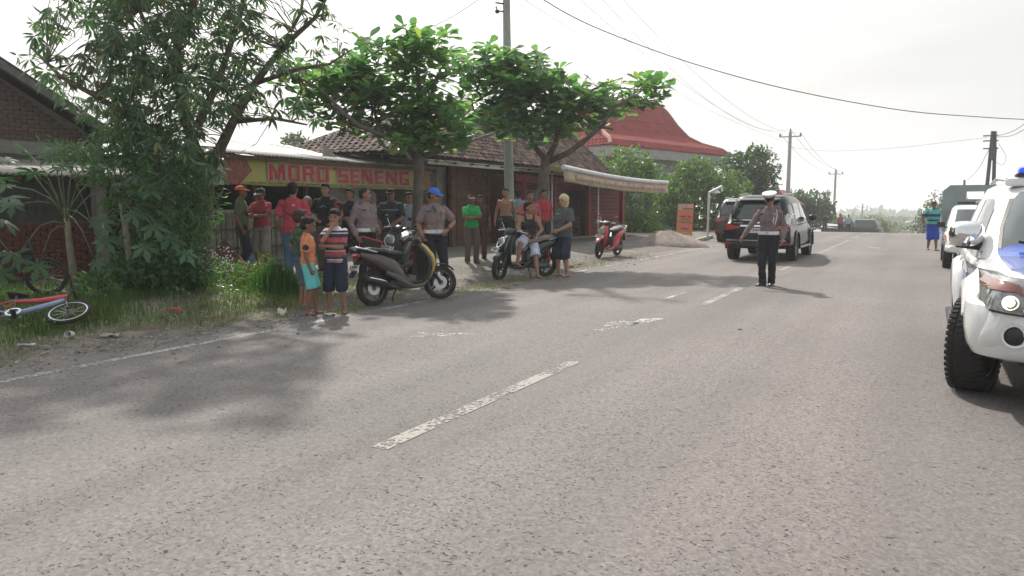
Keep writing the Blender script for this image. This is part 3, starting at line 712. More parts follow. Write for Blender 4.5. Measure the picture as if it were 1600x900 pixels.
while z < zap - .2:
    y = yl + (row % 2) * .125
    while y < eR[0] - .2:
        slope = (zap - eR[1]) / (apex.y - eR[0])
        lim = zap + slope * abs(y + .12 - apex.y) * (1) if y > apex.y else zap + slope * abs(apex.y - y)
        if z + bh < lim - .14:
            vis = yvis0 < y < yvis1
            c = Vector((XG + rb.uniform(-.003, .006), y + bw / 2, z + bh / 2))
            if vis and cnt < 300:
                if bk is None: q = MB(); q.box((0, 0, 0), (.04, bw, bh)); o = bk = q.build('brick', M_brick, gh)
                else: o = inst(bk, 'brick', gh)
                o.location = c - wloc(gh); cnt += 1
            else: stuff.box(c, (.04, bw, bh))
        y += .25
    z += .083; row += 1
stuff.build('brick_courses', M_brick, gh, world=True)['kind'] = 'stuff'
for s in (1, -1):
    e = (eR[0] + .35, eR[1] - .16) if s > 0 else (yl - .35, eR[1] - .16)
    mb = MB(); a = Vector((0, apex.y, zap)); b_ = Vector((0, e[0], e[1]))
    for (X0, X1, dz, th) in ((XG - 9.3, XG + .45, .10, .07), (XG + .36, XG + .47, -.06, .16)):
        mb2 = MB(); mb2.v = [(X, p.y, p.z + dz + t) for X in (X0, X1) for p in (a, b_) for t in (0, th)]
        mb2.f = [(0, 1, 3, 2), (4, 6, 7, 5), (0, 4, 5, 1), (2, 3, 7, 6), (1, 5, 7, 3), (0, 2, 6, 4)]
        if dz > 0: mb2.build('roof_slope', mat('dark_roof', (.07, .055, .05), rough=.9, var=.3), gh, world=True)
        else: mb2.build('barge_board', mat('dusty_board', (.13, .13, .13), rough=.9, var=.3), gh, world=True)
# lean-to with rusty corrugated roof and low red-brick wall
XL = -14.2
yl0, yl1 = Yat(-120, XL), Yat(262, XL)
lt = thing('lean_to_shed', 'dark lean-to shed with corrugated roof and low red brick wall behind papaya stems', 'shed', (XL, (yl0 + yl1) / 2, Z0))
zl = Zat(40, 273, XL + .3)
roof_sheets('roof_sheet', yl0, yl1, XL + .35, zl, XG + .1, zl + .42, M_zincold, lt, w=.8)
mb = MB(); mb.box((XG + .35, (yl0 + yl1) / 2, Z0 + 1.2), (.1, yl1 - yl0, 2.4)); mb.build('back_wall', mat('grey_boards', (.075, .08, .08), rough=.9, var=.3), lt, world=True)
ztop = Zat(50, 346, XL)
mb = MB(); mb.box((XL - .07, (yl0 + Yat(150, XL)) / 2, Z0 + (ztop - Z0) / 2), (.10, Yat(150, XL) - yl0, ztop - Z0)); mb.build('low_wall', mat('dark_mortar', (.11, .09, .08), rough=.95), lt, world=True)
M_rb = mat('dark_red_brick', (.14, .05, .04), rough=.95, var=.35, scale=9, island=.25)
bk = None; row = 0; z = Z0 + .03; n_ = 0; stuff = MB()
while z < ztop - .05:
    y = Yat(-8, XL) + (row % 2) * .12
    while y < Yat(150, XL) - .15:
        c = Vector((XL + rb.uniform(-.003, .008), y + .11, z + .03))
        if n_ < 295:
            if bk is None: q = MB(); q.box((0, 0, 0), (.05, .215, .062)); o = bk = q.build('brick', M_rb, lt)
            else: o = inst(bk, 'brick', lt)
            o.location = c - wloc(lt); n_ += 1
        y += .24
    z += .078; row += 1
for px in (152, 262, -60):
    y = Yat(px, XL); mb = MB(); mb.box((XL + .05, y, Z0 + 1.05), (.2, .2, 2.1)); mb.build('column', M_concrete, lt, world=True, bevel=.01)
for k in range(12):
    y = yl0 + .3 + (yl1 - yl0 - .6) * k / 11; mb = MB(); mb.tube([(XL + .3, y, zl - .06), (XG + .4, y, zl + .33)], .035, 4); mb.build('rafter', M_wood, lt, world=True)
# grey plank infill above the low wall
y = Yat(-5, XL); pl0 = None
while y < Yat(150, XL) - .1:
    if pl0 is None: mb = MB(); mb.box((0, 0, .4), (.02, .14, .8)); o = pl0 = mb.build('infill_plank', mat('grey_boards', (.1, .1, .1)), lt)
    else: o = inst(pl0, 'infill_plank', lt)
    o.location = Vector((XL - .12 + rnd.uniform(-.01, .01), y, ztop)) - wloc(lt); y += .155
# ================================================================== big red joglo roof house behind
jA = onD(953, 228, 43.5); _d = Vector((.247, .969, 0)); jc = jA + _d * 7.3 + Vector((-.969, .247, 0)) * 4.4
def bigroof():
    t = thing('joglo_house', 'large house with tall red tiled joglo roof rising behind the trees', 'building', (jc.x, jc.y, 0), 0)
    M_rt = mat('red_glazed_tile', (.30, .06, .055), rough=.9, var=.12, scale=1.2, island=.12)
    a = math.radians(-14.2)                         # house turned against the road
    Rz = Matrix.Rotation(a, 3, 'Z')
    def P(x, y, z): v = Rz @ Vector((x, y, 0)); return Vector((jc.x + v.x, jc.y + v.y, z))
    ze, zm, ztp = 5.0, 6.0, 8.75
    hx, hy = 4.4, 7.3; mx_, my_ = 2.2, 4.9; tx_, ty_ = .3, 3.9
    # concave profile in several bands
    bands = [(hx, hy, ze), (hx * .82 + mx_ * .18, hy * .80 + my_ * .2, ze + .38), (mx_ + .7, my_ + .95, zm - .22), (mx_, my_ + .25, zm + .25), (mx_ * .72, my_ - .25, zm + 1.05), (tx_ + .7, ty_ + .35, ztp - .75), (tx_, ty_, ztp)]
    for (ax, ay, az), (bx, by, bz) in zip(bands, bands[1:]):
        for s in range(4):
            c = [(1, -1), (1, 1), (-1, 1), (-1, -1)]; i, j = c[s], c[(s + 1) % 4]
            A, B = P(ax * i[0], ay * i[1], az), P(ax * j[0], ay * j[1], az); C, D = P(bx * j[0], by * j[1], bz), P(bx * i[0], by * i[1], bz)
            if s in (0, 3, 1): tile_roof('roof_tiles', t, A, B, C, D, M_rt, tw=.28, tl=.33, seed=s, amp=.06)
            mb = MB(); mb.quad(A, B, C, D); mb.v = [(p[0], p[1], p[2] - .06) for p in mb.v]; mb.build('roof_deck', M_rt, t, world=True, recalc=False)
    for s in ((1, 1), (1, -1), (-1, 1), (-1, -1)):
        mb = MB(); mb.tube([P(b_[0] * s[0], b_[1] * s[1], b_[2] + .07) for b_ in bands], .13, 6); mb.build('hip_ridge', mat('ridge_pale_red', (.36, .16, .13), rough=.8, var=.2), t, world=True)
    mb = MB(); mb.tube([P(0, -ty_ - .25, ztp + .12), P(0, -ty_, ztp + .08), P(0, ty_, ztp + .08), P(0, ty_ + .25, ztp + .14)], .17, 6); mb.build('top_ridge', mat('ridge_pale_red', (.36, .16, .13)), t, world=True)
    for s in (-1, 1):
        mb = MB(); p = P(0, s * (ty_ + .22), ztp + .1); mb.tube([p, p + Vector((0, 0, .18)), p + Vector((0, 0, .34))], [.12, .16, .03], 8); mb.build('finial', mat('ridge_pale_red', (.36, .16, .13)), t, world=True)
    mb = MB()
    for s in range(4):
        c = [(1, -1), (1, 1), (-1, 1), (-1, -1)]; i, j = c[s], c[(s + 1) % 4]
        for k, (o1, o2, z0, z1) in enumerate(((.02, .35, ze - .62, ze - .02),)):
            a1, b1 = P((hx - o1) * i[0], (hy - o1) * i[1], z0), P((hx - o1) * j[0], (hy - o1) * j[1], z0)
            a2, b2 = P((hx - o2) * i[0], (hy - o2) * i[1], z0), P((hx - o2) * j[0], (hy - o2) * j[1], z0); u = Vector((0, 0, z1 - z0))
            mb.add([a1, b1, b2, a2, a1 + u, b1 + u, b2 + u, a2 + u], [(3, 2, 1, 0), (4, 5, 6, 7), (0, 1, 5, 4), (2, 3, 7, 6)])
    mb.build('eave_band', mat('grey_plaster', (.33, .34, .35), rough=.85, var=.15, dirt=.2), t, world=True)
    # walls with arched openings
    wx, wy = hx - .95, hy - .95; zt_ = ze - .55
    def wall(A, B, n):
        A, B = Vector(A), Vector(B); d = (B - A) / n; nrm = Vector((0, 0, 1)).cross(B - A).normalized()
        for k in range(n):
            o = A + d * k; u = d.normalized(); Lw = d.length; r_ = Lw * .30; zc_ = zt_ - r_ - .55
            arch = [(Lw / 2 + r_, -.2)] + [(Lw / 2 + r_ * math.cos(PI * q / 12), zc_ + r_ * math.sin(PI * q / 12)) for q in range(13)] + [(Lw / 2 - r_, -.2)]
            mb = MB(); out = [(0, -.2), (0, zt_), (Lw, zt_), (Lw, -.2)]
            # wall as quads strip between arch and top/sides
            pts = arch; m_ = len(pts); vs = []
            for q, (s_, z_) in enumerate(pts):
                if q == 0: e = (Lw, -.2)
                elif q == m_ - 1: e = (0, -.2)
                else:
                    w_ = (q - 1) / (m_ - 3); e = (Lw * (1 - w_), zt_)
                for off in (0, .25):
                    vs.append(o + u * s_ + Vector((0, 0, z_)) - nrm * off); vs.append(o + u * e[0] + Vector((0, 0, e[1])) - nrm * off)
            fs = []
            for q in range(m_ - 1):
                b_ = 4 * q; fs += [(b_, b_ + 4, b_ + 5, b_ + 1), (b_ + 2, b_ + 3, b_ + 7, b_ + 6), (b_, b_ + 2, b_ + 6, b_ + 4)]
            mb.add(vs, fs); mb.build('wall', mat('grey_plaster', (.33, .34, .35)), t, world=True)
            tb = MB(); tb.tube([o + u * s_ + Vector((0, 0, z_)) + nrm * .04 for s_, z_ in arch], .10, 4); tb.build('arch_moulding', mat('pale_plaster', (.45, .46, .46), rough=.8), t, world=True)
    wall(P(wx, wy, 0), P(wx, -wy, 0), 4); wall(P(wx, -wy, 0), P(-wx, -wy, 0), 3); wall(P(-wx, wy, 0), P(wx, wy, 0), 3)
    mb = MB(); ia, ib = wx - 1.6, wy - 1.6
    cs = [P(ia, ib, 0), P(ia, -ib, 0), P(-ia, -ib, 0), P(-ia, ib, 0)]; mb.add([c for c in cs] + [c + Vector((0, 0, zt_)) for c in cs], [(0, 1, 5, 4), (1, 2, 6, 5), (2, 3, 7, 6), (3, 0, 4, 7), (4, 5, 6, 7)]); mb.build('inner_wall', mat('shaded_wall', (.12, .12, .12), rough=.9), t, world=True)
    return t
bigroof()
# small far roof with white wall seen past the SUV
fh = onD(1216, 320, 72); t = thing('far_house', 'small far house with red roof and white wall behind the black car', 'building', (fh.x, fh.y, -1))
mb = MB(); mb.box((0, 0, 1.3), (3, 4, 2.6)); mb.build('wall', mat('white_plaster', (.7, .7, .68), rough=.8), t)
mb = MB(); mb.loft([[Vector((2, -2.6, 2.6)), Vector((2, 2.6, 2.6)), Vector((-2, 2.6, 2.6)), Vector((-2, -2.6, 2.6))], [Vector((.2, -2, 4.0)), Vector((.2, 2, 4.0)), Vector((-.2, 2, 4.0)), Vector((-.2, -2, 4.0))]]); mb.build('roof', mat('far_red_roof', (.25, .07, .06), rough=.8), t)
# ================================================================== foliage
M_mango = leafmat('mango_leaf', (.045, .09, .052), (.075, .14, .075), (.22, .20, .07), .38)
M_ket = leafmat('almond_leaf', (.045, .11, .055), (.11, .205, .09), (.30, .34, .08), .5, rough=.35)
M_pap = leafmat('papaya_leaf', (.04, .10, .05), (.06, .13, .065), (.09, .15, .06), .4)
M_shrub = leafmat('shrub_leaf', (.05, .115, .055), (.085, .17, .075), (.16, .2, .06), .45)
M_bright = leafmat('bright_leaf', (.06, .12, .03), (.10, .17, .045), (.22, .12, .06), .45)
M_grass = leafmat('grass_blade', (.04, .085, .025), (.075, .13, .035), (.28, .24, .10), .45, rough=.5)
M_dry = leafmat('dry_grass', (.16, .15, .06), (.26, .22, .11), (.34, .29, .18), .3, rough=.7)
M_far = leafmat('far_leaf', (.035, .075, .03), (.06, .11, .045), (.12, .15, .05), .35)

LEAF = {
 'lance': [(0, 0, 0), (.09, .28, 0), (.085, .6, -.03), (0, 1, -.16), (-.085, .6, -.03), (-.09, .28, 0), (0, .45, .03)],
 'obov': [(0, 0, 0), (.12, .35, .0), (.27, .75, .01), (.16, .97, -.03), (-.16, .97, -.03), (-.27, .75, .01), (-.12, .35, 0), (0, .6, -.03)],
 'oval': [(0, 0, 0), (.2, .3, 0), (.22, .62, 0), (0, 1, -.08), (-.22, .62, 0), (-.2, .3, 0), (0, .45, -.02)],
 'blade': [(-.03, 0, 0), (.03, 0, 0), (.022, .5, .0), (0, 1, -.22), (-.022, .5, .0)],
}
LF = {
 'lance': [(0, 1, 6), (1, 2, 6), (2, 3, 6), (3, 4, 6), (4, 5, 6), (5, 0, 6)],
 'obov': [(0, 1, 7), (1, 2, 7), (2, 3, 7), (3, 4, 7), (4, 5, 7), (5, 6, 7), (6, 0, 7)],
 'oval': [(0, 1, 6), (1, 2, 6), (2, 3, 6), (3, 4, 6), (4, 5, 6), (5, 0, 6)],
 'blade': [(0, 1, 2, 4), (4, 2, 3)],
}
class Leaves:
    def __init__(s, kind): s.k = kind; s.V = np.array(LEAF[kind], float); s.F = LF[kind]; s.P = []; s.D = []; s.N = []; s.S = []
    def add(s, p, d, n, size): s.P.append(p); s.D.append(d); s.N.append(n); s.S.append(size)
    def frames(s):
        P = np.array(s.P, float); D = np.array(s.D, float); N_ = np.array(s.N, float); S = np.array(s.S, float)
        D /= np.linalg.norm(D, axis=1, keepdims=True) + 1e-9; X = np.cross(D, N_); X /= np.linalg.norm(X, axis=1, keepdims=True) + 1e-9; Z = np.cross(X, D); return P, X, D, Z, S
    def build(s, name, m, parent=None, world=True, pick=None):
        P, X, D, Z, S = s.frames()
        if pick is not None: P, X, D, Z, S = P[pick], X[pick], D[pick], Z[pick], S[pick]
        n = len(P); k = len(s.V)
        vs = (P[:, None, :] + S[:, None, None] * (s.V[None, :, 0, None] * X[:, None, :] + s.V[None, :, 1, None] * D[:, None, :] + s.V[None, :, 2, None] * Z[:, None, :])).reshape(-1, 3)
        if parent is not None and world: vs = vs - np.array(wloc(parent))
        me = bpy.data.meshes.new(name); fl = [len(f) for f in s.F]; flat = np.array([i for f in s.F for i in f]); 
        me.vertices.add(n * k); me.vertices.foreach_set('co', vs.ravel())
        idx = (flat[None, :] + (np.arange(n) * k)[:, None]).ravel(); me.loops.add(len(idx)); me.loops.foreach_set('vertex_index', idx)
        ls = np.tile(np.array(fl), n); st = np.concatenate([[0], np.cumsum(ls)[:-1]]); me.polygons.add(len(ls)); me.polygons.foreach_set('loop_start', st); me.polygons.foreach_set('loop_total', ls)
        me.update(calc_edges=True); me.validate(); me.materials.append(m); me.polygons.foreach_set('use_smooth', [True] * len(ls))
        o = bpy.data.objects.new(name, me); COL.objects.link(o); o.parent = parent; return o
    def objects(s, name, m, parent, pick):
        """single leaves as parts sharing one mesh"""
        me = bpy.data.meshes.new(name); me.from_pydata([tuple(v) for v in s.V], [], s.F); me.materials.append(m); me.update()
        P, X, D, Z, S = s.frames(); w = wloc(parent)
        for i in pick:
            o = bpy.data.objects.new(name, me); COL.objects.link(o); o.parent = parent
            M = Matrix(((X[i][0], D[i][0], Z[i][0]), (X[i][1], D[i][1], Z[i][1]), (X[i][2], D[i][2], Z[i][2]))).to_4x4()
            o.matrix_local = Matrix.Translation(Vector(P[i]) - w) @ M @ Matrix.Scale(S[i], 4)
def rv(r): 
    while 1:
        v = Vector((r.uniform(-1, 1), r.uniform(-1, 1), r.uniform(-1, 1)))
        if .05 < v.length < 1: return v.normalized()
def rosette(lv, r, p, n, size, up=Vector((0, 0, 1)), droop=.1, spread=1.0):
    up = Vector(up).normalized(); a = up.orthogonal().normalized(); b = up.cross(a); ph = r.uniform(0, 6.28)
    for i in range(n):
        w = ph + 2 * PI * i / n * 1.0 + r.uniform(-.3, .3); el = r.uniform(-.25, .5) * spread
        d = (a * math.cos(w) + b * math.sin(w)) * math.cos(el) + up * math.sin(el) + Vector((0, 0, -droop)); 
        lv.add(p + d * .02, d, up * .8 + rv(r) * .35, size * r.uniform(.7, 1.15))
def wander(r, a, b, k=5, amp=.1):
    a, b = Vector(a), Vector(b); L_ = (b - a).length; out = [a]; off = Vector((0, 0, 0))
    for i in range(1, k):
        off = off + rv(r) * amp * L_ / k * 1.6; out.append(a.lerp(b, i / k) + off * math.sin(PI * i / k) ** .6)
    out.append(b); return out
def limb(mb, pts, r0, r1, n=8):
    m = len(pts); mb.tube(pts, [r0 + (r1 - r0) * (i / (m - 1)) for i in range(m)], n)
def biggest(lv, n):
    P, X, D, Z, S = lv.frames(); c = np.array(CO); d = np.linalg.norm(P - c, axis=1); v = (P - c) / d[:, None]; nn = np.abs((Z * v).sum(1)); f = np.array(CR @ Vector((0, 0, -1))); 
    sc = S / d * (.4 + nn); sc[(v @ f) < .75] = 0
    idx = np.argsort(-sc); return idx[:n], idx[n:]

# ------------------------------------------------------------------ mango tree
rM = random.Random(11)
def PX(px, py, D): return onD(px, py, D)
mg = thing('mango_tree', 'tall mango tree with long drooping leaves overhanging the left end of the stall', 'tree', gp(312, 438))
mb = MB(); D0 = 13.2
base = gp(312, 438)
tk = [base - Vector((0, 0, .1)), PX(316, 360, 13.3), PX(322, 300, 13.3), PX(318, 250, 13.3)]
mb.tube(tk, [.20, .15, .145, .15], 12)
branches = []
def br(pts, r0, r1): mb.tube([Vector(p) for p in pts], [r0 + (r1 - r0) * i / (len(pts) - 1) for i in range(len(pts))], 8); branches.append(pts)
br([PX(320, 285, 13.3), PX(345, 230, 13.1), PX(362, 195, 13.0), PX(395, 135, 12.9), PX(440, 75, 12.8), PX(492, 28, 12.8), PX(520, -20, 12.8)], .105, .02)
br([PX(318, 262, 13.3), PX(290, 190, 13.4), PX(283, 120, 13.5), PX(262, 80, 13.5), PX(232, 45, 13.6), PX(205, -10, 13.7)], .10, .025)
br([PX(284, 170, 13.4), PX(275, 80, 13.3), PX(300, 10, 13.2), PX(330, -60, 13.1)], .09, .03)
br([PX(318, 258, 13.3), PX(235, 200, 12.8), PX(150, 150, 12.4), PX(95, 120, 12.2), PX(50, 75, 12.1)], .07, .02)
br([PX(300, 215, 13.4), PX(340, 130, 14.0), PX(370, 40, 14.2), PX(395, -40, 14.3)], .08, .03)
br([PX(365, 190, 13.0), PX(430, 185, 12.7), PX(480, 195, 12.6)], .045, .015)
br([PX(400, 130, 12.9), PX(465, 108, 12.7), PX(515, 100, 12.7), PX(548, 78, 12.7)], .045, .012)
br([PX(440, 75, 12.8), PX(470, 20, 13.2), PX(478, -30, 13.3)], .04, .015)
lv = Leaves('lance')
def inm(px, py):
    """picture outline of the crown used as target volume of twig ends"""
    t = 1.0
    e = ((px - 245) / 200) ** 2 + ((py - 110) / 150) ** 2
    return e
pts_all = []
for _ in range(900):
    px, py = rM.uniform(40, 470), rM.uniform(-70, 285)
    D = 13.2 + rM.uniform(-1.9, 1.9)
    if py > -20:
        # crown edge: left bound and right bound by height
        left = 45 + (max(0, py - 95) * .9 if py > 95 else max(0, (60 - py)) * .8) + rM.uniform(-12, 12)
        right = 455 - (max(0, py - 200) * .4) + rM.uniform(-15, 15) - max(0, 120 - py) * .15
        if not left < px < right: continue
        if py > 205 and px < 150: continue
    dens = 1.0
    if py > 180 and px > 345: continue
    if px < 165: dens = .62
    if px > 400: dens = .42
    if px > 330 and 130 < py < 215: dens *= .5
    if 165 < px < 330: dens = 1.35
    if rM.random() > dens * .8: continue
    pts_all.append(PX(px, py, D))
for px, py in ((485, 20), (500, 55), (520, 35), (545, 78), (530, 60), (505, 95), (480, 110), (460, 60), (470, 8), (500, 2), (525, 96), (440, 30), (548, 90), (470, 175), (490, 185), (515, 15), (450, 100), (492, 75), (535, 45), (445, 150), (420, 180), (300, -90), (200, -80), (400, -70), (250, -120), (350, -110), (470, 150), (480, 130)):
    pts_all.append(PX(px + rM.uniform(-5, 5), py + rM.uniform(-5, 5), 12.7 + rM.uniform(-.3, .3)))
for _ in range(210): pts_all.append(PX(rM.uniform(150, 500), rM.uniform(-215, -60), 12.4 + rM.uniform(-1.9, 1.6)))
anch = [Vector(p) for b_ in branches for i in range(len(b_) - 1) for p in (b_[i].lerp(b_[i + 1], .0), b_[i].lerp(b_[i + 1], .5))][2:]
tw = MB()
for p in pts_all:
    q = min(anch, key=lambda a: (a - p).length + max(0, a.z - p.z) * .3)
    if (q - p).length > .25: limb(tw, wander(rM, q, p, 4, .22), .011, .004, 4)
    far_right = (CR.transposed() @ (p - CO)).x > -3.0
    rosette(lv, rM, p, 6 if far_right else 9, .20 if far_right else .26, up=(rM.uniform(-.3, .3), rM.uniform(-.3, .3), 1), droop=.35 if far_right else .75)
    if not far_right and rM.random() < .8: rosette(lv, rM, p + rv(rM) * .2, 8, .22, up=rv(rM), droop=.8)
mb.build('trunk', M_bark, mg, world=True, sm=True); tw.build('twigs', M_bark, mg, world=True, recalc=False)['kind'] = 'stuff'
big, rest = biggest(lv, 280); lv.objects('leaf', M_mango, mg, big); lv.build('crown', M_mango, mg, pick=rest)['kind'] = 'stuff'

# ------------------------------------------------------------------ two almond trees (wide flat crowns)
def almond(base, trunk_pts, radii, limbs, clusters, D, label, seed, leaf=.25, dj=1.0):
    leaf *= 1.22
    r = random.Random(seed); t = thing('almond_tree', label, 'tree', base, group=None); mb = MB(); mb.tube(trunk_pts, radii, 12); an = []
    for pts, r0, r1 in limbs:
        P = [onD(a, b, c) for a, b, c in pts]; mb.tube(P, [r0 + (r1 - r0) * i / (len(P) - 1) for i in range(len(P))], 8)
        for i in range(len(P) - 1): an += [P[i].lerp(P[i + 1], s) for s in (0, .33, .66, 1)][1:]
    lv = Leaves('obov'); tw = MB()
    for cx, cy, rx, ry, n in clusters:
        for _ in range(int(n * .62)):
            a = r.uniform(0, 6.28); q = math.sqrt(r.random()); px, py = cx + rx * q * math.cos(a), cy + ry * q * math.sin(a)
            p = onD(px, py, D + r.uniform(-1, 1) * dj * (1 - .4 * q))
            b_ = min(an, key=lambda v: (v - p).length)
            if (b_ - p).length > .3 and r.random() < .5: limb(tw, wander(r, b_, p, 4, .2), .018, .007, 4)
            rosette(lv, r, p, 7, leaf, up=(r.uniform(-.5, .5), r.uniform(-.5, .5), 1), droop=.12, spread=1.3)
    mb.build('trunk', mat('smooth_grey_bark', (.125, .11, .095), rough=.95, var=.35, scale=7, bump=.9, bscale=22), t, world=True, sm=True); tw.build('twigs', M_bark, t, world=True, recalc=False)['kind'] = 'stuff'
    big, rest = biggest(lv, 290); lv.objects('leaf', M_ket, t, big); lv.build('crown', M_ket, t, pick=rest)['kind'] = 'stuff'
    return t
b1 = gp(650, 428); D1 = (b1 - CO).dot(Vector((-math.sin(yaw), math.cos(yaw), 0)))
almond(b1, [b1 - Vector((0, 0, .1)), onD(650, 385, D1), onD(652, 330, D1), onD(654, 280, D1), onD(655, 240, D1)], [.14, .115, .105, .105, .125],
 [([(653, 250, D1), (635, 228, D1), (600, 212, D1 - .4), (560, 196, D1 - .9), (520, 165, D1 - 1.1)], .085, .03),
  ([(655, 245, D1), (662, 200, D1), (657, 150, D1 + .1), (652, 110, D1), (640, 70, D1)], .08, .03),
  ([(660, 215, D1), (668, 165, D1 + .5), (682, 120, D1 + .9), (700, 90, D1 + 1)], .05, .02),
  ([(656, 245, D1), (690, 235, D1 + .3), (730, 222, D1 + .8), (772, 208, D1 + 1.2)], .06, .028),
  ([(600, 212, D1 - .4), (575, 150, D1 + .3), (590, 100, D1 + .5)], .035, .015),
  ([(560, 196, D1 - .9), (500, 140, D1 - 1.2), (450, 110, D1 - 1.2)], .035, .012)],
 [(655, 62, 52, 22, 40), (600, 95, 45, 26, 40), (560, 130, 62, 30, 65), (500, 125, 62, 25, 50), (520, 165, 60, 28, 60), (590, 175, 70, 38, 90), (640, 140, 42, 45, 55), (690, 95, 32, 22, 26), (700, 150, 36, 36, 34), (620, 215, 50, 22, 45), (700, 195, 42, 30, 50), (680, 225, 34, 14, 24), (460, 105, 24, 12, 10), (580, 70, 20, 14, 7), (545, 100, 25, 16, 14)],
 D1, 'almond tree with broad leaves and dark trunk standing before the yellow banner', 21, leaf=.235)
b2 = onD(845, 395, 19.5); b2.z = .18; D2 = 19.5
almond(b2, [b2 - Vector((0, 0, .1)), onD(842, 345, D2), onD(846, 300, D2), onD(851, 262, D2), onD(856, 243, D2)], [.18, .145, .125, .12, .13],
 [([(855, 250, D2), (868, 225, D2), (872, 200, D2), (868, 170, D2), (880, 140, D2)], .09, .03),
  ([(852, 250, D2), (832, 225, D2 + .2), (826, 195, D2 + .3), (820, 160, D2 + .4), (800, 110, D2 + .5)], .08, .025),
  ([(858, 252, D2), (890, 238, D2 - .4), (925, 210, D2 - .8), (942, 195, D2 - 1), (955, 170, D2 - 1.2), (990, 150, D2 - 1.3)], .085, .03),
  ([(940, 198, D2 - 1), (958, 202, D2 - 1.1)], .05, .025),
  ([(872, 200, D2), (900, 170, D2 - .3), (925, 140, D2 - .6)], .04, .02)],
 [(775, 90, 35, 26, 34), (800, 120, 52, 32, 60), (850, 135, 50, 30, 60), (760, 130, 40, 30, 38), (880, 150, 45, 25, 46), (820, 165, 60, 22, 56), (930, 150, 42, 22, 36), (990, 145, 46, 22, 40), (1020, 130, 22, 16, 16), (960, 170, 30, 14, 18), (900, 190, 55, 14, 42), (840, 195, 55, 15, 42), (770, 185, 42, 22, 36), (800, 205, 30, 14, 18), (740, 170, 34, 20, 24), (830, 100, 30, 18, 24), (725, 110, 26, 24, 20), (845, 222, 14, 14, 8), (740, 88, 20, 14, 10)],
 D2, 'almond tree with wide flat crown standing in front of the red shop', 22, leaf=.29, dj=1.3)

# ------------------------------------------------------------------ leafy shrub mass, far trees
def blob_tree(name, label, cat, base, blobs, m, seed, leaf=.2, kind='oval', n=300, per=4, trunk=(.12, .06), up=.6, group=None, stems=None, tops=True):
    """blobs: (centre, radii) ; leaves spread near the blob surfaces with gaps"""
    r = random.Random(seed); t = thing(name, label, cat, base, group=group); lv = Leaves(kind); mb = MB(); tot = sum(b[1][0] * b[1][2] for b in blobs)
    cen = sum((Vector(b[0]) for b in blobs), Vector()) / len(blobs); base = Vector(base)
    for c, rad in blobs:
        c = Vector(c); k = int(n * rad[0] * rad[2] / tot)
        pts = wander(r, base if r.random() < .5 or len(blobs) < 3 else base.lerp(cen, .45), c, 5, .25); limb(mb, pts, trunk[0] * .7, trunk[1] * .3, 6)
        lobes = [rv(r) for _ in range(9)]
        for _ in range(k):
            d = rv(r); bump = 1 + .22 * max(l.dot(d) for l in lobes) - .16
            q = (r.random() ** .45) * bump; p = c + Vector((d.x * rad[0], d.y * rad[1], d.z * rad[2])) * q
            if p.z < base.z + .05: continue
            for _ in range(per):
                dd = (d * .7 + rv(r) + Vector((0, 0, .1))).normalized(); lv.add(p + rv(r) * leaf * .5, dd, Vector((0, 0, 1)) * up + rv(r) * .8, leaf * r.uniform(.6, 1.2))
    limb(mb, [base - Vector((0, 0, .1)), base.lerp(cen, .3), base.lerp(cen, .7)], trunk[0], trunk[1], 8)
    mb.build('trunk', M_bark, t, world=True, sm=True); lv.build('crown', m, t)['kind'] = 'stuff'; return t
S_ = onD
blob_tree('leafy_shrub', 'big feathery green shrub below the mango tree beside the concrete column', 'shrub', gp(245, 452),
 [(S_(215, 205, 12.4), (.55, .6, .38)), (S_(245, 255, 12.2), (.75, .7, .5)), (S_(170, 260, 12.0), (.55, .5, .4)), (S_(290, 300, 12.3), (.6, .6, .45)), (S_(230, 330, 12.0), (.75, .6, .5)), (S_(270, 380, 11.9), (.7, .6, .5)), (S_(296, 350, 12.4), (.40, .5, .4)), (S_(215, 395, 11.8), (.5, .5, .4)), (S_(100, 240, 12.6), (.45, .4, .25)), (S_(190, 170, 12.8), (.3, .3, .2))],
 M_shrub, 31, leaf=.13, n=1900, per=4, trunk=(.05, .02), kind='lance')
blob_tree('leafy_shrub', 'low dark broadleaf shrub at the foot of the papaya stems', 'shrub', gp(255, 450),
 [(S_(265, 415, 11.6), (.5, .4, .35)), (S_(205, 425, 11.5), (.4, .35, .25)), (S_(160, 440, 11.3), (.35, .3, .18)), (S_(305, 425, 11.8), (.40, .4, .24))], M_shrub, 32, leaf=.10, n=700, per=4, trunk=(.03, .01))
def weed(px, py, h, w, n, leaf, m, label, seed, kind='oval'):
    b_ = gp(px, py); blob_tree('weed_clump', label, 'weeds', b_, [(b_ + Vector((0, 0, h * .5)), (w, w, h * .5)), (b_ + Vector((w * .5, .1, h * .35)), (w * .7, w * .7, h * .4))], m, seed, leaf=leaf, n=n, per=3, trunk=(.012, .006), kind=kind)
weed(385, 447, .42, .30, 260, .055, M_bright, 'leafy light green weed clump beside the tall grass tuft', 41)
weed(345, 440, .42, .38, 300, .055, M_shrub, 'dark weed clump with tiny pale flowers before the brown mound', 42)
weed(300, 452, .32, .38, 240, .06, M_shrub, 'low weed clump in the grass between papaya and mound', 43)
weed(413, 436, .52, .2, 160, .05, M_bright, 'pointed bright weed between the tall grass tuft and the fence', 44)
# tiny pale flowers
mb = MB(); r = random.Random(5)
for _ in range(120):
    q = onD(r.uniform(310, 365), r.uniform(385, 425), 12.0 + r.uniform(-.4, 0)); mb.ell(q, (.012, .012, .010), 5, 3)
tag(mb.build('flowers', mat('pale_petal', (.6, .52, .6), rough=.6)), 'tiny pale pink flowers sprinkled over the dark weeds', 'flowers', kind='stuff')
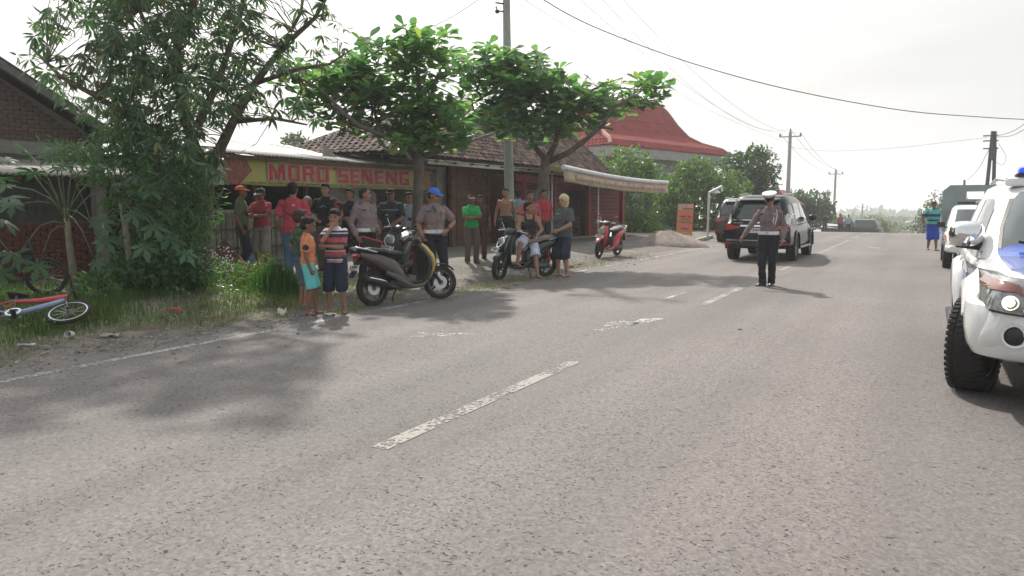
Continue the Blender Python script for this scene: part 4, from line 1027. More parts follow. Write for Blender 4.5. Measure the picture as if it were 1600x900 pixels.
# tall grass tuft
def grass(name, pts, hfun, m, label, kindstuff=True, n=1, seed=0, lean=.35, cat='grass', width=1.0):
    r = random.Random(seed); lv = Leaves('blade')
    for p in pts:
        for _ in range(n):
            h = hfun(r, p); w = r.uniform(0, 6.28); l = r.uniform(.05, lean); d = Vector((math.cos(w) * l, math.sin(w) * l, 1)); lv.add(Vector(p) + Vector((r.uniform(-.03, .03), r.uniform(-.03, .03), -.01)), d, Vector((math.cos(w), math.sin(w), .1)), h)
    lv.V = lv.V * np.array([width, 1, 1]); o = lv.build(name, m, None, world=False); 
    tag(o, label, cat, kind='stuff' if kindstuff else None); return o
rG = random.Random(77)
c = gp(432, 455)
pts = [(c.x + rG.gauss(0, .17), c.y + rG.gauss(0, .19), gz(c.x, c.y)) for _ in range(900)]
grass('tall_grass_tuft', pts, lambda r, p: .62 * r.uniform(.5, 1) * (1 - .6 * min(1, math.hypot(p[0] - c.x, p[1] - c.y) / .6)), leafmat('tuft_blade', (.025, .07, .015), (.05, .115, .025), (.16, .17, .05), .4), 'tall dense dark green grass tuft left of the boys', seed=1, lean=.45, kindstuff=False, cat='grass tuft')
# verge grass: density and height from place
def gdens(p):
    x, y = p
    if x > -7.75 + .25 * math.sin(y * 2.1) + .12 * math.sin(y * 5.3): return 0
    return 1
pts = []; dry = []
e = random.Random(12)
for _ in range(60000):
    y = e.uniform(2.5, 12.2); x = e.uniform(-13.2, -7.3)
    xe = -7.85 + .22 * math.sin(y * 2.1) + .12 * math.sin(y * 5.3) - .25 * smooth(7.6, 6.0, y) - .1 * smooth(9.6, 10.6, y)
    if x > xe: continue
    if y > 10.6 + .3 * math.sin(x * 3): continue
    w = math.sin(x * 1.9 + 1) * math.sin(y * 1.6) + .5 * math.sin(x * 4.3 + y * 3.1)
    if e.random() > .75 + .35 * w: continue
    q = (x, y, gz(x, y) - .01)
    if e.random() < .16 + .8 * smooth(.55, 0, xe - x): dry.append(q) if e.random() < .55 else pts.append(q)
    else: pts.append(q)
def hg(r, p):
    xe = -7.85; return (.055 + .085 * smooth(0, 1.4, xe - p[0]) * (.7 + .4 * math.sin(p[0] * 2.3 + p[1] * 1.9))) * r.uniform(.5, 1.25)
grass('verge_grass', pts, hg, M_grass, 'rough green grass growing over the roadside verge at the left', n=2, seed=2, lean=.9, width=1.2)
grass('dry_verge_grass', dry, lambda r, p: r.uniform(.03, .10), M_dry, 'dry yellow grass along the ragged edge of the verge', n=2, seed=3, lean=1.4, width=1.2)
# broad-leaved ground weeds between the grass
r = random.Random(15); gw = Leaves('oval')
for _ in range(420):
    y = r.uniform(2.8, 10.4); x = r.uniform(-12.5, -8.1)
    if math.sin(x * 2.7 + 2) * math.sin(y * 1.9) + r.uniform(-.4, .4) < .1: continue
    for _ in range(9): gw.add(Vector((x + r.gauss(0, .08), y + r.gauss(0, .08), gz(x, y) + r.uniform(.02, .16))), rv(r) + Vector((0, 0, .4)), Vector((0, 0, 1)) + rv(r) * .5, r.uniform(.035, .075))
tag(gw.build('ground_weeds', M_shrub, None, world=False), 'small broad-leaved weeds scattered through the verge grass', 'weeds', kind='stuff')
dl = Leaves('oval')
for _ in range(500):
    y = r.uniform(2.5, 14); x = -8.0 + r.gauss(-.3, .7)
    dl.add(Vector((x, y, gz(x, y) + .02)), Vector((r.uniform(-1, 1), r.uniform(-1, 1), .1)), Vector((0, 0, 1)) + rv(r) * .3, r.uniform(.04, .09))
tag(dl.build('fallen_leaves', leafmat('dead_leaf', (.14, .09, .05), (.24, .16, .08), (.3, .2, .08), .2, rough=.8), None, world=False), 'brown fallen leaves lying along the verge and road edge', 'leaf litter', kind='stuff')
# scattered small tufts along the far road edge
pts = []
for (px, py, s, n_) in ((545, 487, .18, 90), (522, 492, .16, 60), (560, 482, .14, 50), (738, 455, .35, 150), (760, 450, .3, 150), (790, 441, .3, 160), (815, 440, .25, 120), (850, 436, .3, 90), (900, 418, .3, 110), (928, 415, .4, 120), (935, 408, .25, 60), (720, 420, .3, 60), (765, 418, .4, 60), (990, 398, .5, 80), (700, 455, .2, 40), (480, 470, .3, 160), (455, 480, .25, 140)):
    c0 = gp(px, py)
    for _ in range(n_): pts.append((c0.x + rG.gauss(0, s * .6), c0.y + rG.gauss(0, s), gz(c0.x, c0.y) - .005))
grass('edge_grass', pts, lambda r, p: r.uniform(.04, .12), leafmat('edge_blade', (.12, .14, .03), (.19, .2, .06), (.3, .26, .14), .35), 'thin yellowish grass tufts scattered along the far road edge', n=2, seed=4, lean=1.0)

# ------------------------------------------------------------------ papaya trees
PL = None
def papaya_leaf_mesh():
    """seven-lobed hand leaf with deep cuts, about 1 m unit"""
    vs = [(0, 0, 0)]; fs = []
    lob = [(-150, .45), (-100, .72), (-52, .92), (0, 1.0), (52, .92), (100, .72), (150, .45)]
    for a, l in lob:
        a = math.radians(90 - a); u = Vector((math.cos(a), math.sin(a), 0)); v = Vector((-u.y, u.x, 0)); k = len(vs)
        for s, w, z in ((.28, .12, .0), (.52, .17, -.04), (.55, .22, -.05), (.78, .11, -.13), (1, 0, -.24), (.78, -.11, -.13), (.55, -.22, -.05), (.52, -.17, -.04), (.28, -.12, 0)):
            p = u * (s * l) + v * (w * l * .9) + Vector((0, 0, z * l)); vs.append(tuple(p))
        fs += [(0, k + 8, k), (k, k + 8, k + 7, k + 1), (k + 1, k + 7, k + 6, k + 2), (k + 2, k + 6, k + 5, k + 3), (k + 3, k + 5, k + 4)]
    me = bpy.data.meshes.new('leaf'); me.from_pydata(vs, [], fs); me.materials.append(M_pap); me.update(); return me
PLM = papaya_leaf_mesh()
M_stalk = mat('papaya_stalk', (.10, .135, .065), rough=.6, var=.15)
def papaya(label, trunk, r0, r1, stalks, D):
    b_ = trunk[0]; t = thing('papaya_tree', label, 'tree', b_); mb = MB(); m_ = len(trunk); mb.tube(trunk, [r0 + (r1 - r0) * i / (m_ - 1) for i in range(m_)], 10); mb.build('trunk', mat('papaya_bark', (.22, .21, .15), rough=.9, var=.25, scale=10, bump=.5, bscale=25), t, world=True, sm=True)
    r = random.Random(len(label)); top = trunk[-1]
    for (x, y, d, s) in stalks:
        tip = onD(x, y, d); mid = top.lerp(tip, .55) + Vector((0, 0, .10 * (tip - top).length)); mb = MB(); st = top - Vector((0, 0, r.uniform(0, .3)))
        mb.tube([st, st.lerp(mid, .5) + Vector((0, 0, .05)), mid, tip], [.013, .011, .009, .006], 5); pt = mb.build('leaf_stalk', M_stalk, t, world=True, sm=True)
        dd = (tip - top); dd.z -= .35; dd.normalize(); zz = (Vector((0, 0, 1)) + rv(r) * .45); X = dd.cross(zz).normalized(); Z = X.cross(dd)
        o = inst(PLM, 'leaf', t); o.matrix_local = Matrix.Translation(tip - wloc(t)) @ Matrix(((X.x, dd.x, Z.x), (X.y, dd.y, Z.y), (X.z, dd.z, Z.z))).to_4x4() @ Matrix.Scale(s, 4)
Dp = 11.6
p0 = gp(117, 458)
papaya('slim papaya tree with long pale leaf stalks in front of the red brick low wall', [p0, onD(113, 415, Dp), onD(107, 370, Dp), onD(103, 325, Dp)], .065, .04,
 [(55, 270, 11.2, .34), (20, 320, 11.0, .32), (30, 395, 10.9, .34), (60, 415, 11.0, .28), (140, 268, 11.3, .32), (165, 375, 11.2, .28), (175, 300, 11.6, .30), (80, 245, 11.9, .32), (45, 240, 11.6, .3), (120, 235, 12, .3), (8, 290, 11.5, .34), (150, 410, 11.2, .22), (190, 250, 11.8, .3), (10, 250, 11.8, .34), (95, 262, 11.0, .3)], Dp)
p0 = gp(208, 452)
papaya('second papaya tree with lobed leaves leaning right of the first papaya', [p0, onD(204, 420, 11.4), onD(198, 370, 11.4), onD(190, 318, 11.4)], .06, .04,
 [(235, 300, 11.0, .28), (195, 285, 11.1, .28), (180, 292, 11.3, .24), (208, 335, 11.0, .26), (160, 345, 11.1, .26), (240, 355, 10.9, .3), (265, 372, 10.9, .3), (215, 300, 10.9, .24), (170, 310, 11.6, .28), (290, 395, 11.0, .26), (250, 330, 11.2, .3), (225, 385, 10.8, .28)], 11.4)
# leaves hanging from above at far left edge
p0 = gp(-60, 470)
papaya('papaya tree reaching in from the left edge of the photo', [p0, onD(-58, 400, 11), onD(-55, 330, 11)], .07, .04,
 [(5, 345, 10.8, .32), (12, 310, 10.6, .3), (18, 398, 10.6, .3), (-5, 280, 11, .34), (0, 425, 10.7, .28), (-100, 280, 11, .3), (-110, 350, 11, .3)], 11)
# fallen fern-like branch by the bicycle
fb = thing('fallen_branch', 'fallen green branch lying on the grass right of the red bicycle', 'branch', gp(150, 470))
mb = MB(); a = gp(140, 475) + Vector((0, 0, .12)); b_ = gp(205, 452) + Vector((0, 0, .3)); P = wander(random.Random(3), a, b_, 5, .1); mb.tube(P, .01, 5)
P2 = wander(random.Random(4), onD(165, 430, 10.6), onD(190, 452, 10.5), 4, .1); mb.tube(P2, .008, 5); mb.build('stem', M_stalk, fb, world=True)
lvv = Leaves('lance'); r = random.Random(6)
for Q in (P, P2):
    for i in range(len(Q) - 1):
        for s in range(14):
            q = Q[i].lerp(Q[i + 1], s / 14); lvv.add(q, rv(r) + Vector((0, 0, .1)), Vector((0, 0, 1)) + rv(r) * .5, r.uniform(.07, .13))
lvv.build('foliage', M_bright, fb)['kind'] = 'stuff'

# ------------------------------------------------------------------ trees around the red-roofed house and beyond
blob_tree('garden_tree', 'bright green young tree directly right of the rolled awning', 'tree', onD(985, 375, 37) * 1, [(S_(975, 255, 38), (1.3, 1.3, .85)), (S_(1000, 290, 38), (1.4, 1.2, 1.1)), (S_(985, 340, 37.5), (1.3, 1.2, 1.0)), (S_(955, 300, 38.5), (1.0, 1, 1.0)), (S_(1010, 262, 38.2), (.7, .8, .6)), (S_(1010, 360, 37), (1.0, 1, .6))], M_bright, 51, leaf=.20, n=1100, per=5, trunk=(.14, .06))
blob_tree('garden_tree', 'bushy tree with reddish young shoots behind the orange notice board', 'tree', onD(1075, 372, 41), [(S_(1075, 285, 42), (1.7, 1.5, 1.2)), (S_(1110, 290, 42), (1.5, 1.4, 1.3)), (S_(1060, 330, 41), (1.4, 1.3, 1.3)), (S_(1110, 340, 41.5), (1.5, 1.3, 1.2)), (S_(1140, 300, 42), (1.2, 1.2, 1.1)), (S_(1085, 262, 42), (1.0, 1.0, .6)), (S_(1040, 305, 41.5), (.9, 1, 1.1)), (S_(1040, 350, 41), (1.0, 1, .8)), (S_(1140, 345, 41), (1.2, 1, .8))], M_bright, 52, leaf=.22, n=2000, per=5, trunk=(.18, .08))
blob_tree('garden_tree', 'taller darker tree behind the two black cars', 'tree', onD(1175, 365, 50), [(S_(1175, 265, 50), (1.9, 1.7, 1.3)), (S_(1160, 300, 50), (1.9, 1.7, 1.4)), (S_(1190, 290, 50), (1.1, 1.4, 1.5)), (S_(1150, 255, 51), (1.2, 1.2, .7)), (S_(1185, 240, 50), (.9, 1, .6)), (S_(1175, 335, 49), (1.6, 1.4, 1.0))], M_far, 53, leaf=.26, n=1500, per=5, trunk=(.2, .09))
blob_tree('roadside_tree', 'round green tree beyond the cars at the left side of the crest', 'tree', onD(1262, 362, 75), [(S_(1250, 325, 75), (1.7, 1.6, 1.4)), (S_(1275, 322, 75), (1.6, 1.6, 1.6)), (S_(1290, 335, 76), (1.1, 1.1, 1.0)), (S_(1258, 345, 75), (2.0, 1.5, .9)), (S_(1245, 308, 75), (.9, .9, .7))], M_far, 54, leaf=.32, n=1100, per=5, trunk=(.2, .1))
blob_tree('roadside_bush', 'pale bushy tree beyond the crest right of the parked cars', 'bush', onD(1375, 368, 95), [(S_(1368, 352, 95), (1.7, 1.6, 1.2)), (S_(1385, 358, 95), (1.9, 1.5, .9)), (S_(1355, 362, 95), (1.2, 1.2, .8))], leafmat('pale_leaf', (.09, .12, .05), (.13, .16, .06), (.2, .18, .1), .35), 55, leaf=.3, n=500, per=4, trunk=(.12, .06))
blob_tree('roadside_bush', 'bush at the right side of the road behind the walking man', 'bush', onD(1440, 368, 80), [(S_(1438, 355, 80), (1.2, 1.1, 1.0)), (S_(1458, 340, 80), (1.6, 1.5, 1.7)), (S_(1480, 325, 80), (2.2, 1.6, 1.9))], M_far, 56, leaf=.3, n=700, per=4, trunk=(.12, .06))
blob_tree('roadside_bush', 'small green bush in front of the far utility pole', 'bush', onD(1312, 358, 85), [(S_(1312, 349, 85), (.9, .8, .8))], M_far, 57, leaf=.25, n=160, per=4, trunk=(.08, .04))
blob_tree('roadside_bush', 'brownish thin bush beside the second utility pole', 'bush', onD(1300, 360, 85), [(S_(1297, 345, 85), (.7, .7, 1.0))], leafmat('straw_leaf', (.25, .2, .1), (.3, .25, .14), (.3, .28, .2), .3), 60, leaf=.2, n=120, per=3, trunk=(.05, .02))
blob_tree('distant_tree', 'pale distant tree crown seen over the stall roof right of the mango', 'tree', onD(560, 300, 60), [(S_(560, 230, 60), (2.6, 1.5, .7)), (S_(525, 240, 60), (1.6, 1.2, .7)), (S_(600, 240, 60), (1.8, 1.2, .6))], M_far, 58, leaf=.4, n=420, per=4, trunk=(.2, .1))
blob_tree('distant_tree', 'small distant tree crown above the left end of the stall roof', 'tree', onD(462, 300, 60), [(S_(462, 226, 60), (1.0, 1.0, .8))], M_far, 59, leaf=.35, n=160, per=4, trunk=(.15, .07))
# grass patch under roadside tree
# far woods beyond the water: one mass
def woods(name, D, x0, x1, top, jitter, base, m, seed, label, leaf, n):
    r = random.Random(seed); lv = Leaves('oval')
    for _ in range(n):
        px = r.uniform(x0, x1); tp = top + jitter * (math.sin(px * .045) + .6 * math.sin(px * .13 + 2) + .4 * math.sin(px * .31)); py = r.uniform(tp, base) if r.random() < .5 else tp + abs(r.gauss(0, 3))
        p = onD(px, py, D + r.uniform(-25, 25)); lv.add(p, rv(r), Vector((0, 0, 1)) + rv(r), leaf * r.uniform(.6, 1.3))
    tag(lv.build(name, m, None, world=False), label, 'woodland', kind='stuff')
woods('far_woodland', 560, 1180, 1800, 335, 2.4, 358, M_far, 61, 'hazy line of far trees beyond the water under the sky', 5.0, 9000)
woods('middle_woodland', 300, 1290, 1420, 346, 2.0, 372, M_far, 62, 'green scrub below the crest in front of the hazy far trees', 3.0, 2500)
woods('middle_woodland', 300, 1440, 1800, 346, 2.0, 372, M_far, 63, 'green scrub below the crest at the right side of the water', 3.0, 2500)
# water
mb = MB(); mb.quad((-30, 300, -15.9), (330, 300, -15.9), (380, 520, -15.9), (-60, 520, -15.9))
struct('water', mb, mat('grey_water', (.20, .24, .25), rough=.12, var=.05, spec=.8), recalc=False)
# ================================================================== people
def V3(*a): return Vector(a)
def ik(S, W, l1, l2, pole):
    d = W - S; Lr = d.length; dr = d.normalized(); Lr = max(abs(l1 - l2) + .01, min(Lr, (l1 + l2) * .999)); a = (l1 * l1 - l2 * l2 + Lr * Lr) / (2 * Lr); h = math.sqrt(max(0, l1 * l1 - a * a))
    p = Vector(pole); p = (p - dr * p.dot(dr)); p = p.normalized() if p.length > 1e-4 else dr.orthogonal().normalized()
    return S + dr * a + p * h, S + dr * Lr
def remesh(o, vox, smooth_it=3, keep=None):
    mods = [('REMESH', dict(mode='VOXEL', voxel_size=vox, use_smooth_shade=True)), ('SMOOTH', dict(factor=.5, iterations=smooth_it))]
    if keep: mods.append(('DECIMATE', dict(ratio=keep)))
    bake(o, mods); o.data.polygons.foreach_set('use_smooth', [True] * len(o.data.polygons)); return o
def wrinkle(o, amp, freq, seed):
    me = o.data; n = len(me.vertices); co = np.zeros(n * 3); me.vertices.foreach_get('co', co); co = co.reshape(-1, 3); no = np.zeros(n * 3); me.vertices.foreach_get('normal', no); no = no.reshape(-1, 3)
    r = np.random.RandomState(seed); d = np.zeros(n)
    for _ in range(7):
        k = r.normal(size=3) * freq * np.array([1, 1, 1.6]); d += np.sin(co @ k + r.uniform(0, 6.28))
    me.vertices.foreach_set('co', (co + no * (d * amp / 3)[:, None]).ravel()); me.update()
def skinmat(name, c): return mat(name, c, rough=.5, var=.08, scale=12, spec=.35)
SK = [skinmat('skin_brown', (.30, .16, .105)), skinmat('skin_dark_brown', (.215, .11, .075)), skinmat('skin_tan', (.40, .24, .165))]
M_hair = mat('black_hair', (.012, .010, .009), rough=.85, var=.3, scale=60, bump=.6, bscale=120)
def cloth(name, c, **k): return mat(name, c, rough=.9, var=.10, scale=9, bump=.35, bscale=22, **k)
M_eye = mat('eye_dark', (.01, .008, .007), rough=.25)
M_lip = mat('lip_brown', (.14, .055, .045), rough=.5)
M_sole = mat('dark_shoe', (.018, .017, .017), rough=.45)
M_sandal = mat('sandal_rubber', (.05, .035, .03), rough=.8)
_pc = [0]
def person(label, pos, a, H=1.68, skin=0, shirt=None, pants=None, hair=M_hair, hairstyle='short', cap=None, R=None, Lh=None, Rp=(.3, -.6, -.2), Lp=(-.3, -.6, -.2), feet=None, hipz=.90, lean=0, head=0, nod=0, wide=1.0, belly=0, shoes='shoe', child=False, vox=.010, group=None, curlR=.7, curlL=.7, kneeR=(.1, 1, 0), kneeL=(-.1, 1, 0), hipshift=(0, 0), shoecol=None, extras=None, palmR=None, palmL=None, handdirR=None, handdirL=None):
    _pc[0] += 1; sd = _pc[0]; k = H / 1.70; rz = yaw + math.radians(a)
    t = thing('person', label, 'person', pos, rz, group)
    dz = hipz - .90; hs = 1.20 if child else 1.07; sw = .88 if child else 1.0
    lm = Matrix.Rotation(-lean, 3, 'X'); pel = V3(hipshift[0], hipshift[1], .92 + dz)
    def U(x, y, z): return pel + lm @ V3(x, y, z - .92)
    w = wide
    def ring(z, rx, ry, yo=0, n=18, pwr=2.4):
        out = []
        for i in range(n):
            q = 2 * PI * i / n; c, s = math.cos(q), math.sin(q); out.append(U(rx * w * sw * math.copysign(abs(c) ** (2 / pwr), c), yo + ry * w * math.copysign(abs(s) ** (2 / pwr), s), z))
        return out
    bl = belly
    prof = [(.84, .150, .095, -.005), (.92, .165, .110, -.005 + bl * .3), (1.00, .152, .103 + bl * .5, .0 + bl * .5), (1.10, .132, .096 + bl * .6, .005 + bl * .6), (1.22, .155, .108 + bl * .3, .005 + bl * .3), (1.32, .158, .108, .0), (1.385, .132, .090, -.01), (1.43, .095, .07, -.015), (1.46, .062, .055, -.015)]
    # arms
    arms = []
    for s, W, pole in ((1, R, Rp), (-1, Lh, Lp)):
        S = U(s * .163 * sw * w, -.01, 1.366)
        if W is None: W = (s * .27, .03, .86)
        Wv = U(*W); E_, Wr = ik(S, Wv, .29, .255, lm @ Vector(pole)); arms.append((s, S, E_, Wr))
    feet = feet or ((.11, .0, .075), (-.11, .02, .075)); legs = []
    for s, F_, pole in ((1, feet[0], kneeR), (-1, feet[1], kneeL)):
        Hp = pel + V3(s * .092 * sw, 0, -.03); K_, A_ = ik(Hp, Vector(F_[:3]), .42, .41, pole); legs.append((s, Hp, K_, A_, F_[3] if len(F_) > 3 else s * -12))
    # ---------------- body, one continuous surface
    B = MB(); B.loft([ring(*p) for p in prof])
    hc = U(0, .015, 1.585) + V3(0, 0, .02 if child else 0); hr = Matrix.Rotation(math.radians(head), 3, 'Z') @ Matrix.Rotation(-math.radians(nod), 3, 'X')
    def Hd(x, y, z): return hc + hr @ (V3(x, y, z) * hs)
    B.tube([U(0, -.015, 1.40), U(0, -.005, 1.47), hc + hr @ V3(0, -.02, -.03)], [.062 * w ** .5, .055 * w ** .5, .055], 10)
    B.ell(Hd(0, -.012, .025), (.074 * hs, .092 * hs, .088 * hs), 16, 12, hr); B.ell(Hd(0, .02, -.035), (.056 * hs, .066 * hs, .078 * hs), 14, 10, hr); B.ell(Hd(0, .058, -.078), (.028 * hs, .024 * hs, .022 * hs), 8, 6, hr)
    B.tube([Hd(0, .072, .022), Hd(0, .090, -.008), Hd(0, .100, -.022)], [.010 * hs, .013 * hs, .016 * hs], 6); B.ell(Hd(0, .068, .035), (.05 * hs, .018 * hs, .012 * hs), 8, 5, hr); B.ell(Hd(0, .078, -.047), (.024 * hs, .014 * hs, .011 * hs), 8, 5, hr)
    for s in (-1, 1): B.ell(Hd(s * .074, -.01, -.005), (.010 * hs, .019 * hs, .032 * hs), 8, 6, hr); B.ell(Hd(s * .036, .056, -.022), (.02 * hs, .018 * hs, .02 * hs), 8, 5, hr)
    aw_ = .9 if child else 1.0
    wa = (w ** .8) * aw_
    palm = {1: palmR, -1: palmL}; hdir = {1: handdirR, -1: handdirL}; curl = {1: curlR, -1: curlL}; hands = {}
    for s, S, E_, Wr in arms:
        B.ell(S, (.058 * wa, .058 * wa, .058 * wa), 10, 8)
        B.tube([S, S.lerp(E_, .5), E_], [.054 * wa, .047 * wa, .041 * wa], 10); B.ell(E_, (.042 * wa,) * 3, 8, 6)
        B.tube([E_, E_.lerp(Wr, .3), Wr], [.040 * wa, .042 * wa, .028 * wa], 10)
        fd = (Wr - E_).normalized(); hd_ = (Vector(hdir[s]).normalized() if hdir[s] else fd)
        pn = palm[s]; pn = Vector(pn) if pn else V3(-s, .15, 0)      # direction the palm faces
        pn = (pn - hd_ * pn.dot(hd_)).normalized(); sdv = hd_.cross(pn)   # across the palm
        if sdv.y < 0: sdv = -sdv                                         # thumb side: forward
        hz = .9 if child else 1.0
        pc = Wr + hd_ * .048 * hz; Rm = Matrix((sdv, pn, hd_)).transposed(); B.ell(Wr + hd_ * .005, (.029, .024, .03), 8, 6, Rm); B.ell(pc, (.041 * hz, .018 * hz, .052 * hz), 10, 8, Rm)
        cu = curl[s]; tips = []
        for f_, (off, ln) in enumerate(((.030, .070), (.010, .080), (-.011, .074), (-.031, .058))):
            b0 = Wr + hd_ * .088 * hz + sdv * off * hz; d1 = (hd_ * math.cos(cu * .6) + pn * math.sin(cu * .6) + sdv * off * 2).normalized(); d2 = hd_ * math.cos(cu * 1.5) + pn * math.sin(cu * 1.5); d3 = hd_ * math.cos(cu * 2.3) + pn * math.sin(cu * 2.3); l_ = ln * hz
            p1 = b0 + d1 * l_ * .45; p2 = p1 + d2 * l_ * .32; p3 = p2 + d3 * l_ * .25; B.tube([b0 - hd_ * .03, b0, p1, p2, p3], [.0095, .0098, .0092, .0085, .007], 6)
        tb = Wr + hd_ * .03 + sdv * .028; B.tube([tb - sdv * .012, tb + sdv * .018 + hd_ * .02 + pn * .01, tb + sdv * .028 + hd_ * .045 + pn * .022, tb + sdv * .024 + hd_ * .066 + pn * .03], [.013, .012, .0105, .008], 6)
        hands[s] = (Wr, hd_, pn, sdv)
    for s, Hp, K_, A_, toe in legs:
        lw = w ** .7 * (.9 if child else 1)
        B.tube([Hp + V3(0, 0, .02), Hp.lerp(K_, .35), K_], [.085 * lw, .078 * lw, .055 * lw], 10); B.ell(K_, (.054 * lw,) * 3, 8, 6); B.tube([K_, K_.lerp(A_, .3) + V3(0, -.012, 0), K_.lerp(A_, .75), A_], [.051 * lw, .056 * lw, .040 * lw, .034 * lw], 10)
        td = Matrix.Rotation(math.radians(toe), 3, 'Z') @ V3(0, 1, 0); tx = V3(td.y, -td.x, 0); az = A_.z - .075
        Rm = Matrix((tx, td, V3(0, 0, 1))).transposed(); B.tube([A_, A_ + V3(0, 0, -.04) + td * .01], [.034, .036], 8); B.ell(A_ + td * -.02 + V3(0, 0, -.045), (.032, .04, .032), 8, 6, Rm); B.ell(A_ + td * .055 + V3(0, 0, -.048), (.038, .095, .027), 10, 6, Rm); B.ell(A_ + td * .12 + V3(0, 0, -.056), (.042, .045, .018), 8, 5, Rm)
    sc = lambda mb: setattr(mb, 'v', [(p[0] * k, p[1] * k, p[2] * k) for p in mb.v])
    sc(B); o = B.build('body', SK[skin], t, recalc=True); remesh(o, vox * k, 2)
    # ---------------- face
    for s in (-1, 1):
        m_ = MB(); m_.ell(Hd(s * .030, .0755, .012), (.0125 * hs, .008, .0075 * hs), 8, 6, hr); sc(m_); m_.build('eye', M_eye, t, sm=True)
        m_ = MB(); m_.tube([Hd(s * .014, .083, .032), Hd(s * .032, .081, .037), Hd(s * .048, .070, .031)], [.004, .0055, .003], 5); sc(m_); m_.build('eyebrow', M_hair, t, sm=True)
    m_ = MB(); m_.tube([Hd(-.022, .085, -.047), Hd(0, .094, -.045), Hd(.022, .085, -.047)], [.003, .007, .003], 6); sc(m_); m_.build('mouth', M_lip, t, sm=True)
    # ---------------- hair
    if hair is not None and hairstyle != 'none':
        m_ = MB(); rr_ = random.Random(sd)
        if hairstyle == 'short': m_.ell(Hd(0, -.028, .045), (.081 * hs, .094 * hs, .083 * hs), 16, 12, hr); m_.ell(Hd(0, -.05, .0), (.076 * hs, .068 * hs, .075 * hs), 14, 10, hr); m_.ell(Hd(0, .03, .094), (.058 * hs, .052 * hs, .030 * hs), 12, 8, hr)
        elif hairstyle == 'crop': m_.ell(Hd(0, -.022, .037), (.078 * hs, .092 * hs, .084 * hs), 16, 12, hr); m_.ell(Hd(0, -.05, .0), (.072 * hs, .064 * hs, .07 * hs), 14, 10, hr)
        elif hairstyle == 'boy': m_.ell(Hd(0, -.022, .05), (.086 * hs, .096 * hs, .083 * hs), 16, 12, hr); m_.ell(Hd(0, -.05, .0), (.079 * hs, .068 * hs, .08 * hs), 14, 10, hr); m_.ell(Hd(0, .045, .086), (.062 * hs, .045 * hs, .036 * hs), 12, 8, hr)
        elif hairstyle == 'bushy':
            m_.ell(Hd(0, -.025, .055), (.095 * hs, .105 * hs, .092 * hs), 16, 12, hr); m_.ell(Hd(0, -.06, -.03), (.085 * hs, .065 * hs, .10 * hs), 14, 10, hr)
            for _ in range(40):
                d = rv(rr_); d.z = abs(d.z) if d.y > 0 else d.z * .8
                m_.ell(Hd(d.x * .085, -.03 + d.y * .09, .055 + d.z * .085), (.024, .024, .022), 6, 5)
        if hairstyle in ('short', 'boy'):
            for _ in range(22):
                d = rv(rr_); d.z = abs(d.z) * .8 + .2; d.normalize(); q = Hd(d.x * .074, -.02 + d.y * .086, .048 + d.z * .076); m_.tube([q, q + (hr @ d) * .016 + V3(0, 0, .006)], [.016, .003], 5)
        sc(m_); o = m_.build('hair', hair, t); remesh(o, .009 * k, 1)
    # ---------------- trousers
    if pants:
        m_ = MB(); pl = pants.get('len', 'long'); fl = pants.get('flare', 0)
        m_.loft([ring(.83, .158, .112), ring(.92, .172, .120, -.005), ring(1.005, .158, .112 + bl * .45, bl * .4)])
        for s, Hp, K_, A_, toe in legs:
            lw = w ** .7
            if pl == 'long': m_.tube([Hp + V3(0, 0, .04), Hp.lerp(K_, .4), K_, K_.lerp(A_, .5), A_ + V3(0, 0, -.03)], [.105 * lw, .100 * lw, .077 * lw, .070 * lw, .072 * lw], 12)
            elif pl == 'knee': e = Hp.lerp(K_, .98) if pants.get('short') is None else Hp.lerp(K_, pants['short']); m_.tube([Hp + V3(0, 0, .04), Hp.lerp(e, .5), e], [.105 * lw, (.105 + fl * .3) * lw, (.094 + fl) * lw], 12)
            elif pl == 'below': e = K_.lerp(A_, .22); m_.tube([Hp + V3(0, 0, .04), Hp.lerp(K_, .5), K_, e], [.105 * lw, .108 * lw, (.092 + fl) * lw, (.088 + fl) * lw], 12)
        sc(m_); o = m_.build(pants.get('name', 'trousers' if pl == 'long' else 'shorts'), pants['m'], t); remesh(o, .011 * k, 2); wrinkle(o, .0045, 22, sd)
    # ---------------- shirt
    if shirt:
        m_ = MB(); sl = shirt.get('sleeve', 'short'); g = shirt.get('loose', .014); z0 = shirt.get('z0', .90)
        pr = [(z0, .168 + g * .8, .118 + g * .6 + bl * .35, bl * .4), (.98, .160 + g, .113 + g + bl * .55, bl * .5), (1.10, .140 + g, .103 + g + bl * .6, .005 + bl * .6), (1.22, .163 + g, .116 + g + bl * .3, .005 + bl * .3), (1.32, .162 + g * .5, .114 + g * .5, 0), (1.388, .134 + g * .3, .098 + g * .3, -.01), (1.432, .105, .078, -.012), (1.462, .072, .066, -.012)]
        if sl == 'tank': pr = pr[:4] + [(1.28, .160, .120, .0), (1.34, .135, .118, 0)]
        m_.loft([ring(*p) for p in pr])
        if sl == 'tank':
            for s in (-1, 1): m_.tube([U(s * .085, .09, 1.31), U(s * .095, .07, 1.40), U(s * .095, -.02, 1.452), U(s * .09, -.085, 1.38), U(s * .085, -.10, 1.28)], .024, 6)
        for s, S, E_, Wr in arms:
            if sl == 'tank': continue
            m_.ell(S, ((.060 + g * .3) * wa,) * 3, 10, 8)
            if sl == 'short': m_.tube([S, S.lerp(E_, .4), S.lerp(E_, .80)], [(.064 + g * .3) * wa, (.062 + g * .6) * wa, (.060 + g) * wa], 12)
            elif sl == 'long': m_.tube([S, S.lerp(E_, .5), E_], [.065 * wa, .058 * wa, .054 * wa], 12); m_.ell(E_, (.054 * wa,) * 3, 8, 6); m_.tube([E_, E_.lerp(Wr, .5), Wr.lerp(E_, .04)], [.053 * wa, .050 * wa, .042 * wa], 12)
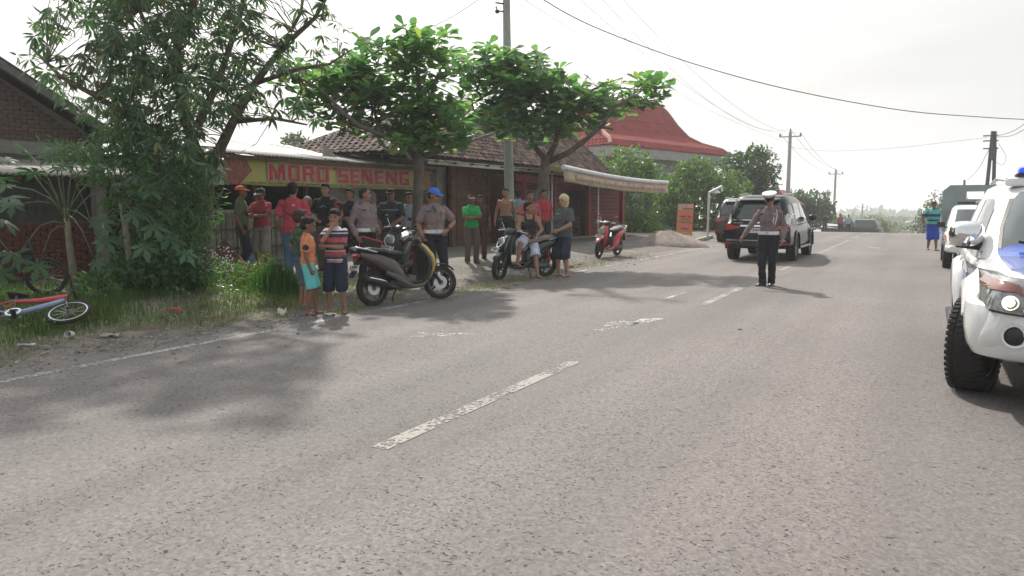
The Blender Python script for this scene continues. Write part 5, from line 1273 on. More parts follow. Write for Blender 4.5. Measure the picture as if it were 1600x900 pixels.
        sc(m_); o = m_.build('shirt', shirt['m'], t); remesh(o, .010 * k, 2); wrinkle(o, .005, 24, sd + 50)
        if shirt.get('collar'):
            c_ = MB(); c_.tube([U(.062 * math.sin(q), -.012 + .06 * math.cos(q), 1.462 - .018 * (1 + math.cos(q)) / 2) for q in np.linspace(.35, 2 * PI - .35, 14)], .013, 6, flat=1.3); sc(c_); c_.build('collar', shirt['m'], t, sm=True)
    # ---------------- shoes
    if shoes:
        for s, Hp, K_, A_, toe in legs:
            td = Matrix.Rotation(math.radians(toe), 3, 'Z') @ V3(0, 1, 0); tx = V3(td.y, -td.x, 0); Rm = Matrix((tx, td, V3(0, 0, 1))).transposed(); m_ = MB(); zz = A_.z - .075
            if shoes == 'shoe':
                m_.tube([A_ + V3(0, 0, .035), A_ + V3(0, 0, -.03)], [.047, .05], 10); m_.ell(A_ + td * -.02 + V3(0, 0, -.04), (.045, .058, .042), 10, 6, Rm); m_.ell(A_ + td * .06 + V3(0, 0, -.045), (.047, .11, .036), 12, 6, Rm); m_.ell(A_ + td * .125 + V3(0, 0, -.052), (.047, .06, .026), 10, 6, Rm); m_.box(A_ + td * .055 + V3(0, 0, -.068), (.085, .26, .016), Rm)
                sc(m_); o = m_.build('shoe', shoecol or M_sole, t); remesh(o, .010 * k, 2)
            else:
                pts = [(math.sin(q) * .045, math.cos(q) * .13 + .055) for q in np.linspace(0, 2 * PI, 17)[:-1]]; m_.v = []; k0 = len(pts)
                vv = [A_ + tx * a_ + td * b_ + V3(0, 0, h_) for h_ in (-.075, -.060) for a_, b_ in pts]; m_.add(vv, [tuple(range(k0))[::-1], tuple(range(k0, 2 * k0))] + [(i, (i + 1) % k0, k0 + (i + 1) % k0, k0 + i) for i in range(k0)])
                m_.tube([A_ + tx * .042 + td * .06 + V3(0, 0, -.06), A_ + td * .085 + V3(0, 0, -.02), A_ - tx * .042 + td * .06 + V3(0, 0, -.06)], .010, 6)
                sc(m_); m_.build('sandal', shoecol or M_sandal, t)
    # ---------------- caps
    if cap:
        m_ = MB(); kind, cm = cap[0], cap[1]; T = lambda x, y, z: Hd(x, y, z)
        if kind == 'ball':
            rings = []
            for i in range(8):
                ph = PI / 2 * i / 7; rings.append([T(.088 * math.cos(ph) * math.cos(q), -.018 + .103 * math.cos(ph) * math.sin(q), .042 + .088 * math.sin(ph) ** .9) for q in np.linspace(0, 2 * PI, 21)[:-1]])
            m_.loft(rings); sc(m_); m_.build('cap_crown', cm, t, sm=.9)
            m_ = MB(); top = []
            for th in (0, .006):
                for q in np.linspace(-1.15, 1.15, 13): top.append(T(.080 * math.sin(q), .06 * math.cos(q), .052 + th))
                for q in np.linspace(-1.15, 1.15, 13): top.append(T(.074 * math.sin(q), .075 + .085 * math.cos(q) ** .6 if math.cos(q) > 0 else .075, .034 + th - .02 * abs(math.sin(q)) * 0))
            m_.add(top, [(i, i + 1, 14 + i, 13 + i) for i in range(12)] + [(26 + i, 39 + i, 40 + i, 27 + i) for i in range(12)] + [(13 + i, 14 + i, 40 + i, 39 + i) for i in range(12)]); sc(m_); m_.build('cap_visor', cap[2] if len(cap) > 2 else cm, t, sm=.6)
        elif kind == 'peaked':
            n_ = 24; Q = np.linspace(0, 2 * PI, n_ + 1)[:-1]; e = lambda r_, y_, z_, tl=0: [T(r_ * .86 * math.cos(q), y_ + r_ * math.sin(q), z_ + tl * math.sin(q)) for q in Q]
            m_.loft([e(.100, -.012, .045), e(.103, -.012, .075)]); sc(m_); m_.build('cap_band', M_black, t, sm=.6)
            m_ = MB(); m_.loft([e(.103, -.012, .075), e(.128, -.004, .100, .008), e(.142, .0, .118, .014), e(.136, .0, .130, .014), e(.08, .0, .136, .01), e(.01, .0, .136, .01)]); sc(m_); m_.build('cap_crown', cm, t, sm=.9)
            m_ = MB(); vs = []
            for th in (0, .005):
                for q in np.linspace(-1.1, 1.1, 11): vs.append(T(.088 * math.sin(q), -.012 + .102 * math.cos(q), .050 + th))
                for q in np.linspace(-1.1, 1.1, 11): vs.append(T(.082 * math.sin(q), .02 + .125 * math.cos(q) ** .8, .022 + th))
            m_.add(vs, [(i, i + 1, 12 + i, 11 + i) for i in range(10)] + [(22 + i, 33 + i, 34 + i, 23 + i) for i in range(10)] + [(11 + i, 12 + i, 34 + i, 33 + i) for i in range(10)]); sc(m_); m_.build('cap_visor', mat('patent_black', (.01, .01, .012), rough=.15), t, sm=.6)
            m_ = MB(); m_.ell(T(0, .115, .092), (.018, .008, .020), 8, 6, hr); sc(m_); m_.build('cap_badge', mat('brass_badge', (.4, .3, .1), rough=.4, metal=.8), t, sm=True)
    def add(name, mb, m, sm=.7, bevel=0): sc(mb); return mb.build(name, m, t, sm=sm, bevel=bevel)
    if extras: extras(dict(t=t, U=U, ring=ring, Hd=Hd, arms=arms, hands=hands, legs=legs, add=add, hr=hr, k=k, w=w, bl=bl, prof=prof))
    return t
def surf(c, q, z, out=.0, rx=.185, ry=.128, yo=0):
    """point on the shirt front: q degrees from straight ahead towards the right arm"""
    a = math.radians(q); w = c['w']; s_ = math.sin(a); co = math.cos(a); return c['U']((rx * w + out) * math.copysign(abs(s_) ** (2 / 2.4), s_), yo + (ry * w + out) * math.copysign(abs(co) ** (2 / 2.4), co), z)
def patch(c, name, q, z, w, h, m, out=.004, rx=.185, ry=.128):
    mb = MB(); qs = (q - w, q, q + w); vs = [surf(c, a, zz, out + o_, rx, ry) for o_ in (0, .005) for zz in (z - h / 2, z + h / 2) for a in qs]
    mb.add(vs, [(0, 1, 4, 3), (1, 2, 5, 4), (6, 9, 10, 7), (7, 10, 11, 8), (0, 3, 9, 6), (2, 8, 11, 5), (3, 4, 10, 9), (4, 5, 11, 10), (0, 6, 7, 1), (1, 7, 8, 2)]); return c['add'](name, mb, m)
def armpatch(c, s, f, name, m, size=.035):
    for s_, S, E_, Wr in c['arms']:
        if s_ == s: p = S.lerp(E_, f); d = (E_ - S).normalized(); o = (V3(s, 0, 0) - d * d.dot(V3(s, 0, 0))).normalized(); mb = MB(); mb.ell(p + o * .066, (size, size, size * .35), 10, 6, Matrix((d, o.cross(d), o)).transposed()); c['add'](name, mb, m, sm=True)
def belt(c, m, z=.975, h=.058, rx=.178, ry=.128, buckle=None):
    rg = c['ring']; mb = MB(); mb.loft([rg(z - h / 2, rx, ry), rg(z + h / 2, rx - .003, ry - .002)]); c['add']('belt', mb, m)
    mb = MB(); p = surf(c, 0, z, .004, rx, ry); mb.box(p, (.06, .012, h * 1.15)); c['add']('buckle', mb, buckle or M_steel, bevel=.002)
G_ = lambda px, py: gp(px, py)
C = cloth
M_tan = C('dark_trousers', (.012, .014, .022)); M_officer = C('police_shirt_taupe', (.215, .165, .165)); M_whbelt = mat('white_belt', (.72, .72, .73), rough=.5)
# 1 orange cap
def clothA(name, c): return C(name, c)
person('man in bright orange cap and faded green t-shirt standing by the bamboo fence', G_(381, 424), -75, 1.74, 1, dict(m=clothA('faded_green_shirt', (.10, .125, .065))), dict(m=C('navy_trousers', (.014, .02, .034))), cap=('ball', C('orange_cap', (.72, .15, .05))), R=(.23, .02, .86), Lh=(-.22, .06, .86), vox=.012)
# 2 black cap red shirt phone
def ex_phone(c):
    Wr, hd_, pn, sd_ = c['hands'][-1]; mb = MB(); mb.box(Wr + hd_ * .10 + V3(.02, .02, .03), (.075, .012, .14), (math.radians(-35), 0, 0)); c['add']('phone_held', mb, M_black, bevel=.003)
person('thin man in dark cap and red t-shirt with beige shorts looking down at his hands', G_(412, 422), 165, 1.70, 1, dict(m=C('brick_red_shirt', (.34, .05, .065)), loose=.02), dict(m=C('beige_shorts', (.25, .23, .20)), len='below', flare=.015), cap=('ball', C('dark_cap', (.04, .045, .05)), mat('pale_visor', (.2, .22, .22))), R=(.06, .32, 1.16), Lh=(-.02, .34, 1.14), Rp=(1, -.3, -.5), Lp=(-1, -.3, -.5), handdirR=(-.7, .6, .1), handdirL=(.6, .7, .1), nod=18, shoes='sandal', extras=ex_phone, vox=.012)
# 3 man seen from behind
def ex_strap(c):
    mb = MB(); pts = [surf(c, q, z, .012, .187, .130) for q, z in ((-55 , 1.43), (180 + 62, 1.36), (180 + 40, 1.28), (180, 1.18), (180 - 40, 1.07), (180 - 70, 1.0), (90, .97))]
    pts = [surf(c, q, z, .014, .190, .132) for q, z in ((255, 1.40), (235, 1.33), (210, 1.24), (180, 1.15), (150, 1.06), (120, .99), (95, .96))]; mb.tube([c['U'](-.09, 0, 1.47)] + pts, .013, 6, flat=.5); c['add']('bag_strap', mb, M_black)
    mb = MB(); mb.ell(surf(c, 176, 1.33, .0), (.03, .006, .022), 8, 5); c['add']('shirt_print', mb, mat('pale_print', (.55, .4, .42)), sm=True)
person('man seen from behind in a red t-shirt with a thin black strap and blue jeans', G_(462, 443), 8, 1.76, 0, dict(m=C('crimson_shirt', (.40, .055, .075)), loose=.022, z0=.86), dict(m=C('blue_jeans', (.075, .14, .24))), R=(.20, .18, .94), Lh=(-.24, .10, .90), head=-8, hair=M_hair, wide=1.05, extras=ex_strap, vox=.012)
# 4 grey haired
person('old man with short grey hair and pale blue shirt half hidden behind the red shirt', onD(484, 420, 17.2) * 1, -95, 1.66, 1, dict(m=C('pale_blue_shirt', (.25, .38, .44))), dict(m=C('grey_trousers', (.07, .07, .08))), hair=mat('grey_hair', (.22, .22, .22), rough=.7), hairstyle='crop', vox=.013)
# 5 black tee, red sleeves
def ex_red(c):
    mb = MB(); mb.ell(surf(c, 0, 1.26, .0), (.07, .008, .035), 10, 6); c['add']('shirt_print', mb, mat('blue_print', (.08, .2, .28)), sm=True)
    for s_, S, E_, Wr in c['arms']:
        if s_ == -1: mb = MB(); mb.tube([S.lerp(E_, .1), S.lerp(E_, .85)], [.076, .077], 12); c['add']('sleeve_panel', mb, C('crimson_shirt', (.4, .05, .07)))
person('tall man in black t-shirt with red sleeve standing behind the striped boy', onD(512, 425, 15.3), 172, 1.80, 2, dict(m=C('black_shirt', (.018, .018, .02)), loose=.02), dict(m=C('grey_brown_trousers', (.10, .08, .065))), R=(.12, .2, 1.02), Lh=(-.20, .14, .98), Rp=(1, -.5, -.2), Lp=(-1, -.5, -.1), wide=1.08, extras=ex_red, vox=.012)
# 6 boy in camo
person('boy in dark green patterned t-shirt half hidden behind the orange shirt boy', G_(473, 480), -50, 1.42, 0, dict(m=mat('green_camo', (.05, .085, .05), rough=.9, var=.7, scale=11)), dict(m=C('faded_blue_shorts', (.09, .13, .17)), len='below', flare=.01), hair=mat('brown_hair', (.03, .018, .013), rough=.6, bump=.5, bscale=100), hairstyle='boy', child=True, shoes=None, R=(.22, .08, .9), Lh=(-.2, .12, .95))
# 7 boy in orange
def ex_or(c):
    armpatch(c, 1, .55, 'sleeve_patch', mat('black_print', (.02, .02, .025), rough=.8), .058)
person('boy in orange shirt and turquoise shorts standing barefoot looking right', G_(484, 492), -78, 1.34, 1, dict(m=C('orange_shirt', (.62, .24, .12)), collar=True, loose=.020), dict(m=C('turquoise_shorts', (.13, .52, .52)), len='knee', flare=.012), hairstyle='boy', child=True, shoes=None, R=(.20, .05, .84), Lh=(-.19, .08, .84), nod=6, feet=((.08, -.03, .075, -10), (-.09, .10, .075, 10)), extras=ex_or, vox=.008, curlR=.9)
# 8 striped boy
k8 = 1.44 / 1.7
st = [(.86, (.55, .48, .50)), (.885, (.42, .08, .11)), (.905, (.55, .48, .5)), (.93, (.02, .03, .06)), (.96, (.14, .09, .08)), (1.0, (.42, .06, .09)), (1.055, (.5, .42, .45)), (1.075, (.02, .03, .07)), (1.145, (.55, .5, .52)), (1.165, (.12, .09, .08)), (1.21, (.42, .07, .10)), (1.29, (.02, .03, .07)), (1.35, (.5, .47, .5)), (1.37, (.02, .03, .07)), (1.40, (.55, .5, .53)), (1.50, (.5, .5, .5))]
person('boy in striped t-shirt and navy shorts holding his hand to his mouth', G_(527, 489), 176, 1.45, 0, dict(m=mat('striped_shirt', (1, 1, 1), rough=.9, var=.08, stripes=[(z * k8, c_) for z, c_ in st], bump=.3, bscale=22), loose=.032, z0=.865), dict(m=C('navy_shorts', (.014, .022, .045)), len='below', flare=.012), hairstyle='boy', child=True, shoes='sandal', R=(.02, .145, 1.425), Rp=(.7, .3, -1), handdirR=(-.3, -.2, .9), palmR=(0, -1, .1), Lh=(.10, .20, 1.14), Lp=(-1, -.1, -.5), handdirL=(1, .1, .1), palmL=(0, -1, 0), nod=4, wide=1.04, feet=((.13, .0, .075, -18), (-.13, 0, .075, 14)), vox=.008, curlR=1.0)
# 9 officer 1
def officer(c, belt_=True, lanyard=False, armR=None, armL=None):
    belt(c, M_whbelt, z=.985, rx=.192, ry=.142 + c['bl'] * .6)
    for s in (-1, 1):
        mb = MB(); mb.box(c['U'](s * .135, -.01, 1.447), (.10, .045, .012), (0, s * .35, 0)); c['add']('epaulette', mb, mat('dark_badge', (.05, .045, .05)))
        patch(c, 'chest_pocket', s * 34, 1.245, 17, .12, M_officer, .006); 
    patch(c, 'name_tag', 34, 1.325, 13, .022, mat('name_tag_dark', (.03, .03, .03)), .010); patch(c, 'chest_badge', -34, 1.33, 9, .04, mat('brass_badge', (.4, .3, .1)), .010)
    if armR: armpatch(c, 1, .38, 'arm_badge', armR, .034)
    if armL: armpatch(c, -1, .38, 'arm_badge', armL, .034)
    mb = MB(); mb.tube([surf(c, 0, z, .006) for z in (1.02, 1.15, 1.3, 1.38)], .007, 5, flat=.6); c['add']('button_placket', mb, M_officer)
    if lanyard:
        mb = MB(); S = [a for a in c['arms'] if a[0] == -1][0][1]; mb.tube([S + V3(.03, .04, .05), S + V3(.0, .11, -.05), surf(c, -42, 1.20, .02), surf(c, -36, 1.14, .025), surf(c, -25, 1.17, .02), surf(c, -30, 1.27, .014)], .008, 6); c['add']('white_lanyard', mb, M_whbelt)
M_bb = mat('blue_arm_badge', (.06, .12, .45), rough=.6); M_rb2 = mat('red_arm_badge', (.45, .05, .04), rough=.6)
def ex9(c):
    officer(c, armR=M_bb)
    mb = MB(); w_ = c['hands'][1][0] + V3(.02, .03, -.125)
person('bareheaded police officer in taupe uniform shirt and white belt behind the brown scooter', G_(573, 446), -128, 1.76, 0, dict(m=M_officer, sleeve='long', collar=True, z0=.93), dict(m=M_tan), hairstyle='crop', R=(.25, .06, .88), Lh=(-.10, .22, .98), head=34, wide=1.1, belly=.03, extras=ex9, vox=.010)
# clipboard carried by him is a thing of its own (held)
def clipboard():
    a = G_(573, 446); q = onD(579, 383, (a - CO).dot(V3(-math.sin(yaw), math.cos(yaw), 0)) - .22); t = thing('clipboard', 'black clipboard case with red edge hanging from the bareheaded officer\'s hand', 'clipboard', q - V3(0, 0, .1))
    R_ = Matrix.Rotation(yaw, 4, 'Z') @ Matrix.Rotation(math.radians(15), 4, 'Y'); t.matrix_world = Matrix.Translation(q) @ R_
    mb = MB(); mb.box((0, 0, 0), (.37, .018, .20)); mb.build('board', M_black, t, bevel=.004)
    mb = MB(); pr = [(-.195, -.11), (.195, -.11), (.195, .11), (-.195, .11)]; mb.tube([(x, 0, z) for x, z in pr] + [(-.195, 0, -.11)], .013, 6); mb.build('edge', mat('red_plastic', (.55, .05, .04), rough=.45), t, sm=.7)
clipboard()
# 10
person('man in black half hidden behind the bareheaded officer', onD(549, 425, 15.3), 165, 1.70, 0, dict(m=C('black_shirt', (.02, .02, .02))), dict(m=C('black_shorts', (.02, .02, .025)), len='below'), Lh=(-.1, .2, 1.1), R=(.12, .2, 1.1), shoes='sandal', vox=.013)
# 11
def ex11(c): mb = MB(); mb.loft([c['ring'](1.27, .192, .132, .004), c['ring'](1.30, .196, .133, .004)]); c['add']('shirt_stripe', mb, mat('grey_band', (.16, .18, .19)))
person('stocky man in dark t-shirt with a grey chest stripe behind the parked motorbikes', onD(613, 425, 15.0), 172, 1.66, 1, dict(m=C('dark_teal_shirt', (.025, .035, .038)), loose=.02), dict(m=mat('patterned_shorts', (.06, .045, .05), rough=.9, var=.6, scale=20), len='below', flare=.01), R=(.16, .22, .96), Lh=(-.06, .2, .98), Rp=(1, -.3, 0), Lp=(-1, -.3, 0), cap=('ball', C('black_cap', (.02, .02, .022))), wide=1.14, head=10, extras=ex11, vox=.012)
# 12
person('man in pale grey shirt standing close behind the almond tree trunk', onD(640, 425, 16.4), -150, 1.74, 0, dict(m=C('pale_grey_shirt', (.22, .28, .33))), dict(m=C('black_trousers', (.015, .015, .018))), vox=.013)
# 13
person('person in red shirt mostly hidden behind the officer in the blue cap', onD(673, 425, 16.0), 150, 1.70, 1, dict(m=C('dull_red_shirt', (.30, .06, .07))), dict(m=C('brown_trousers', (.08, .06, .05))), R=(.1, .25, 1.05), vox=.013)
# 14 officer 2
def ex14(c):
    officer(c, armR=M_bb, armL=M_rb2)
    mb = MB(); a = [x for x in c['arms'] if x[0] == -1][0]; mb.cyl(a[3].lerp(a[2], .10), a[3].lerp(a[2], .24), .036, 12); c['add']('wrist_watch', mb, M_black)
    mb = MB(); mb.tube([c['U'](.05, .09, 1.42), c['U'](.03, .13, 1.36), c['U'](.0, .145, 1.31)], [.03, .035, .012], 8, flat=.4); c['add']('neck_cloth', mb, mat('teal_grey_cloth', (.05, .07, .08)))
person('police officer in blue cap with one hand on his hip behind the brown scooter', G_(680, 451), -158, 1.83, 0, dict(m=M_officer, collar=True, z0=.93, loose=.016), dict(m=M_tan), cap=('ball', C('bright_blue_cap', (.05, .16, .62)), C('bright_blue_cap', (.05, .16, .62))), hairstyle='crop', head=40, nod=14, R=(.25, .12, .92), Lh=(-.19, .12, 1.0), Lp=(-1, -.55, .0), handdirL=(.55, .5, -.5), palmL=(1, -.6, 0), feet=((.10, .0, .075, -15), (-.16, .06, .075, 25)), wide=1.04, extras=ex14, vox=.009)
# 15 green shirt
person('man in vivid green shirt and cap with folded arms by the wooden shop', G_(737, 411), -165, 1.62, 1, dict(m=C('vivid_green_shirt', (.03, .36, .09)), collar=True, loose=.018), dict(m=C('grey_brown_pants', (.13, .095, .08))), cap=('ball', C('maroon_white_cap', (.22, .12, .12)), mat('pale_visor2', (.5, .48, .45))), R=(-.06, .24, 1.16), Lh=(.06, .26, 1.13), Rp=(1, .1, -.6), Lp=(-1, .1, -.6), handdirR=(-1, .1, 0), handdirL=(1, .1, 0), palmR=(0, -1, 0), palmL=(0, -1, 0), vox=.011)
# 16
person('man in dark clothes standing just behind the green shirt man', onD(750, 406, 18.9), -170, 1.62, 1, dict(m=C('dark_red_brown_shirt', (.08, .035, .035))), dict(m=C('maroon_pants', (.10, .045, .045))), vox=.013)
# 17
person('shirtless man standing in front of the concrete pole', onD(790, 398, 18.6), 172, 1.64, 0, None, dict(m=C('black_pants', (.02, .02, .022))), vox=.012, wide=1.02)
# 18
person('man in light blue shirt turned away next to the shirtless man', onD(809, 398, 18.9), 20, 1.63, 1, dict(m=C('light_blue_shirt', (.12, .28, .38))), dict(m=C('black_pants', (.02, .02, .02))), vox=.013)
# 19
person('man in dusty red t-shirt leaning on the green scooter\'s handlebar', onD(826, 412, 17.3), -160, 1.68, 0, dict(m=C('dusty_red_shirt', (.34, .10, .10)), loose=.02), dict(m=C('grey_trousers', (.06, .06, .07))), R=(.30, .30, 1.0), Lh=(-.2, .2, .98), lean=.12, head=-10, wide=1.06, vox=.011)
# 21
person('man in red shirt standing behind the tank top rider near the silver posts', onD(849, 400, 18.8), -155, 1.66, 0, dict(m=C('bright_red_shirt', (.35, .04, .05))), dict(m=C('dark_pants', (.03, .03, .04))), vox=.013)
# 22 blond
def ex22(c): patch(c, 'shirt_print', 5, 1.33, 14, .03, mat('pale_print2', (.3, .32, .28)), .006, .2, .14)
person('stout man with bleached blond hair in grey t-shirt and navy shorts beside the green scooter', G_(880, 432), 128, 1.74, 2, dict(m=C('charcoal_shirt', (.075, .08, .085)), loose=.028, z0=.84), dict(m=C('dark_navy_shorts', (.018, .026, .05)), len='below', flare=.02), hair=mat('bleached_hair', (.62, .50, .30), rough=.7, var=.2, scale=40, bump=.6, bscale=90), hairstyle='bushy', Lh=(-.10, .22, .98), Lp=(-1, -.5, -.1), handdirL=(.7, .5, -.1), palmL=(0, -1, 0), R=(.24, .1, .92), wide=1.16, belly=.04, shoes='sandal', feet=((.12, .02, .075, -14), (-.13, .0, .075, 12)), extras=ex22, vox=.009, head=10)
# 23 traffic officer
def ex23(c):
    officer(c, lanyard=True, armR=M_rb2, armL=M_rb2)
    Wr, hd_, pn, sd_ = c['hands'][1]; 
person('traffic officer in white peaked cap standing in the road looking down at the marks', G_(1198, 447), 148, 1.76, 0, dict(m=C('police_shirt_grey', (.175, .14, .145)), sleeve='long', collar=True, z0=.94), dict(m=M_tan), cap=('peaked', mat('white_cap_cloth', (.62, .63, .64), rough=.7)), hairstyle='crop', R=(.42, .22, .90), Rp=(.4, -1, 0), handdirR=(.5, .3, -.8), Lh=(-.26, .04, .88), nod=24, feet=((.07, .02, .075, -20), (-.06, -.10, .075, 5)), wide=.98, extras=ex23, vox=.008, curlR=.8)
# 24 walking man
sw = [(.88, (.03, .05, .09)), (.93, (.06, .36, .34)), (1.03, (.02, .04, .09)), (1.09, (.06, .36, .34)), (1.19, (.02, .04, .09)), (1.28, (.07, .38, .37)), (1.41, (.05, .25, .28)), (1.5, (.1, .4, .4))]
person('man in teal and navy striped t-shirt and bright blue shorts walking along the road', G_(1455, 391), 172, 1.64, 1, dict(m=mat('teal_striped_shirt', (1, 1, 1), rough=.9, stripes=[(z * .965, c_) for z, c_ in sw]), loose=.02), dict(m=C('bright_blue_shorts', (.02, .06, .42)), len='below', flare=.01), hairstyle='short', R=(.30, -.04, .92), Lh=(-.30, .12, .92), Rp=(.5, -1, 0), Lp=(-.5, -1, 0), feet=((.08, -.10, .085, -8), (-.09, .16, .075, 8)), wide=1.1, belly=.02, vox=.012, shoes='sandal')
# 20 rider
def ex20(c): patch(c, 'shirt_print', -30, 1.22, 8, .03, mat('pale_dot', (.3, .3, .3)), .003, .165, .118)
# ================================================================== scooters, motorbike, bicycle
def se(v, p): return math.copysign(abs(v) ** (2 / p), v)
def strap(mb, path, n=14, p=3.0, x0=0):
    """path of (y, z, half width, half thickness): rings square to the path in the yz plane"""
    rings = []; m = len(path)
    for i, (y, z, w, t) in enumerate(path):
        a, b = path[max(0, i - 1)], path[min(m - 1, i + 1)]; d = Vector((0, b[0] - a[0], b[1] - a[1])).normalized(); nrm = Vector((0, -d.z, d.y))
        rings.append([Vector((x0, y, z)) + Vector((1, 0, 0)) * w * se(math.cos(2 * PI * k / n), p) + nrm * t * se(math.sin(2 * PI * k / n), p) for k in range(n)])
    mb.loft(rings); return mb
def wheel(t, c, r, w, name, M_rim, spokes=5, steer=0, rimr=None):
    rimr = rimr or r * .72; tw = w / 2
    mb = MB(); prof = [(rimr, -tw * .8), (rimr * 1.12, -tw), (r * .93, -tw * .95), (r * .985, -tw * .6), (r, 0), (r * .985, tw * .6), (r * .93, tw * .95), (rimr * 1.12, tw), (rimr, tw * .8)]; mb.lathe(prof, axis='x', n=32, closed=True)
    ty = mb.build(name, M_rubber, t, sm=.8); ty.location = c; ty.rotation_euler = (0, 0, steer)
    mb = MB(); mb.lathe([(rimr * 1.02, -tw * .75), (rimr * 1.02, tw * .75), (rimr * .93, tw * .7), (rimr * .88, 0), (rimr * .93, -tw * .7)], axis='x', n=32, closed=True)
    for k in range(spokes):
        a = 2 * PI * k / spokes; u = Vector((0, math.cos(a), math.sin(a))); mb.tube([u * .04, u * rimr * .95], [.022, .014], 4)
    mb.lathe([(.001, -tw * .9), (.05, -tw * .9), (.05, tw * .9), (.001, tw * .9)], axis='x', n=16); mb.build('rim', M_rim, ty, sm=.6)
    mb = MB(); mb.lathe([(.045, tw * .95), (rimr * .55, tw * .95), (rimr * .55, tw * .80), (.045, tw * .80)], axis='x', n=24, closed=True); mb.build('brake_disc', M_steel, ty, sm=.6)
    return ty
def scooter(label, loc, rz, body, panel, front, seatm, group=None, plate=True, steer=0, round_light=False, style=0, shield_in=None, grab=True, lean=.10, rimm=None):
    t = thing('scooter', label, 'scooter', loc, rz, group); t.rotation_euler = (0, -lean, rz)
    rim = rimm or mat('dark_rim', (.12, .12, .125), rough=.4, metal=.7); r = .275
    rw = wheel(t, (0, -.62, r), r, .10, 'rear_wheel', rim, 5); 
    def S(y, z): return y, z
    # front group steers about the head
    piv = bpy.data.objects.new('front_fork', None)
    mb = MB()
    st_m = Matrix.Translation((0, .36, 0)) @ Matrix.Rotation(steer, 4, 'Z') @ Matrix.Translation((0, -.36, 0))
    def fr(mb): mb.v = [tuple(st_m @ Vector(p)) for p in mb.v]; return mb
    c = st_m @ Vector((0, .64, r)); wheel(t, c, r, .085, 'front_wheel', rim, 5, steer)
    for s in (-1, 1): mb.tube([(s * .065, .64, r), (s * .065, .55, .42), (s * .05, .46, .62)], [.022, .026, .024], 8)
    mb.box((0, .50, .56), (.14, .05, .05)); fr(mb).build('fork', mat('fork_dark', (.05, .05, .055), rough=.4, metal=.6), t, sm=.6)
    mb = MB(); P = [(.64 + .305 * math.cos(a), r + .305 * math.sin(a)) for a in np.linspace(math.radians(38), math.radians(150), 11)]; strap(mb, [(y, z, .062 if 0 < i < 10 else .035, .010) for i, (y, z) in enumerate(P)], n=10, p=3); fr(mb).build('front_fender', front if style == 1 else M_black, t, sm=.8)
    # floor and legs
    mb = MB(); strap(mb, [(-.22, .34, .13, .05), (-.10, .28, .15, .045), (.10, .255, .155, .04), (.28, .265, .15, .04), (.37, .33, .14, .04)]); mb.build('floorboard', panel if style == 0 else body, t, sm=.8)
    mb = MB(); strap(mb, [(-.08, .335, .12, .012), (.24, .315, .125, .010)], p=6); mb.build('foot_mat', M_black, t, sm=.6)
    mb = MB(); strap(mb, [(.30, .30, .12, .03), (.37, .40, .17, .035), (.40, .55, .20, .045), (.38, .70, .19, .05), (.31, .84, .14, .05), (.25, .92, .09, .04)]); mb.build('leg_shield', shield_in or M_black, t, sm=.8)
    mb = MB(); strap(mb, [(.43, .36, .10, .03), (.48, .47, .15, .045), (.505, .60, .175, .055), (.47, .73, .165, .06), (.40, .84, .125, .055), (.33, .92, .08, .035)], p=2.5); mb.build('front_apron', front, t, sm=.8)
    mb = MB(); 
    if round_light:
        Rm = Matrix.Rotation(math.radians(-32), 3, 'X'); mb.ell((0, .505, .76), (.095, .05, .125), 18, 12, Rm); mb.build('headlamp', mat('lamp_glass', (.42, .45, .46), rough=.12, spec=.8, coat=.6), t, sm=True)
        mb = MB(); mb.lathe([(.082, 0), (.098, 0), (.098, .03), (.082, .03)], n=20, closed=True); mb.v = [tuple(Matrix.Rotation(math.radians(-58 - 0), 3, 'X') @ Vector((p[0], p[1] * 1.3, p[2])) + Vector((0, .52, .765))) for p in mb.v]; mb.build('headlamp_ring', M_chrome, t, sm=.7)
        for s in (-1, 1): m2 = MB(); m2.ell((s * .115, .50, .64), (.035, .03, .05), 10, 8); m2.build('indicator', mat('indicator_glass', (.5, .42, .36), rough=.15, coat=.5), t, sm=True)
    else:
        for s in (-1, 1): m2 = MB(); m2.ell((s * .085, .50, .66), (.055, .04, .085), 12, 8, Matrix.Rotation(s * .4, 3, 'Y')); m2.build('headlamp', mat('lamp_glass', (.42, .45, .46)), t, sm=True)
        for s in (-1, 1): m2 = MB(); strap(m2, [(.47, .74, .03, .02), (.44, .82, .05, .02), (.39, .89, .03, .02)], x0=s * .06); m2.build('apron_stripe', front, t, sm=.8)
    mb = MB(); strap(mb, [(.36, .93, .05, .03), (.32, .985, .10, .045), (.23, 1.02, .12, .045), (.13, 1.0, .085, .035), (.08, .97, .04, .02)]); fr(mb).build('handlebar_cowl', body if style == 0 else M_black, t, sm=.8)
    mb = MB(); mb.tube([(.04, .34, .95), (.0, .28, .86), (0, .30, .78)], .03, 6); mb.build('steering_stem', M_black, t)
    for s in (-1, 1):
        mb = MB(); mb.tube([(s * .08, .22, 1.0), (s * .20, .20, 1.015), (s * .35, .10, 1.01)], .013, 8); fr(mb).build('handlebar', M_steel, t, sm=.7)
        mb = MB(); mb.tube([(s * .235, .175, 1.013), (s * .36, .095, 1.01)], .021, 8); fr(mb).build('grip', M_black, t, sm=.7)
        mb = MB(); mb.tube([(s * .20, .225, 1.005), (s * .30, .20, .99), (s * .36, .17, .985)], [.008, .007, .009], 6); fr(mb).build('brake_lever', M_chrome, t, sm=.7)
        mb = MB(); mb.tube([(s * .17, .22, 1.01), (s * .21, .24, 1.10), (s * .25, .235, 1.17)], .007, 6); mm_ = fr(mb).build('mirror_stem', M_chrome if style else M_black, t, sm=.7)
        mb = MB(); mb.ell((s * .27, .235, 1.20), (.058, .018, .036), 12, 8); fr(mb).build('mirror', M_black if style != 1 else body, t, sm=True)
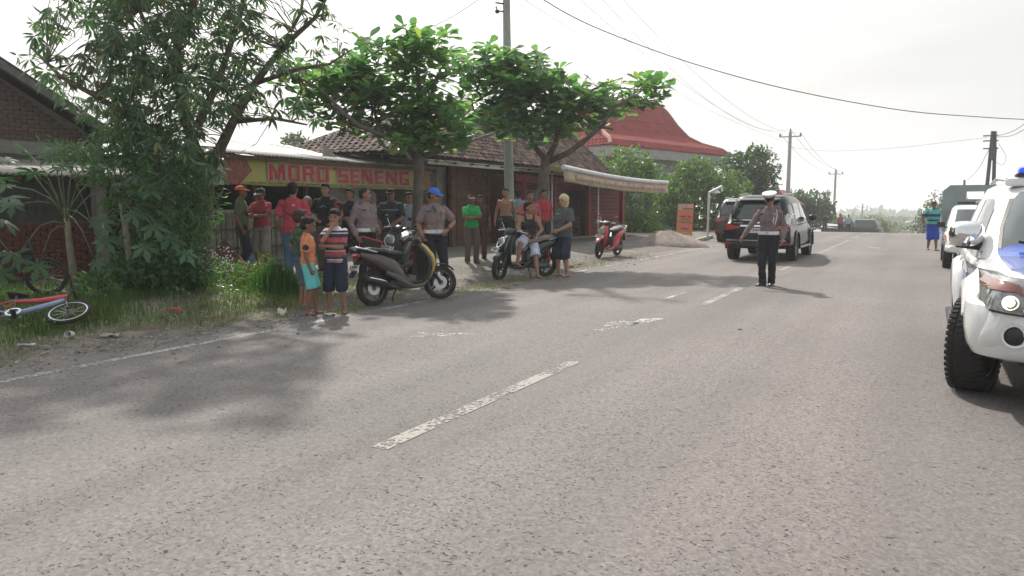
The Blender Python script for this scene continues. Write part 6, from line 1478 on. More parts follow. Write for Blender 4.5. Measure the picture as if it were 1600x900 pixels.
    # rear body
    for s in (-1, 1):
        mb = MB(); strap(mb, [(-.86, .80, .018, .03), (-.72, .755, .035, .065), (-.50, .68, .045, .105), (-.30, .58, .045, .125), (-.16, .46, .04, .10), (-.10, .36, .03, .05)], x0=s * .10, p=2.4); mb.build('side_panel', body, t, sm=.8)
        mb = MB(); strap(mb, [(-.44, .50, .02, .03), (-.26, .42, .03, .05), (-.10, .32, .03, .05), (.06, .25, .03, .035), (.25, .25, .02, .025)], x0=s * .135, p=2.4); mb.build('lower_panel', panel, t, sm=.8)
    mb = MB(); strap(mb, [(-.84, .79, .09, .03), (-.6, .73, .12, .06), (-.3, .64, .12, .10), (-.14, .52, .11, .12), (-.10, .36, .10, .05)]); mb.build('under_seat_body', M_black, t, sm=.8)
    mb = MB(); strap(mb, [(-.80, .865, .09, .025), (-.66, .862, .125, .045), (-.42, .835, .135, .045), (-.34, .80, .135, .05), (-.14, .785, .12, .05), (.0, .765, .07, .035)], n=16, p=2.6); mb.build('seat', seatm, t, sm=.9)
    if grab:
        mb = MB(); mb.tube([(.14, -.58, .82), (.145, -.76, .87), (.09, -.90, .905), (0, -.925, .91), (-.09, -.90, .905), (-.145, -.76, .87), (-.14, -.58, .82)], .013, 8); mb.build('grab_rail', mat('pale_rail', (.45, .5, .52), rough=.3, metal=.5), t, sm=.8)
    mb = MB(); strap(mb, [(-.89, .80, .08, .025), (-.85, .77, .10, .035)]); mb.build('tail_lamp', mat('red_lens', (.4, .02, .02), rough=.12, coat=.6), t, sm=.8)
    mb = MB(); strap(mb, [(-.80, .74, .075, .012), (-.88, .62, .075, .012), (-.98, .46, .065, .010)], p=5); mb.build('rear_mudguard', M_black, t, sm=.7)
    def plate_(y, z, tilt):
        mb = MB(); mb.box((0, 0, 0), (.27, .006, .105)); pl = mb.build('number_plate', mat('plate_white', (.62, .62, .62), rough=.4, var=.05), t, bevel=.003); pl.location = (0, y, z); pl.rotation_euler = (tilt, 0, 0)
        mb = MB(); x = -.10; r_ = random.Random(int(abs(y) * 1000) + len(label))
        for g in range(7):
            if g not in (1,): mb.box((x, (-.005 if y < 0 else .005), .015), (.018, .003, .045))
            x += .031
        for g in range(4): mb.box((-.045 + g * .03, (-.005 if y < 0 else .005), -.033), (.012, .003, .018))
        m2 = mb.build('plate_print', M_black, pl)
        m2['kind'] = 'stuff'
    if plate: plate_(-.925, .60, math.radians(-35))
    plate_(.66, .63, math.radians(35)) if style == 1 else None
    # engine, exhaust, stand, shock
    mb = MB(); mb.tube([(-.07, -.12, .30), (-.09, -.40, .27), (-.09, -.62, r)], [.075, .085, .07], 10); mb.box((-.03, -.2, .3), (.2, .24, .14)); mb.build('engine', mat('engine_metal', (.10, .10, .105), rough=.5, metal=.6), t, sm=.5)
    mb = MB(); mb.tube([(.115, -.16, .22), (.135, -.36, .27), (.145, -.42, .30)], [.02, .02, .035], 10); mb.tube([(.145, -.42, .30), (.15, -.5, .335), (.155, -.82, .42), (.155, -.84, .425)], [.035, .058, .06, .03], 14); mb.build('exhaust', M_black, t, sm=.6)
    mb = MB(); mb.tube([(.165, -.46, .36), (.178, -.60, .395), (.172, -.78, .44)], [.03, .052, .045], 10, flat=.5); mb.build('heat_shield', M_chrome, t, sm=.7)
    for s in (-1,): mb = MB(); mb.tube([(s * .11, -.62, .33), (s * .12, -.56, .62)], .028, 8); mb.build('shock_absorber', mat('red_spring', (.3, .03, .03), rough=.4), t, sm=.5)
    mb = MB(); mb.tube([(.09, -.12, .24), (.17 + lean * .2, -.16, .12), (.21 + lean * .3, -.14, .0 + .02)], .012, 6) if False else mb.tube([(-.10, -.10, .24), (-.18, -.12, .12), (-.24, -.10, .24 - .24 + .03)], .012, 6); mb.build('side_stand', M_black, t)
    return t
def fwd_from(pxA, pxB):
    """rear wheel contact, front wheel contact -> location, heading"""
    a, b = gp(*pxA), gp(*pxB); d = b - a; return (a + b) / 2, math.atan2(-d.x, d.y), d.length
M_gold = mat('gold_paint', (.52, .36, .09), rough=.3, metal=.3, var=.05, coat=.5); M_brown = mat('brown_bronze_paint', (.075, .058, .05), rough=.3, metal=.4, var=.1, coat=.5)
M_seat = mat('black_vinyl', (.022, .022, .024), rough=.42, var=.1); M_dgreen = mat('dark_green_paint', (.012, .035, .032), rough=.22, var=.05, coat=.7); M_redp = mat('scooter_red', (.52, .03, .035), rough=.25, var=.04, coat=.7)
def put(label, A, B, *a, **k):
    loc, rz, L_ = fwd_from(A, B); return scooter(label, loc, rz, *a, **k), loc, rz, L_
s1, l1, r1, L1 = put('brown and gold scooter parked at the road edge with its number plate to the left', (584, 478), (683, 467), M_brown, mat('grey_brown_panel', (.09, .085, .085), rough=.4, metal=.3), M_gold, M_seat, steer=-.42, style=0)
s2, l2, r2, L2 = put('dark green scooter with round white headlamp carrying the tank top rider', (850, 432), (776, 436), M_dgreen, M_black, M_dgreen, mat('beige_seat', (.20, .17, .14), rough=.6), steer=.5, style=1, round_light=True, rimm=mat('black_rim', (.03, .03, .03), rough=.5))
s3, l3, r3, L3 = put('red scooter with white headlamp parked alone in front of the red shop', (970, 398.5), (927, 403.5), M_redp, M_redp, M_redp, mat('sunlit_seat', (.06, .055, .055), rough=.35), steer=.1, style=1, round_light=True, rimm=mat('black_rim', (.03, .03, .03)))
s4 = scooter('dark motorbike partly hidden behind the brown scooter seat', onD(618, 432, 14.6), yaw + math.radians(170), M_dgreen, M_black, M_black, M_seat, style=1, round_light=True, steer=-.3)
s4.location.z = gz(s4.location.x, s4.location.y)
print('scooter lengths', L1, L2, L3, math.degrees(r1 - yaw), math.degrees(r2 - yaw), math.degrees(r3 - yaw))
# rider sits on the green scooter
seatp = l2 + Matrix.Rotation(r2, 3, 'Z') @ Vector((0, -.20, 0))
person('man in black tank top and white shorts sitting sideways on the green scooter', seatp, -165, 1.66, 0, dict(m=C('black_tank', (.018, .020, .026)), sleeve='tank'), dict(m=mat('white_blue_shorts', (.50, .55, .70), rough=.85, var=.25, scale=14, bump=.3), len='knee', flare=.025), hipz=.83, head=42, lean=-.03, R=(.17, .30, 1.02), Rp=(1, -.5, -.3), Lh=(-.12, .26, 1.0), Lp=(-1, -.4, -.3), feet=((.36, .36, .36, 10), (-.08, .42, .075, 10)), kneeR=(.4, 1, .6), kneeL=(-.2, 1, .6), shoes=None, wide=1.04, extras=ex20, vox=.009)

# ------------------------------------------------------------------ bicycle lying in the grass
def bicycle(label, loc, rot, c1, c2, name='bicycle', M_rimm=None):
    M_rimm = M_rimm or M_steel
    t = thing(name, label, 'bicycle', loc); t.rotation_euler = rot; R_ = .25; rw, fw = (-.50, .25), (.50, .25); bb = (-.10, .22); hd = (.36, .62); sp = (-.22, .55)
    for y, z in (rw, fw):
        mb = MB(); mb.lathe([(R_ - .04, -.018), (R_ - .01, -.022), (R_, 0), (R_ - .01, .022), (R_ - .04, .018)], axis='x', n=36, closed=True); ty = mb.build('wheel', M_rubber, t, sm=.8); ty.location = (0, y, z)
        mb = MB(); mb.lathe([(R_ - .055, -.014), (R_ - .036, -.014), (R_ - .036, .014), (R_ - .055, .014)], axis='x', n=36, closed=True); mb.build('rim', M_rimm, ty, sm=.6)
        mb = MB()
        for k in range(20): a = 2 * PI * k / 20; mb.tube([(.02 * (-1) ** k, 0, 0), (0, (R_ - .045) * math.cos(a), (R_ - .045) * math.sin(a))], .0016, 3)
        mb.cyl((-.04, 0, 0), (.04, 0, 0), .02, 8); mb.build('spokes', M_steel, ty)['kind'] = 'stuff'
    def tb(nm, pts, r_, m): mb = MB(); mb.tube([(x, y, z) for x, y, z in pts], r_, 8); mb.build(nm, m, t, sm=.7)
    tb('top_tube', [(0, sp[0], sp[1] - .05), (0, .05, .52), (0, hd[0], hd[1] - .02)], [.022, .03, .045], c1); tb('down_tube', [(0, bb[0], bb[1]), (0, hd[0] + .01, hd[1] - .10)], [.032, .036], c2); tb('seat_tube', [(0, bb[0], bb[1]), (0, sp[0] - .03, sp[1] + .08)], .018, M_black)
    for s in (-1, 1):
        tb('chain_stay', [(s * .02, bb[0], bb[1]), (s * .05, rw[0], rw[1])], .011, c2); tb('seat_stay', [(s * .02, sp[0], sp[1] - .05), (s * .05, rw[0], rw[1])], .010, c1); tb('fork', [(s * .045, hd[0] + .01, hd[1] - .10), (s * .05, fw[0], fw[1])], .016, M_black)
        tb('handlebar', [(0, hd[0] - .02, hd[1] + .16), (s * .18, hd[0] - .03, hd[1] + .2), (s * .29, hd[0] - .08, hd[1] + .2)], .012, M_black)
    tb('stem', [(0, hd[0], hd[1] - .08), (0, hd[0] - .02, hd[1] + .16)], .018, M_black)
    mb = MB(); mb.lathe([(.06, .03), (.085, .03), (.085, .036), (.06, .036)], axis='x', n=24, closed=True); mb.v = [(p[0], p[1] + bb[0], p[2] + bb[1]) for p in mb.v]; mb.build('chain_ring', M_steel, t, sm=.6)
    mb = MB(); strap(mb, [(sp[0] - .14, sp[1] + .12, .06, .02), (sp[0], sp[1] + .11, .045, .02), (sp[0] + .10, sp[1] + .10, .018, .015)]); mb.build('saddle', M_black, t, sm=.8)
    for s in (-1, 1): mb = MB(); mb.box((s * .10, bb[0] + s * .08, bb[1] - s * .13), (.09, .05, .02)); mb.build('pedal', M_black, t); tb('crank', [(s * .04, bb[0], bb[1]), (s * .06, bb[0] + s * .08, bb[1] - s * .13)], .01, M_black)
    return t
b_ = gp(38, 512)
bicycle('small red and silver blue bicycle lying in the grass at the left edge', b_ + V3(-.02, -.1, .06), (0, math.radians(-66), yaw - math.radians(84)), mat('bike_red', (.50, .06, .07), rough=.35, coat=.4), mat('bike_silver_blue', (.25, .34, .5), rough=.35, coat=.4))
b_ = gp(-14, 468)
bk2 = bicycle('dark bicycle leaning in the shade behind the fallen red bicycle', b_ + V3(-.1, .2, 0), (0, math.radians(-12), yaw - math.radians(60)), M_black, mat('dark_teal_paint', (.03, .06, .08), rough=.5), M_rimm=M_black); bk2.scale = (1.15,) * 3
# ================================================================== cars
def sring_z(y, wb, wt, zb, zt, p, n=32):
    out = []
    for k in range(n):
        a = 2 * PI * (k + .5) / n; s = se(math.sin(a), p); z = (zb + zt) / 2 + (zt - zb) / 2 * s; f = (s + 1) / 2; w = wb + (wt - wb) * f ** 1.5; out.append(Vector((w * se(math.cos(a), p), y, z)))
    return out
def sring_h(z, yr, yf, w, p=7, n=36, taper=0):
    out = []
    for k in range(n):
        a = 2 * PI * (k + .5) / n; y = se(math.sin(a), p); f = (y + 1) / 2; out.append(Vector((w * (1 - taper * f) * se(math.cos(a), p), (yr + yf) / 2 + (yf - yr) / 2 * y, z)))
    return out
def bvh_of(o):
    bm = bmesh.new(); bm.from_mesh(o.data); b = BVHTree.FromBMesh(bm); bm.free(); return b
def decal(bvhs, pts, axis, sign, name, m, parent, off=.004, th=.006, step=.09, sm=.8):
    """panel lying on the body: a 2D outline thrown onto the surface along an axis"""
    ax = 'xyz'.index(axis); others = [i for i in range(3) if i != ax]
    bm = bmesh.new(); vs = []
    for a, b in pts:
        v = [0, 0, 0]; v[others[0]] = a; v[others[1]] = b; vs.append(bm.verts.new(v))
    bm.faces.new(vs)
    for oi in others:
        lo = min(v.co[oi] for v in bm.verts); hi = max(v.co[oi] for v in bm.verts); k = int((hi - lo) / step)
        for i in range(1, k + 1):
            co = [0, 0, 0]; no = [0, 0, 0]; co[oi] = lo + (hi - lo) * i / (k + 1); no[oi] = 1; bmesh.ops.bisect_plane(bm, geom=list(bm.verts) + list(bm.edges) + list(bm.faces), plane_co=co, plane_no=no, dist=1e-5)
    d = [0, 0, 0]; d[ax] = -sign; d = Vector(d)
    for v in bm.verts:
        o_ = Vector(v.co); o_[ax] = sign * 6; best = None
        for b in bvhs:
            h = b.ray_cast(o_, d)
            if h[0] is not None and (best is None or h[3] < best[3]): best = h
        if best is None:
            q = Vector(v.co); q[ax] = sign * 1.0; best = min((b.find_nearest(q) for b in bvhs), key=lambda h: h[3])
        n_ = best[1]; n_ = n_ if n_.dot(-d) > 0 else -n_; v.co = best[0] + n_ * off
    bmesh.ops.recalc_face_normals(bm, faces=bm.faces)
    me = bpy.data.meshes.new(name); bm.to_mesh(me); bm.free(); me.materials.append(m); o = bpy.data.objects.new(name, me); COL.objects.link(o); o.parent = parent
    bake(o, [('SOLIDIFY', dict(thickness=th, offset=0))]); shade(o.data, sm); return o
def boolcut(o, cutters):
    dgs = []
    for mb in cutters:
        c = mb.build('cutter', None); md = o.modifiers.new('b', 'BOOLEAN'); md.object = c; md.operation = 'DIFFERENCE'; md.solver = 'EXACT'; dgs.append(c)
    me = evalmesh(o, dgs); o.modifiers.clear(); o.data = me; me.name = 'body'
    for c in dgs: bpy.data.objects.remove(c)
def carwheel(t, c, r, w, side, m_rim, steer=0, spokes=6, treads=True):
    mb = MB(); hw = w / 2; rr = r * .66
    mb.lathe([(rr, -hw * .82), (rr * 1.08, -hw * .97), (r * .90, -hw), (r * .96, -hw * .9), (r * .985, -hw * .7), (r * .985, hw * .7), (r * .96, hw * .9), (r * .90, hw), (rr * 1.08, hw * .97), (rr, hw * .82)], axis='x', n=48, closed=True)
    if treads:
        n_ = 46
        for k in range(n_):
            a = 2 * PI * k / n_; Rm = Matrix.Rotation(a, 3, 'X')
            for x, s_ in ((-hw * .82, .34), (-hw * .28, .40), (hw * .28, .40), (hw * .82, .34)):
                off = (.5 if abs(x) < hw * .5 else 0) * 2 * PI / n_; Rm2 = Matrix.Rotation(a + off, 3, 'X'); mb.box(Rm2 @ Vector((x, 0, r * .985)), (w * s_ * .55, r * .085, r * .045), Rm2)
    ty = mb.build('tyre', M_rubber, None, sm=.6)
    wh = bpy.data.objects.new('wheel', ty.data); COL.objects.link(wh); wh.parent = t; wh.location = c; wh.rotation_euler = (0, 0, steer); bpy.data.objects.remove(ty)
    s = side; mb = MB(); mb.lathe([(rr * 1.02, -hw * .8), (rr * 1.02, hw * .8), (rr * .93, hw * .8), (rr * .88, 0), (rr * .93, -hw * .8)], axis='x', n=36, closed=True)
    for k in range(spokes):
        a = 2 * PI * k / spokes; u = Vector((0, math.cos(a), math.sin(a))); v = Vector((0, -math.sin(a), math.cos(a))); x0 = s * hw * .62
        mb.add([Vector((x0 + dx, 0, 0)) + u * q + v * e * ww for dx in (0, -s * .03) for q, ww in ((.05, .045), (rr * .95, .030)) for e in (-1, 1)], [(0, 1, 3, 2), (4, 6, 7, 5), (0, 2, 6, 4), (1, 5, 7, 3), (2, 3, 7, 6), (0, 4, 5, 1)])
    mb.lathe([(.001, s * hw * .7), (.06, s * hw * .7), (.07, s * hw * .4), (.001, s * hw * .4)], axis='x', n=16)
    mb.build('rim', m_rim, wh, sm=.6)
    mb = MB(); mb.lathe([(.001, s * hw * .2), (rr * .8, s * hw * .2), (rr * .8, s * hw * .05), (.001, s * hw * .05)], axis='x', n=24); mb.build('brake_disc', mat('dull_iron', (.09, .085, .08), rough=.6, metal=.7), wh, sm=.6)
    return wh
M_glass = glassmat('dark_glass'); M_lens = mat('clear_lens', (.45, .46, .47), rough=.08, spec=.9, coat=.8); M_redlens = mat('red_lens', (.4, .02, .02)); M_alloy = mat('alloy', (.38, .38, .39), rough=.3, metal=.8)
M_plate = mat('plate_white', (.62, .62, .62))
def plate(t, c, rot, w=.43, h=.14, seed=1):
    mb = MB(); mb.box((0, 0, 0), (w, .008, h)); p = mb.build('number_plate', M_plate, t, bevel=.003); p.location = c; p.rotation_euler = rot; mb = MB(); x = -w * .38; r_ = random.Random(seed)
    for g in range(8):
        if g not in (1, 6): mb.box((x, -.006, .012), (.022, .004, h * .42))
        x += w * .11
    mb.build('plate_print', M_black, p)['kind'] = 'stuff'
def suv(label, loc, rz, paint, group=None, chrome=True, whitetop=False, seed=1):
    t = thing('parked_car' if seed != 1 else 'sport_utility_car', label, 'car', loc, rz, group)
    mb = MB(); mb.loft([sring_z(*a) for a in ((-2.42, .70, .72, .52, .92, 3.5), (-2.40, .82, .80, .42, 1.02, 4.5), (-2.33, .90, .86, .36, 1.09, 5), (-2.0, .925, .875, .34, 1.12, 5.5), (-1.0, .93, .88, .33, 1.12, 6), (.0, .93, .88, .33, 1.10, 6), (1.0, .93, .87, .33, 1.08, 6), (1.5, .925, .83, .33, 1.06, 5.5), (2.05, .90, .74, .34, .98, 5), (2.32, .80, .62, .38, .86, 4), (2.40, .6, .5, .45, .75, 3.5))])
    body = mb.build('body', paint, t, sm=.7)
    mb = MB(); mb.loft([sring_h(*a) for a in ((1.02, -2.36, 1.38, .865, 7), (1.20, -2.33, 1.12, .835, 7), (1.45, -2.26, .78, .775, 6.5), (1.66, -2.17, .45, .715, 6), (1.755, -2.08, .22, .675, 5), (1.80, -1.95, .0, .60, 4.5), (1.825, -1.5, -.4, .40, 4))]); cab = mb.build('cabin', paint, t, sm=.7)
    bb = [bvh_of(body), bvh_of(cab)]
    boolcut(body, [MB().cyl((s * .55, y, .38), (s * 1.2, y, .38), .44, 32) for s in (-1, 1) for y in (-1.38, 1.40)])
    shade(body.data, .6)
    for y in (-1.38, 1.40):
        for s in (-1, 1):
            carwheel(t, (s * .80, y, .365), .365, .24, s, M_alloy)
            mb = MB(); mb.tube([(s * .925, y + .445 * math.cos(a), .38 + .445 * math.sin(a)) for a in np.linspace(-.15, PI + .15, 17)], .028, 6); mb.build('wheel_arch', M_black if not chrome else paint, t, sm=.8)
    mb = MB(); mb.box((0, 0, .42), (1.45, 4.1, .14)); mb.build('underbody', M_black, t)
    # rear window and rear details
    D = lambda *a, **k: decal(bb, *a, **k)
    D([(-.66, 1.17), (.66, 1.17), (.56, 1.60), (.46, 1.635), (-.46, 1.635), (-.56, 1.60)], 'y', -1, 'rear_window', M_glass, t)
    mb = MB(); strap(mb, [(-2.12, 1.72, .56, .02), (-2.25, 1.70, .55, .016), (-2.33, 1.67, .50, .010)], p=4); mb.build('spoiler', paint, t, sm=.8)
    for s in (-1, 1):
        D([(s * .87, 1.02), (s * .70, 1.03), (s * .68, 1.12), (s * .72, 1.30), (s * .82, 1.31)], 'y', -1, 'upper_lamp', M_lens, t, off=.012)
        D([(s * .88, .84), (s * .42, .92), (s * .46, .97), (s * .72, 1.01), (s * .88, 1.01)], 'y', -1, 'tail_lamp', M_redlens, t, off=.014)
        D([(s * .86, .48), (s * .62, .49), (s * .62, .53), (s * .86, .53)], 'y', -1, 'reflector', M_redlens, t, off=.010)
    if chrome:
        D([(-.42, .955), (.42, .955), (.42, 1.0), (-.42, 1.0)], 'y', -1, 'chrome_strip', M_chrome, t, off=.016); D([(-.62, 1.125), (.62, 1.125), (.62, 1.145), (-.62, 1.145)], 'y', -1, 'window_strip', M_chrome, t, off=.010); D([(-.78, .575), (.78, .575), (.78, .60), (-.78, .60)], 'y', -1, 'bumper_strip', M_chrome, t, off=.012)
        mb = MB(); mb.ell((.08, -2.425, 1.06), (.09, .01, .03), 12, 6); mb.build('badge', M_chrome, t, sm=True); mb = MB(); [mb.box((-.58 + i * .035, -2.418, 1.06), (.022, .008, .022)) for i in range(7)]; mb.build('model_lettering', M_chrome, t)['kind'] = 'stuff'
    D([(-.85, .42), (.85, .42), (.80, .56), (-.80, .56)], 'y', -1, 'lower_bumper', M_black if chrome else mat('dark_bumper', (.05, .045, .04), rough=.5), t, off=.004)
    plate(t, (0, -2.435, .86), (0, 0, 0), seed=seed)
    # side windows, seams, handles
    for s in (-1, 1):
        for nm, pts in (('quarter_window', [(-2.12, 1.18), (-1.42, 1.17), (-1.46, 1.56), (-1.98, 1.54)]), ('rear_door_window', [(-1.32, 1.16), (-.38, 1.15), (-.40, 1.60), (-1.36, 1.58)]), ('front_door_window', [(-.28, 1.15), (.84, 1.14), (.40, 1.50), (.05, 1.605), (-.30, 1.61)])): D(pts, 'x', s, nm, M_glass, t)
        for y in (-1.36, -.33, .95): D([(y - .006, .45), (y + .006, .45), (y + .006, 1.08), (y - .006, 1.08)], 'x', s, 'door_seam', M_black, t, off=.002, th=.003)
        for y in (-.50, .55): mb = MB(); mb.box((s * .935, y - .5 + .45, .97), (.03, .20, .035)); mb.build('door_handle', M_chrome if chrome else paint, t, bevel=.008)
        mb = MB(); mb.ell((s * 1.02, .82, 1.17), (.12, .07, .09), 12, 8); mb.build('side_mirror', paint, t, sm=True)
        mb = MB(); mb.tube([(s * .58, -1.9, 1.83), (s * .585, -1.0, 1.86), (s * .57, -.1, 1.82)], .018, 6); mb.build('roof_rail', M_steel, t, sm=.8); mb = MB(); mb.box((s * .93, 0, .36), (.12, 1.9, .04)); mb.build('side_step', M_black if not chrome else M_steel, t, bevel=.01)
        D([(s * .88, .74), (s * .52, .70), (s * .50, .84), (s * .80, .92)], 'y', 1, 'headlamp', M_lens, t)
    D([(-.66, 1.10), (.66, 1.10), (.52, 1.62), (-.52, 1.62)], 'y', 1, 'windscreen', M_glass, t)
    D([(-.46, .62), (.46, .62), (.48, .84), (-.48, .84)], 'y', 1, 'grille', M_black, t)
    mb = MB(); mb.tube([(.55, -2.30, .34), (.55, -2.44, .34)], .035, 12); mb.build('tailpipe', M_steel, t, sm=.6)
    return t
M_blackp = mat('black_car_paint', (.006, .010, .011), rough=.2, var=.02, coat=.12, spec=.3); M_brownp = mat('brown_car_paint', (.055, .042, .036), rough=.22, var=.03, coat=.8, metal=.3)
suv('black sport utility car with chrome rear strip driving away in the left lane', (-4.06, 23.3, 0), 0, M_blackp)
suv('brown sport utility car parked at the kerb left of the black one', (-6.82, 33.1, 0), .03, M_brownp, chrome=False, seed=2)

# ------------------------------------------------------------------ police SUV close on the right
M_pw = mat('police_white_paint', (.74, .75, .75), rough=.22, var=.02, coat=.7, bump=0); M_pb = mat('police_blue_paint', (.035, .10, .45), rough=.2, var=.03, coat=.8)
def police_suv():
    t = thing('police_car', 'white and blue police car with glowing headlamp and blue roof light at the right edge', 'car', (1.245, 8.66, 0), PI)
    mb = MB(); mb.loft([sring_z(*a) for a in ((-2.35, .80, .78, .52, 1.02, 4.5), (-2.25, .90, .86, .45, 1.16, 5), (-1.4, .925, .88, .45, 1.18, 6), (-.4, .925, .88, .45, 1.17, 6), (.6, .925, .87, .45, 1.16, 6), (1.0, .925, .84, .44, 1.155, 5), (1.4, .925, .80, .44, 1.13, 4.5), (1.8, .915, .76, .43, 1.09, 4.5), (2.02, .905, .78, .42, 1.06, 6), (2.18, .895, .77, .42, 1.035, 6.5), (2.27, .87, .74, .48, 1.005, 5.5), (2.33, .80, .66, .55, .955, 4.5))])
    body = mb.build('body', M_pw, t, sm=.8)
    mb = MB(); mb.loft([sring_h(*a) for a in ((1.08, -2.28, 1.16, .865, 7), (1.22, -2.27, .98, .845, 6.5), (1.45, -2.22, .66, .775, 6), (1.63, -2.15, .38, .715, 5.5), (1.72, -2.08, .20, .675, 4.5), (1.765, -1.95, .0, .60, 4), (1.785, -1.5, -.5, .40, 4))]); cab = mb.build('cabin', M_pw, t, sm=.7)
    bb = [bvh_of(body), bvh_of(cab)]
    # bumper: wraps round the corner
    mb = MB(); rings = []
    for z, o_, w_ in ((.40, .02, .80), (.43, .10, .87), (.50, .15, .905), (.62, .175, .925), (.74, .17, .928), (.81, .13, .92), (.83, .06, .90)):
        r_ = []
        for k in range(33):
            a = PI * k / 32; r_.append(Vector((w_ * 1.035 * se(math.cos(a), 4.6), 1.86 + (.33 + o_) * se(math.sin(a), 3.2) if k not in (0, 32) else 1.86, z)))
        rings.append(r_ + [Vector((p.x * .92, p.y - .05, p.z)) for p in reversed(r_)])
    mb.loft(rings); bump = mb.build('front_bumper', M_pw, t, sm=.8); bb2 = bb + [bvh_of(bump)]
    cut = [MB().cyl((s * .50, y, .40), (s * 1.2, y, .40), .46, 40) for s in (-1, 1) for y in (-1.38, 1.40)]
    boolcut(body, cut); shade(body.data, .6)
    cut = [MB().cyl((s * .50, 1.40, .40), (s * 1.2, 1.40, .40), .455, 40) for s in (-1, 1)]
    boolcut(bump, cut); shade(bump.data, .6)
    for y in (-1.38, 1.40):
        for s in (-1, 1):
            carwheel(t, (s * (.84 if y > 0 else .80), y, .385), .385, .27, s, mat('dark_alloy', (.2, .2, .2), rough=.4, metal=.8), steer=(math.radians(-15) if y > 0 else 0))
            mb = MB(); rings = []
            for a in np.linspace(.62 if y > 0 else -.1, PI + .2, 25):
                c_, s_ = math.cos(a), math.sin(a); f = .05 * min(1, (s_ + .4))
                rings.append([Vector((s * (.86 + dx), y + rr_ * c_, .40 + rr_ * s_)) for dx, rr_ in ((0, .47), (.045 + f, .452), (.062 + f, .47), (.055 + f, .52), (.028, .59), (0, .63))])
            mb.loft(rings); mb.build('wheel_flare', M_pw, t, sm=.8)
            mb = MB(); mb.lathe([(.46, .56), (.46, .90), (.45, .90), (.45, .56)], axis='x', n=32, closed=True); mb.v = [(s * p[0], p[1] + y, p[2] + .40) for p in mb.v]; mb.v = [p if p[2] > .42 else (p[0], p[1], .42) for p in mb.v]; mb.build('wheel_liner', M_black, t)
    mb = MB(); mb.box((0, .1, .46), (1.1, 4.0, .16)); mb.tube([(-.7, 1.4, .36), (.7, 1.4, .36)], .05, 8); mb.box((0, 1.9, .40), (1.2, .5, .06)); mb.build('underbody', M_black, t)
    D = lambda *a, **k: decal(bb2, *a, **k)
    # blue bonnet panel and stripes
    D([(-.70, .98), (-.69, 1.3), (-.66, 1.75), (-.60, 2.16), (.60, 2.16), (.66, 1.75), (.69, 1.3), (.70, .98)], 'z', 1, 'bonnet_panel', M_pb, t, off=.006, th=.008)
    for s in (-1, 1):
        D([(s * .50, 1.06), (s * .36, 1.06), (s * .30, 1.70), (s * .44, 1.72)], 'z', 1, 'bonnet_scoop', mat('police_light_blue', (.10, .20, .55), rough=.2, coat=.8), t, off=.016, th=.014)
        # headlamp unit
        hl = decal([bb[0]], [(s * .888, .80), (s * .50, .76), (s * .47, .90), (s * .55, .985), (s * .74, 1.0), (s * .87, .99)], 'y', 1, 'headlamp', mat('smoky_lens', (.20, .21, .215), rough=.06, spec=.9, coat=1, var=.5, scale=26), t, off=.02, th=.03, step=.05)
        decal([bb[0]], [(s * .892, .785), (s * .485, .745), (s * .455, .905), (s * .54, 1.0), (s * .74, 1.016), (s * .885, 1.005)], 'y', 1, 'headlamp_seal', M_black, t, off=.006, th=.02, step=.05)
        D([(1.86, .838), (2.30, .838), (2.30, .848), (1.86, .848)], 'x', s, 'bumper_seam', M_black, t, off=.003, th=.004)
        m2 = decal([bb[0]], [(s * .83, .925), (s * .62, .905), (s * .64, .955), (s * .74, .975), (s * .83, .97)], 'y', 1, 'turn_lens', mat('amber_red_lens', (.20, .065, .05), rough=.12, coat=.8), t, off=.042, th=.01, step=.05)
        q = MB(); yl_ = 2.17
        q.ell((s * .70, 2.355, .855), (.032, .02, .032), 16, 10); q.build('lamp_bulb', mat('headlamp_glow', (1, .9, .7), emit=(1, .82, .55), estr=3.2), t, sm=True)
        q = MB(); q.lathe([(.034, -.01), (.056, .014), (.051, .018), (.030, -.004)], axis='y', n=24, closed=True); q.v = [(p[0] + s * .70, p[1] + 2.352, p[2] + .855) for p in q.v]; q.build('lamp_reflector', M_chrome, t, sm=.8)
        for xx in (.60, .54): q = MB(); q.ell((s * xx, 2.36, .80 - (.60 - xx) * .2), (.026, .02, .022), 12, 8); q.build('parking_lamp', M_chrome, t, sm=True)
        # fog lamp
        q = MB(); q.lathe([(.001, -.03), (.068, -.02), (.070, .012), (.085, .016), (.088, .004)], axis='y', n=28); q.v = [(p[0] + s * .655, p[1] + 2.335, p[2] + .615) for p in q.v]; fr_ = q.build('fog_lamp_ring', M_pw, t, sm=.8)
        q = MB(); q.ell((s * .655, 2.325, .615), (.069, .03, .069), 20, 10); q.build('fog_lamp', M_black, t, sm=True)
        # windows
        for nm, pts in (('quarter_window', [(-2.10, 1.24), (-1.5, 1.24), (-1.52, 1.55), (-2.02, 1.54)]), ('rear_door_window', [(-1.40, 1.23), (-.46, 1.22), (-.46, 1.60), (-1.40, 1.58)]), ('front_door_window', [(-.36, 1.22), (.70, 1.21), (.35, 1.50), (.12, 1.60), (-.36, 1.615)])): D(pts, 'x', s, nm, M_glass, t)
        for y in (-1.45, -.41, .84): D([(y - .006, .55), (y + .006, .55), (y + .006, 1.14), (y - .006, 1.14)], 'x', s, 'door_seam', M_black, t, off=.002, th=.003)
        D([(.80, .60), (-2.0, .60), (-2.0, .80), (-.9, .80), (-.2, .92), (.5, .92)], 'x', s, 'side_stripe', M_pb, t, off=.004)
        for y in (-.62, .28): mb = MB(); mb.box((s * .935, y, 1.03), (.03, .2, .035)); mb.build('door_handle', M_chrome, t, bevel=.008)
        # mirror
        mb = MB(); rings = []
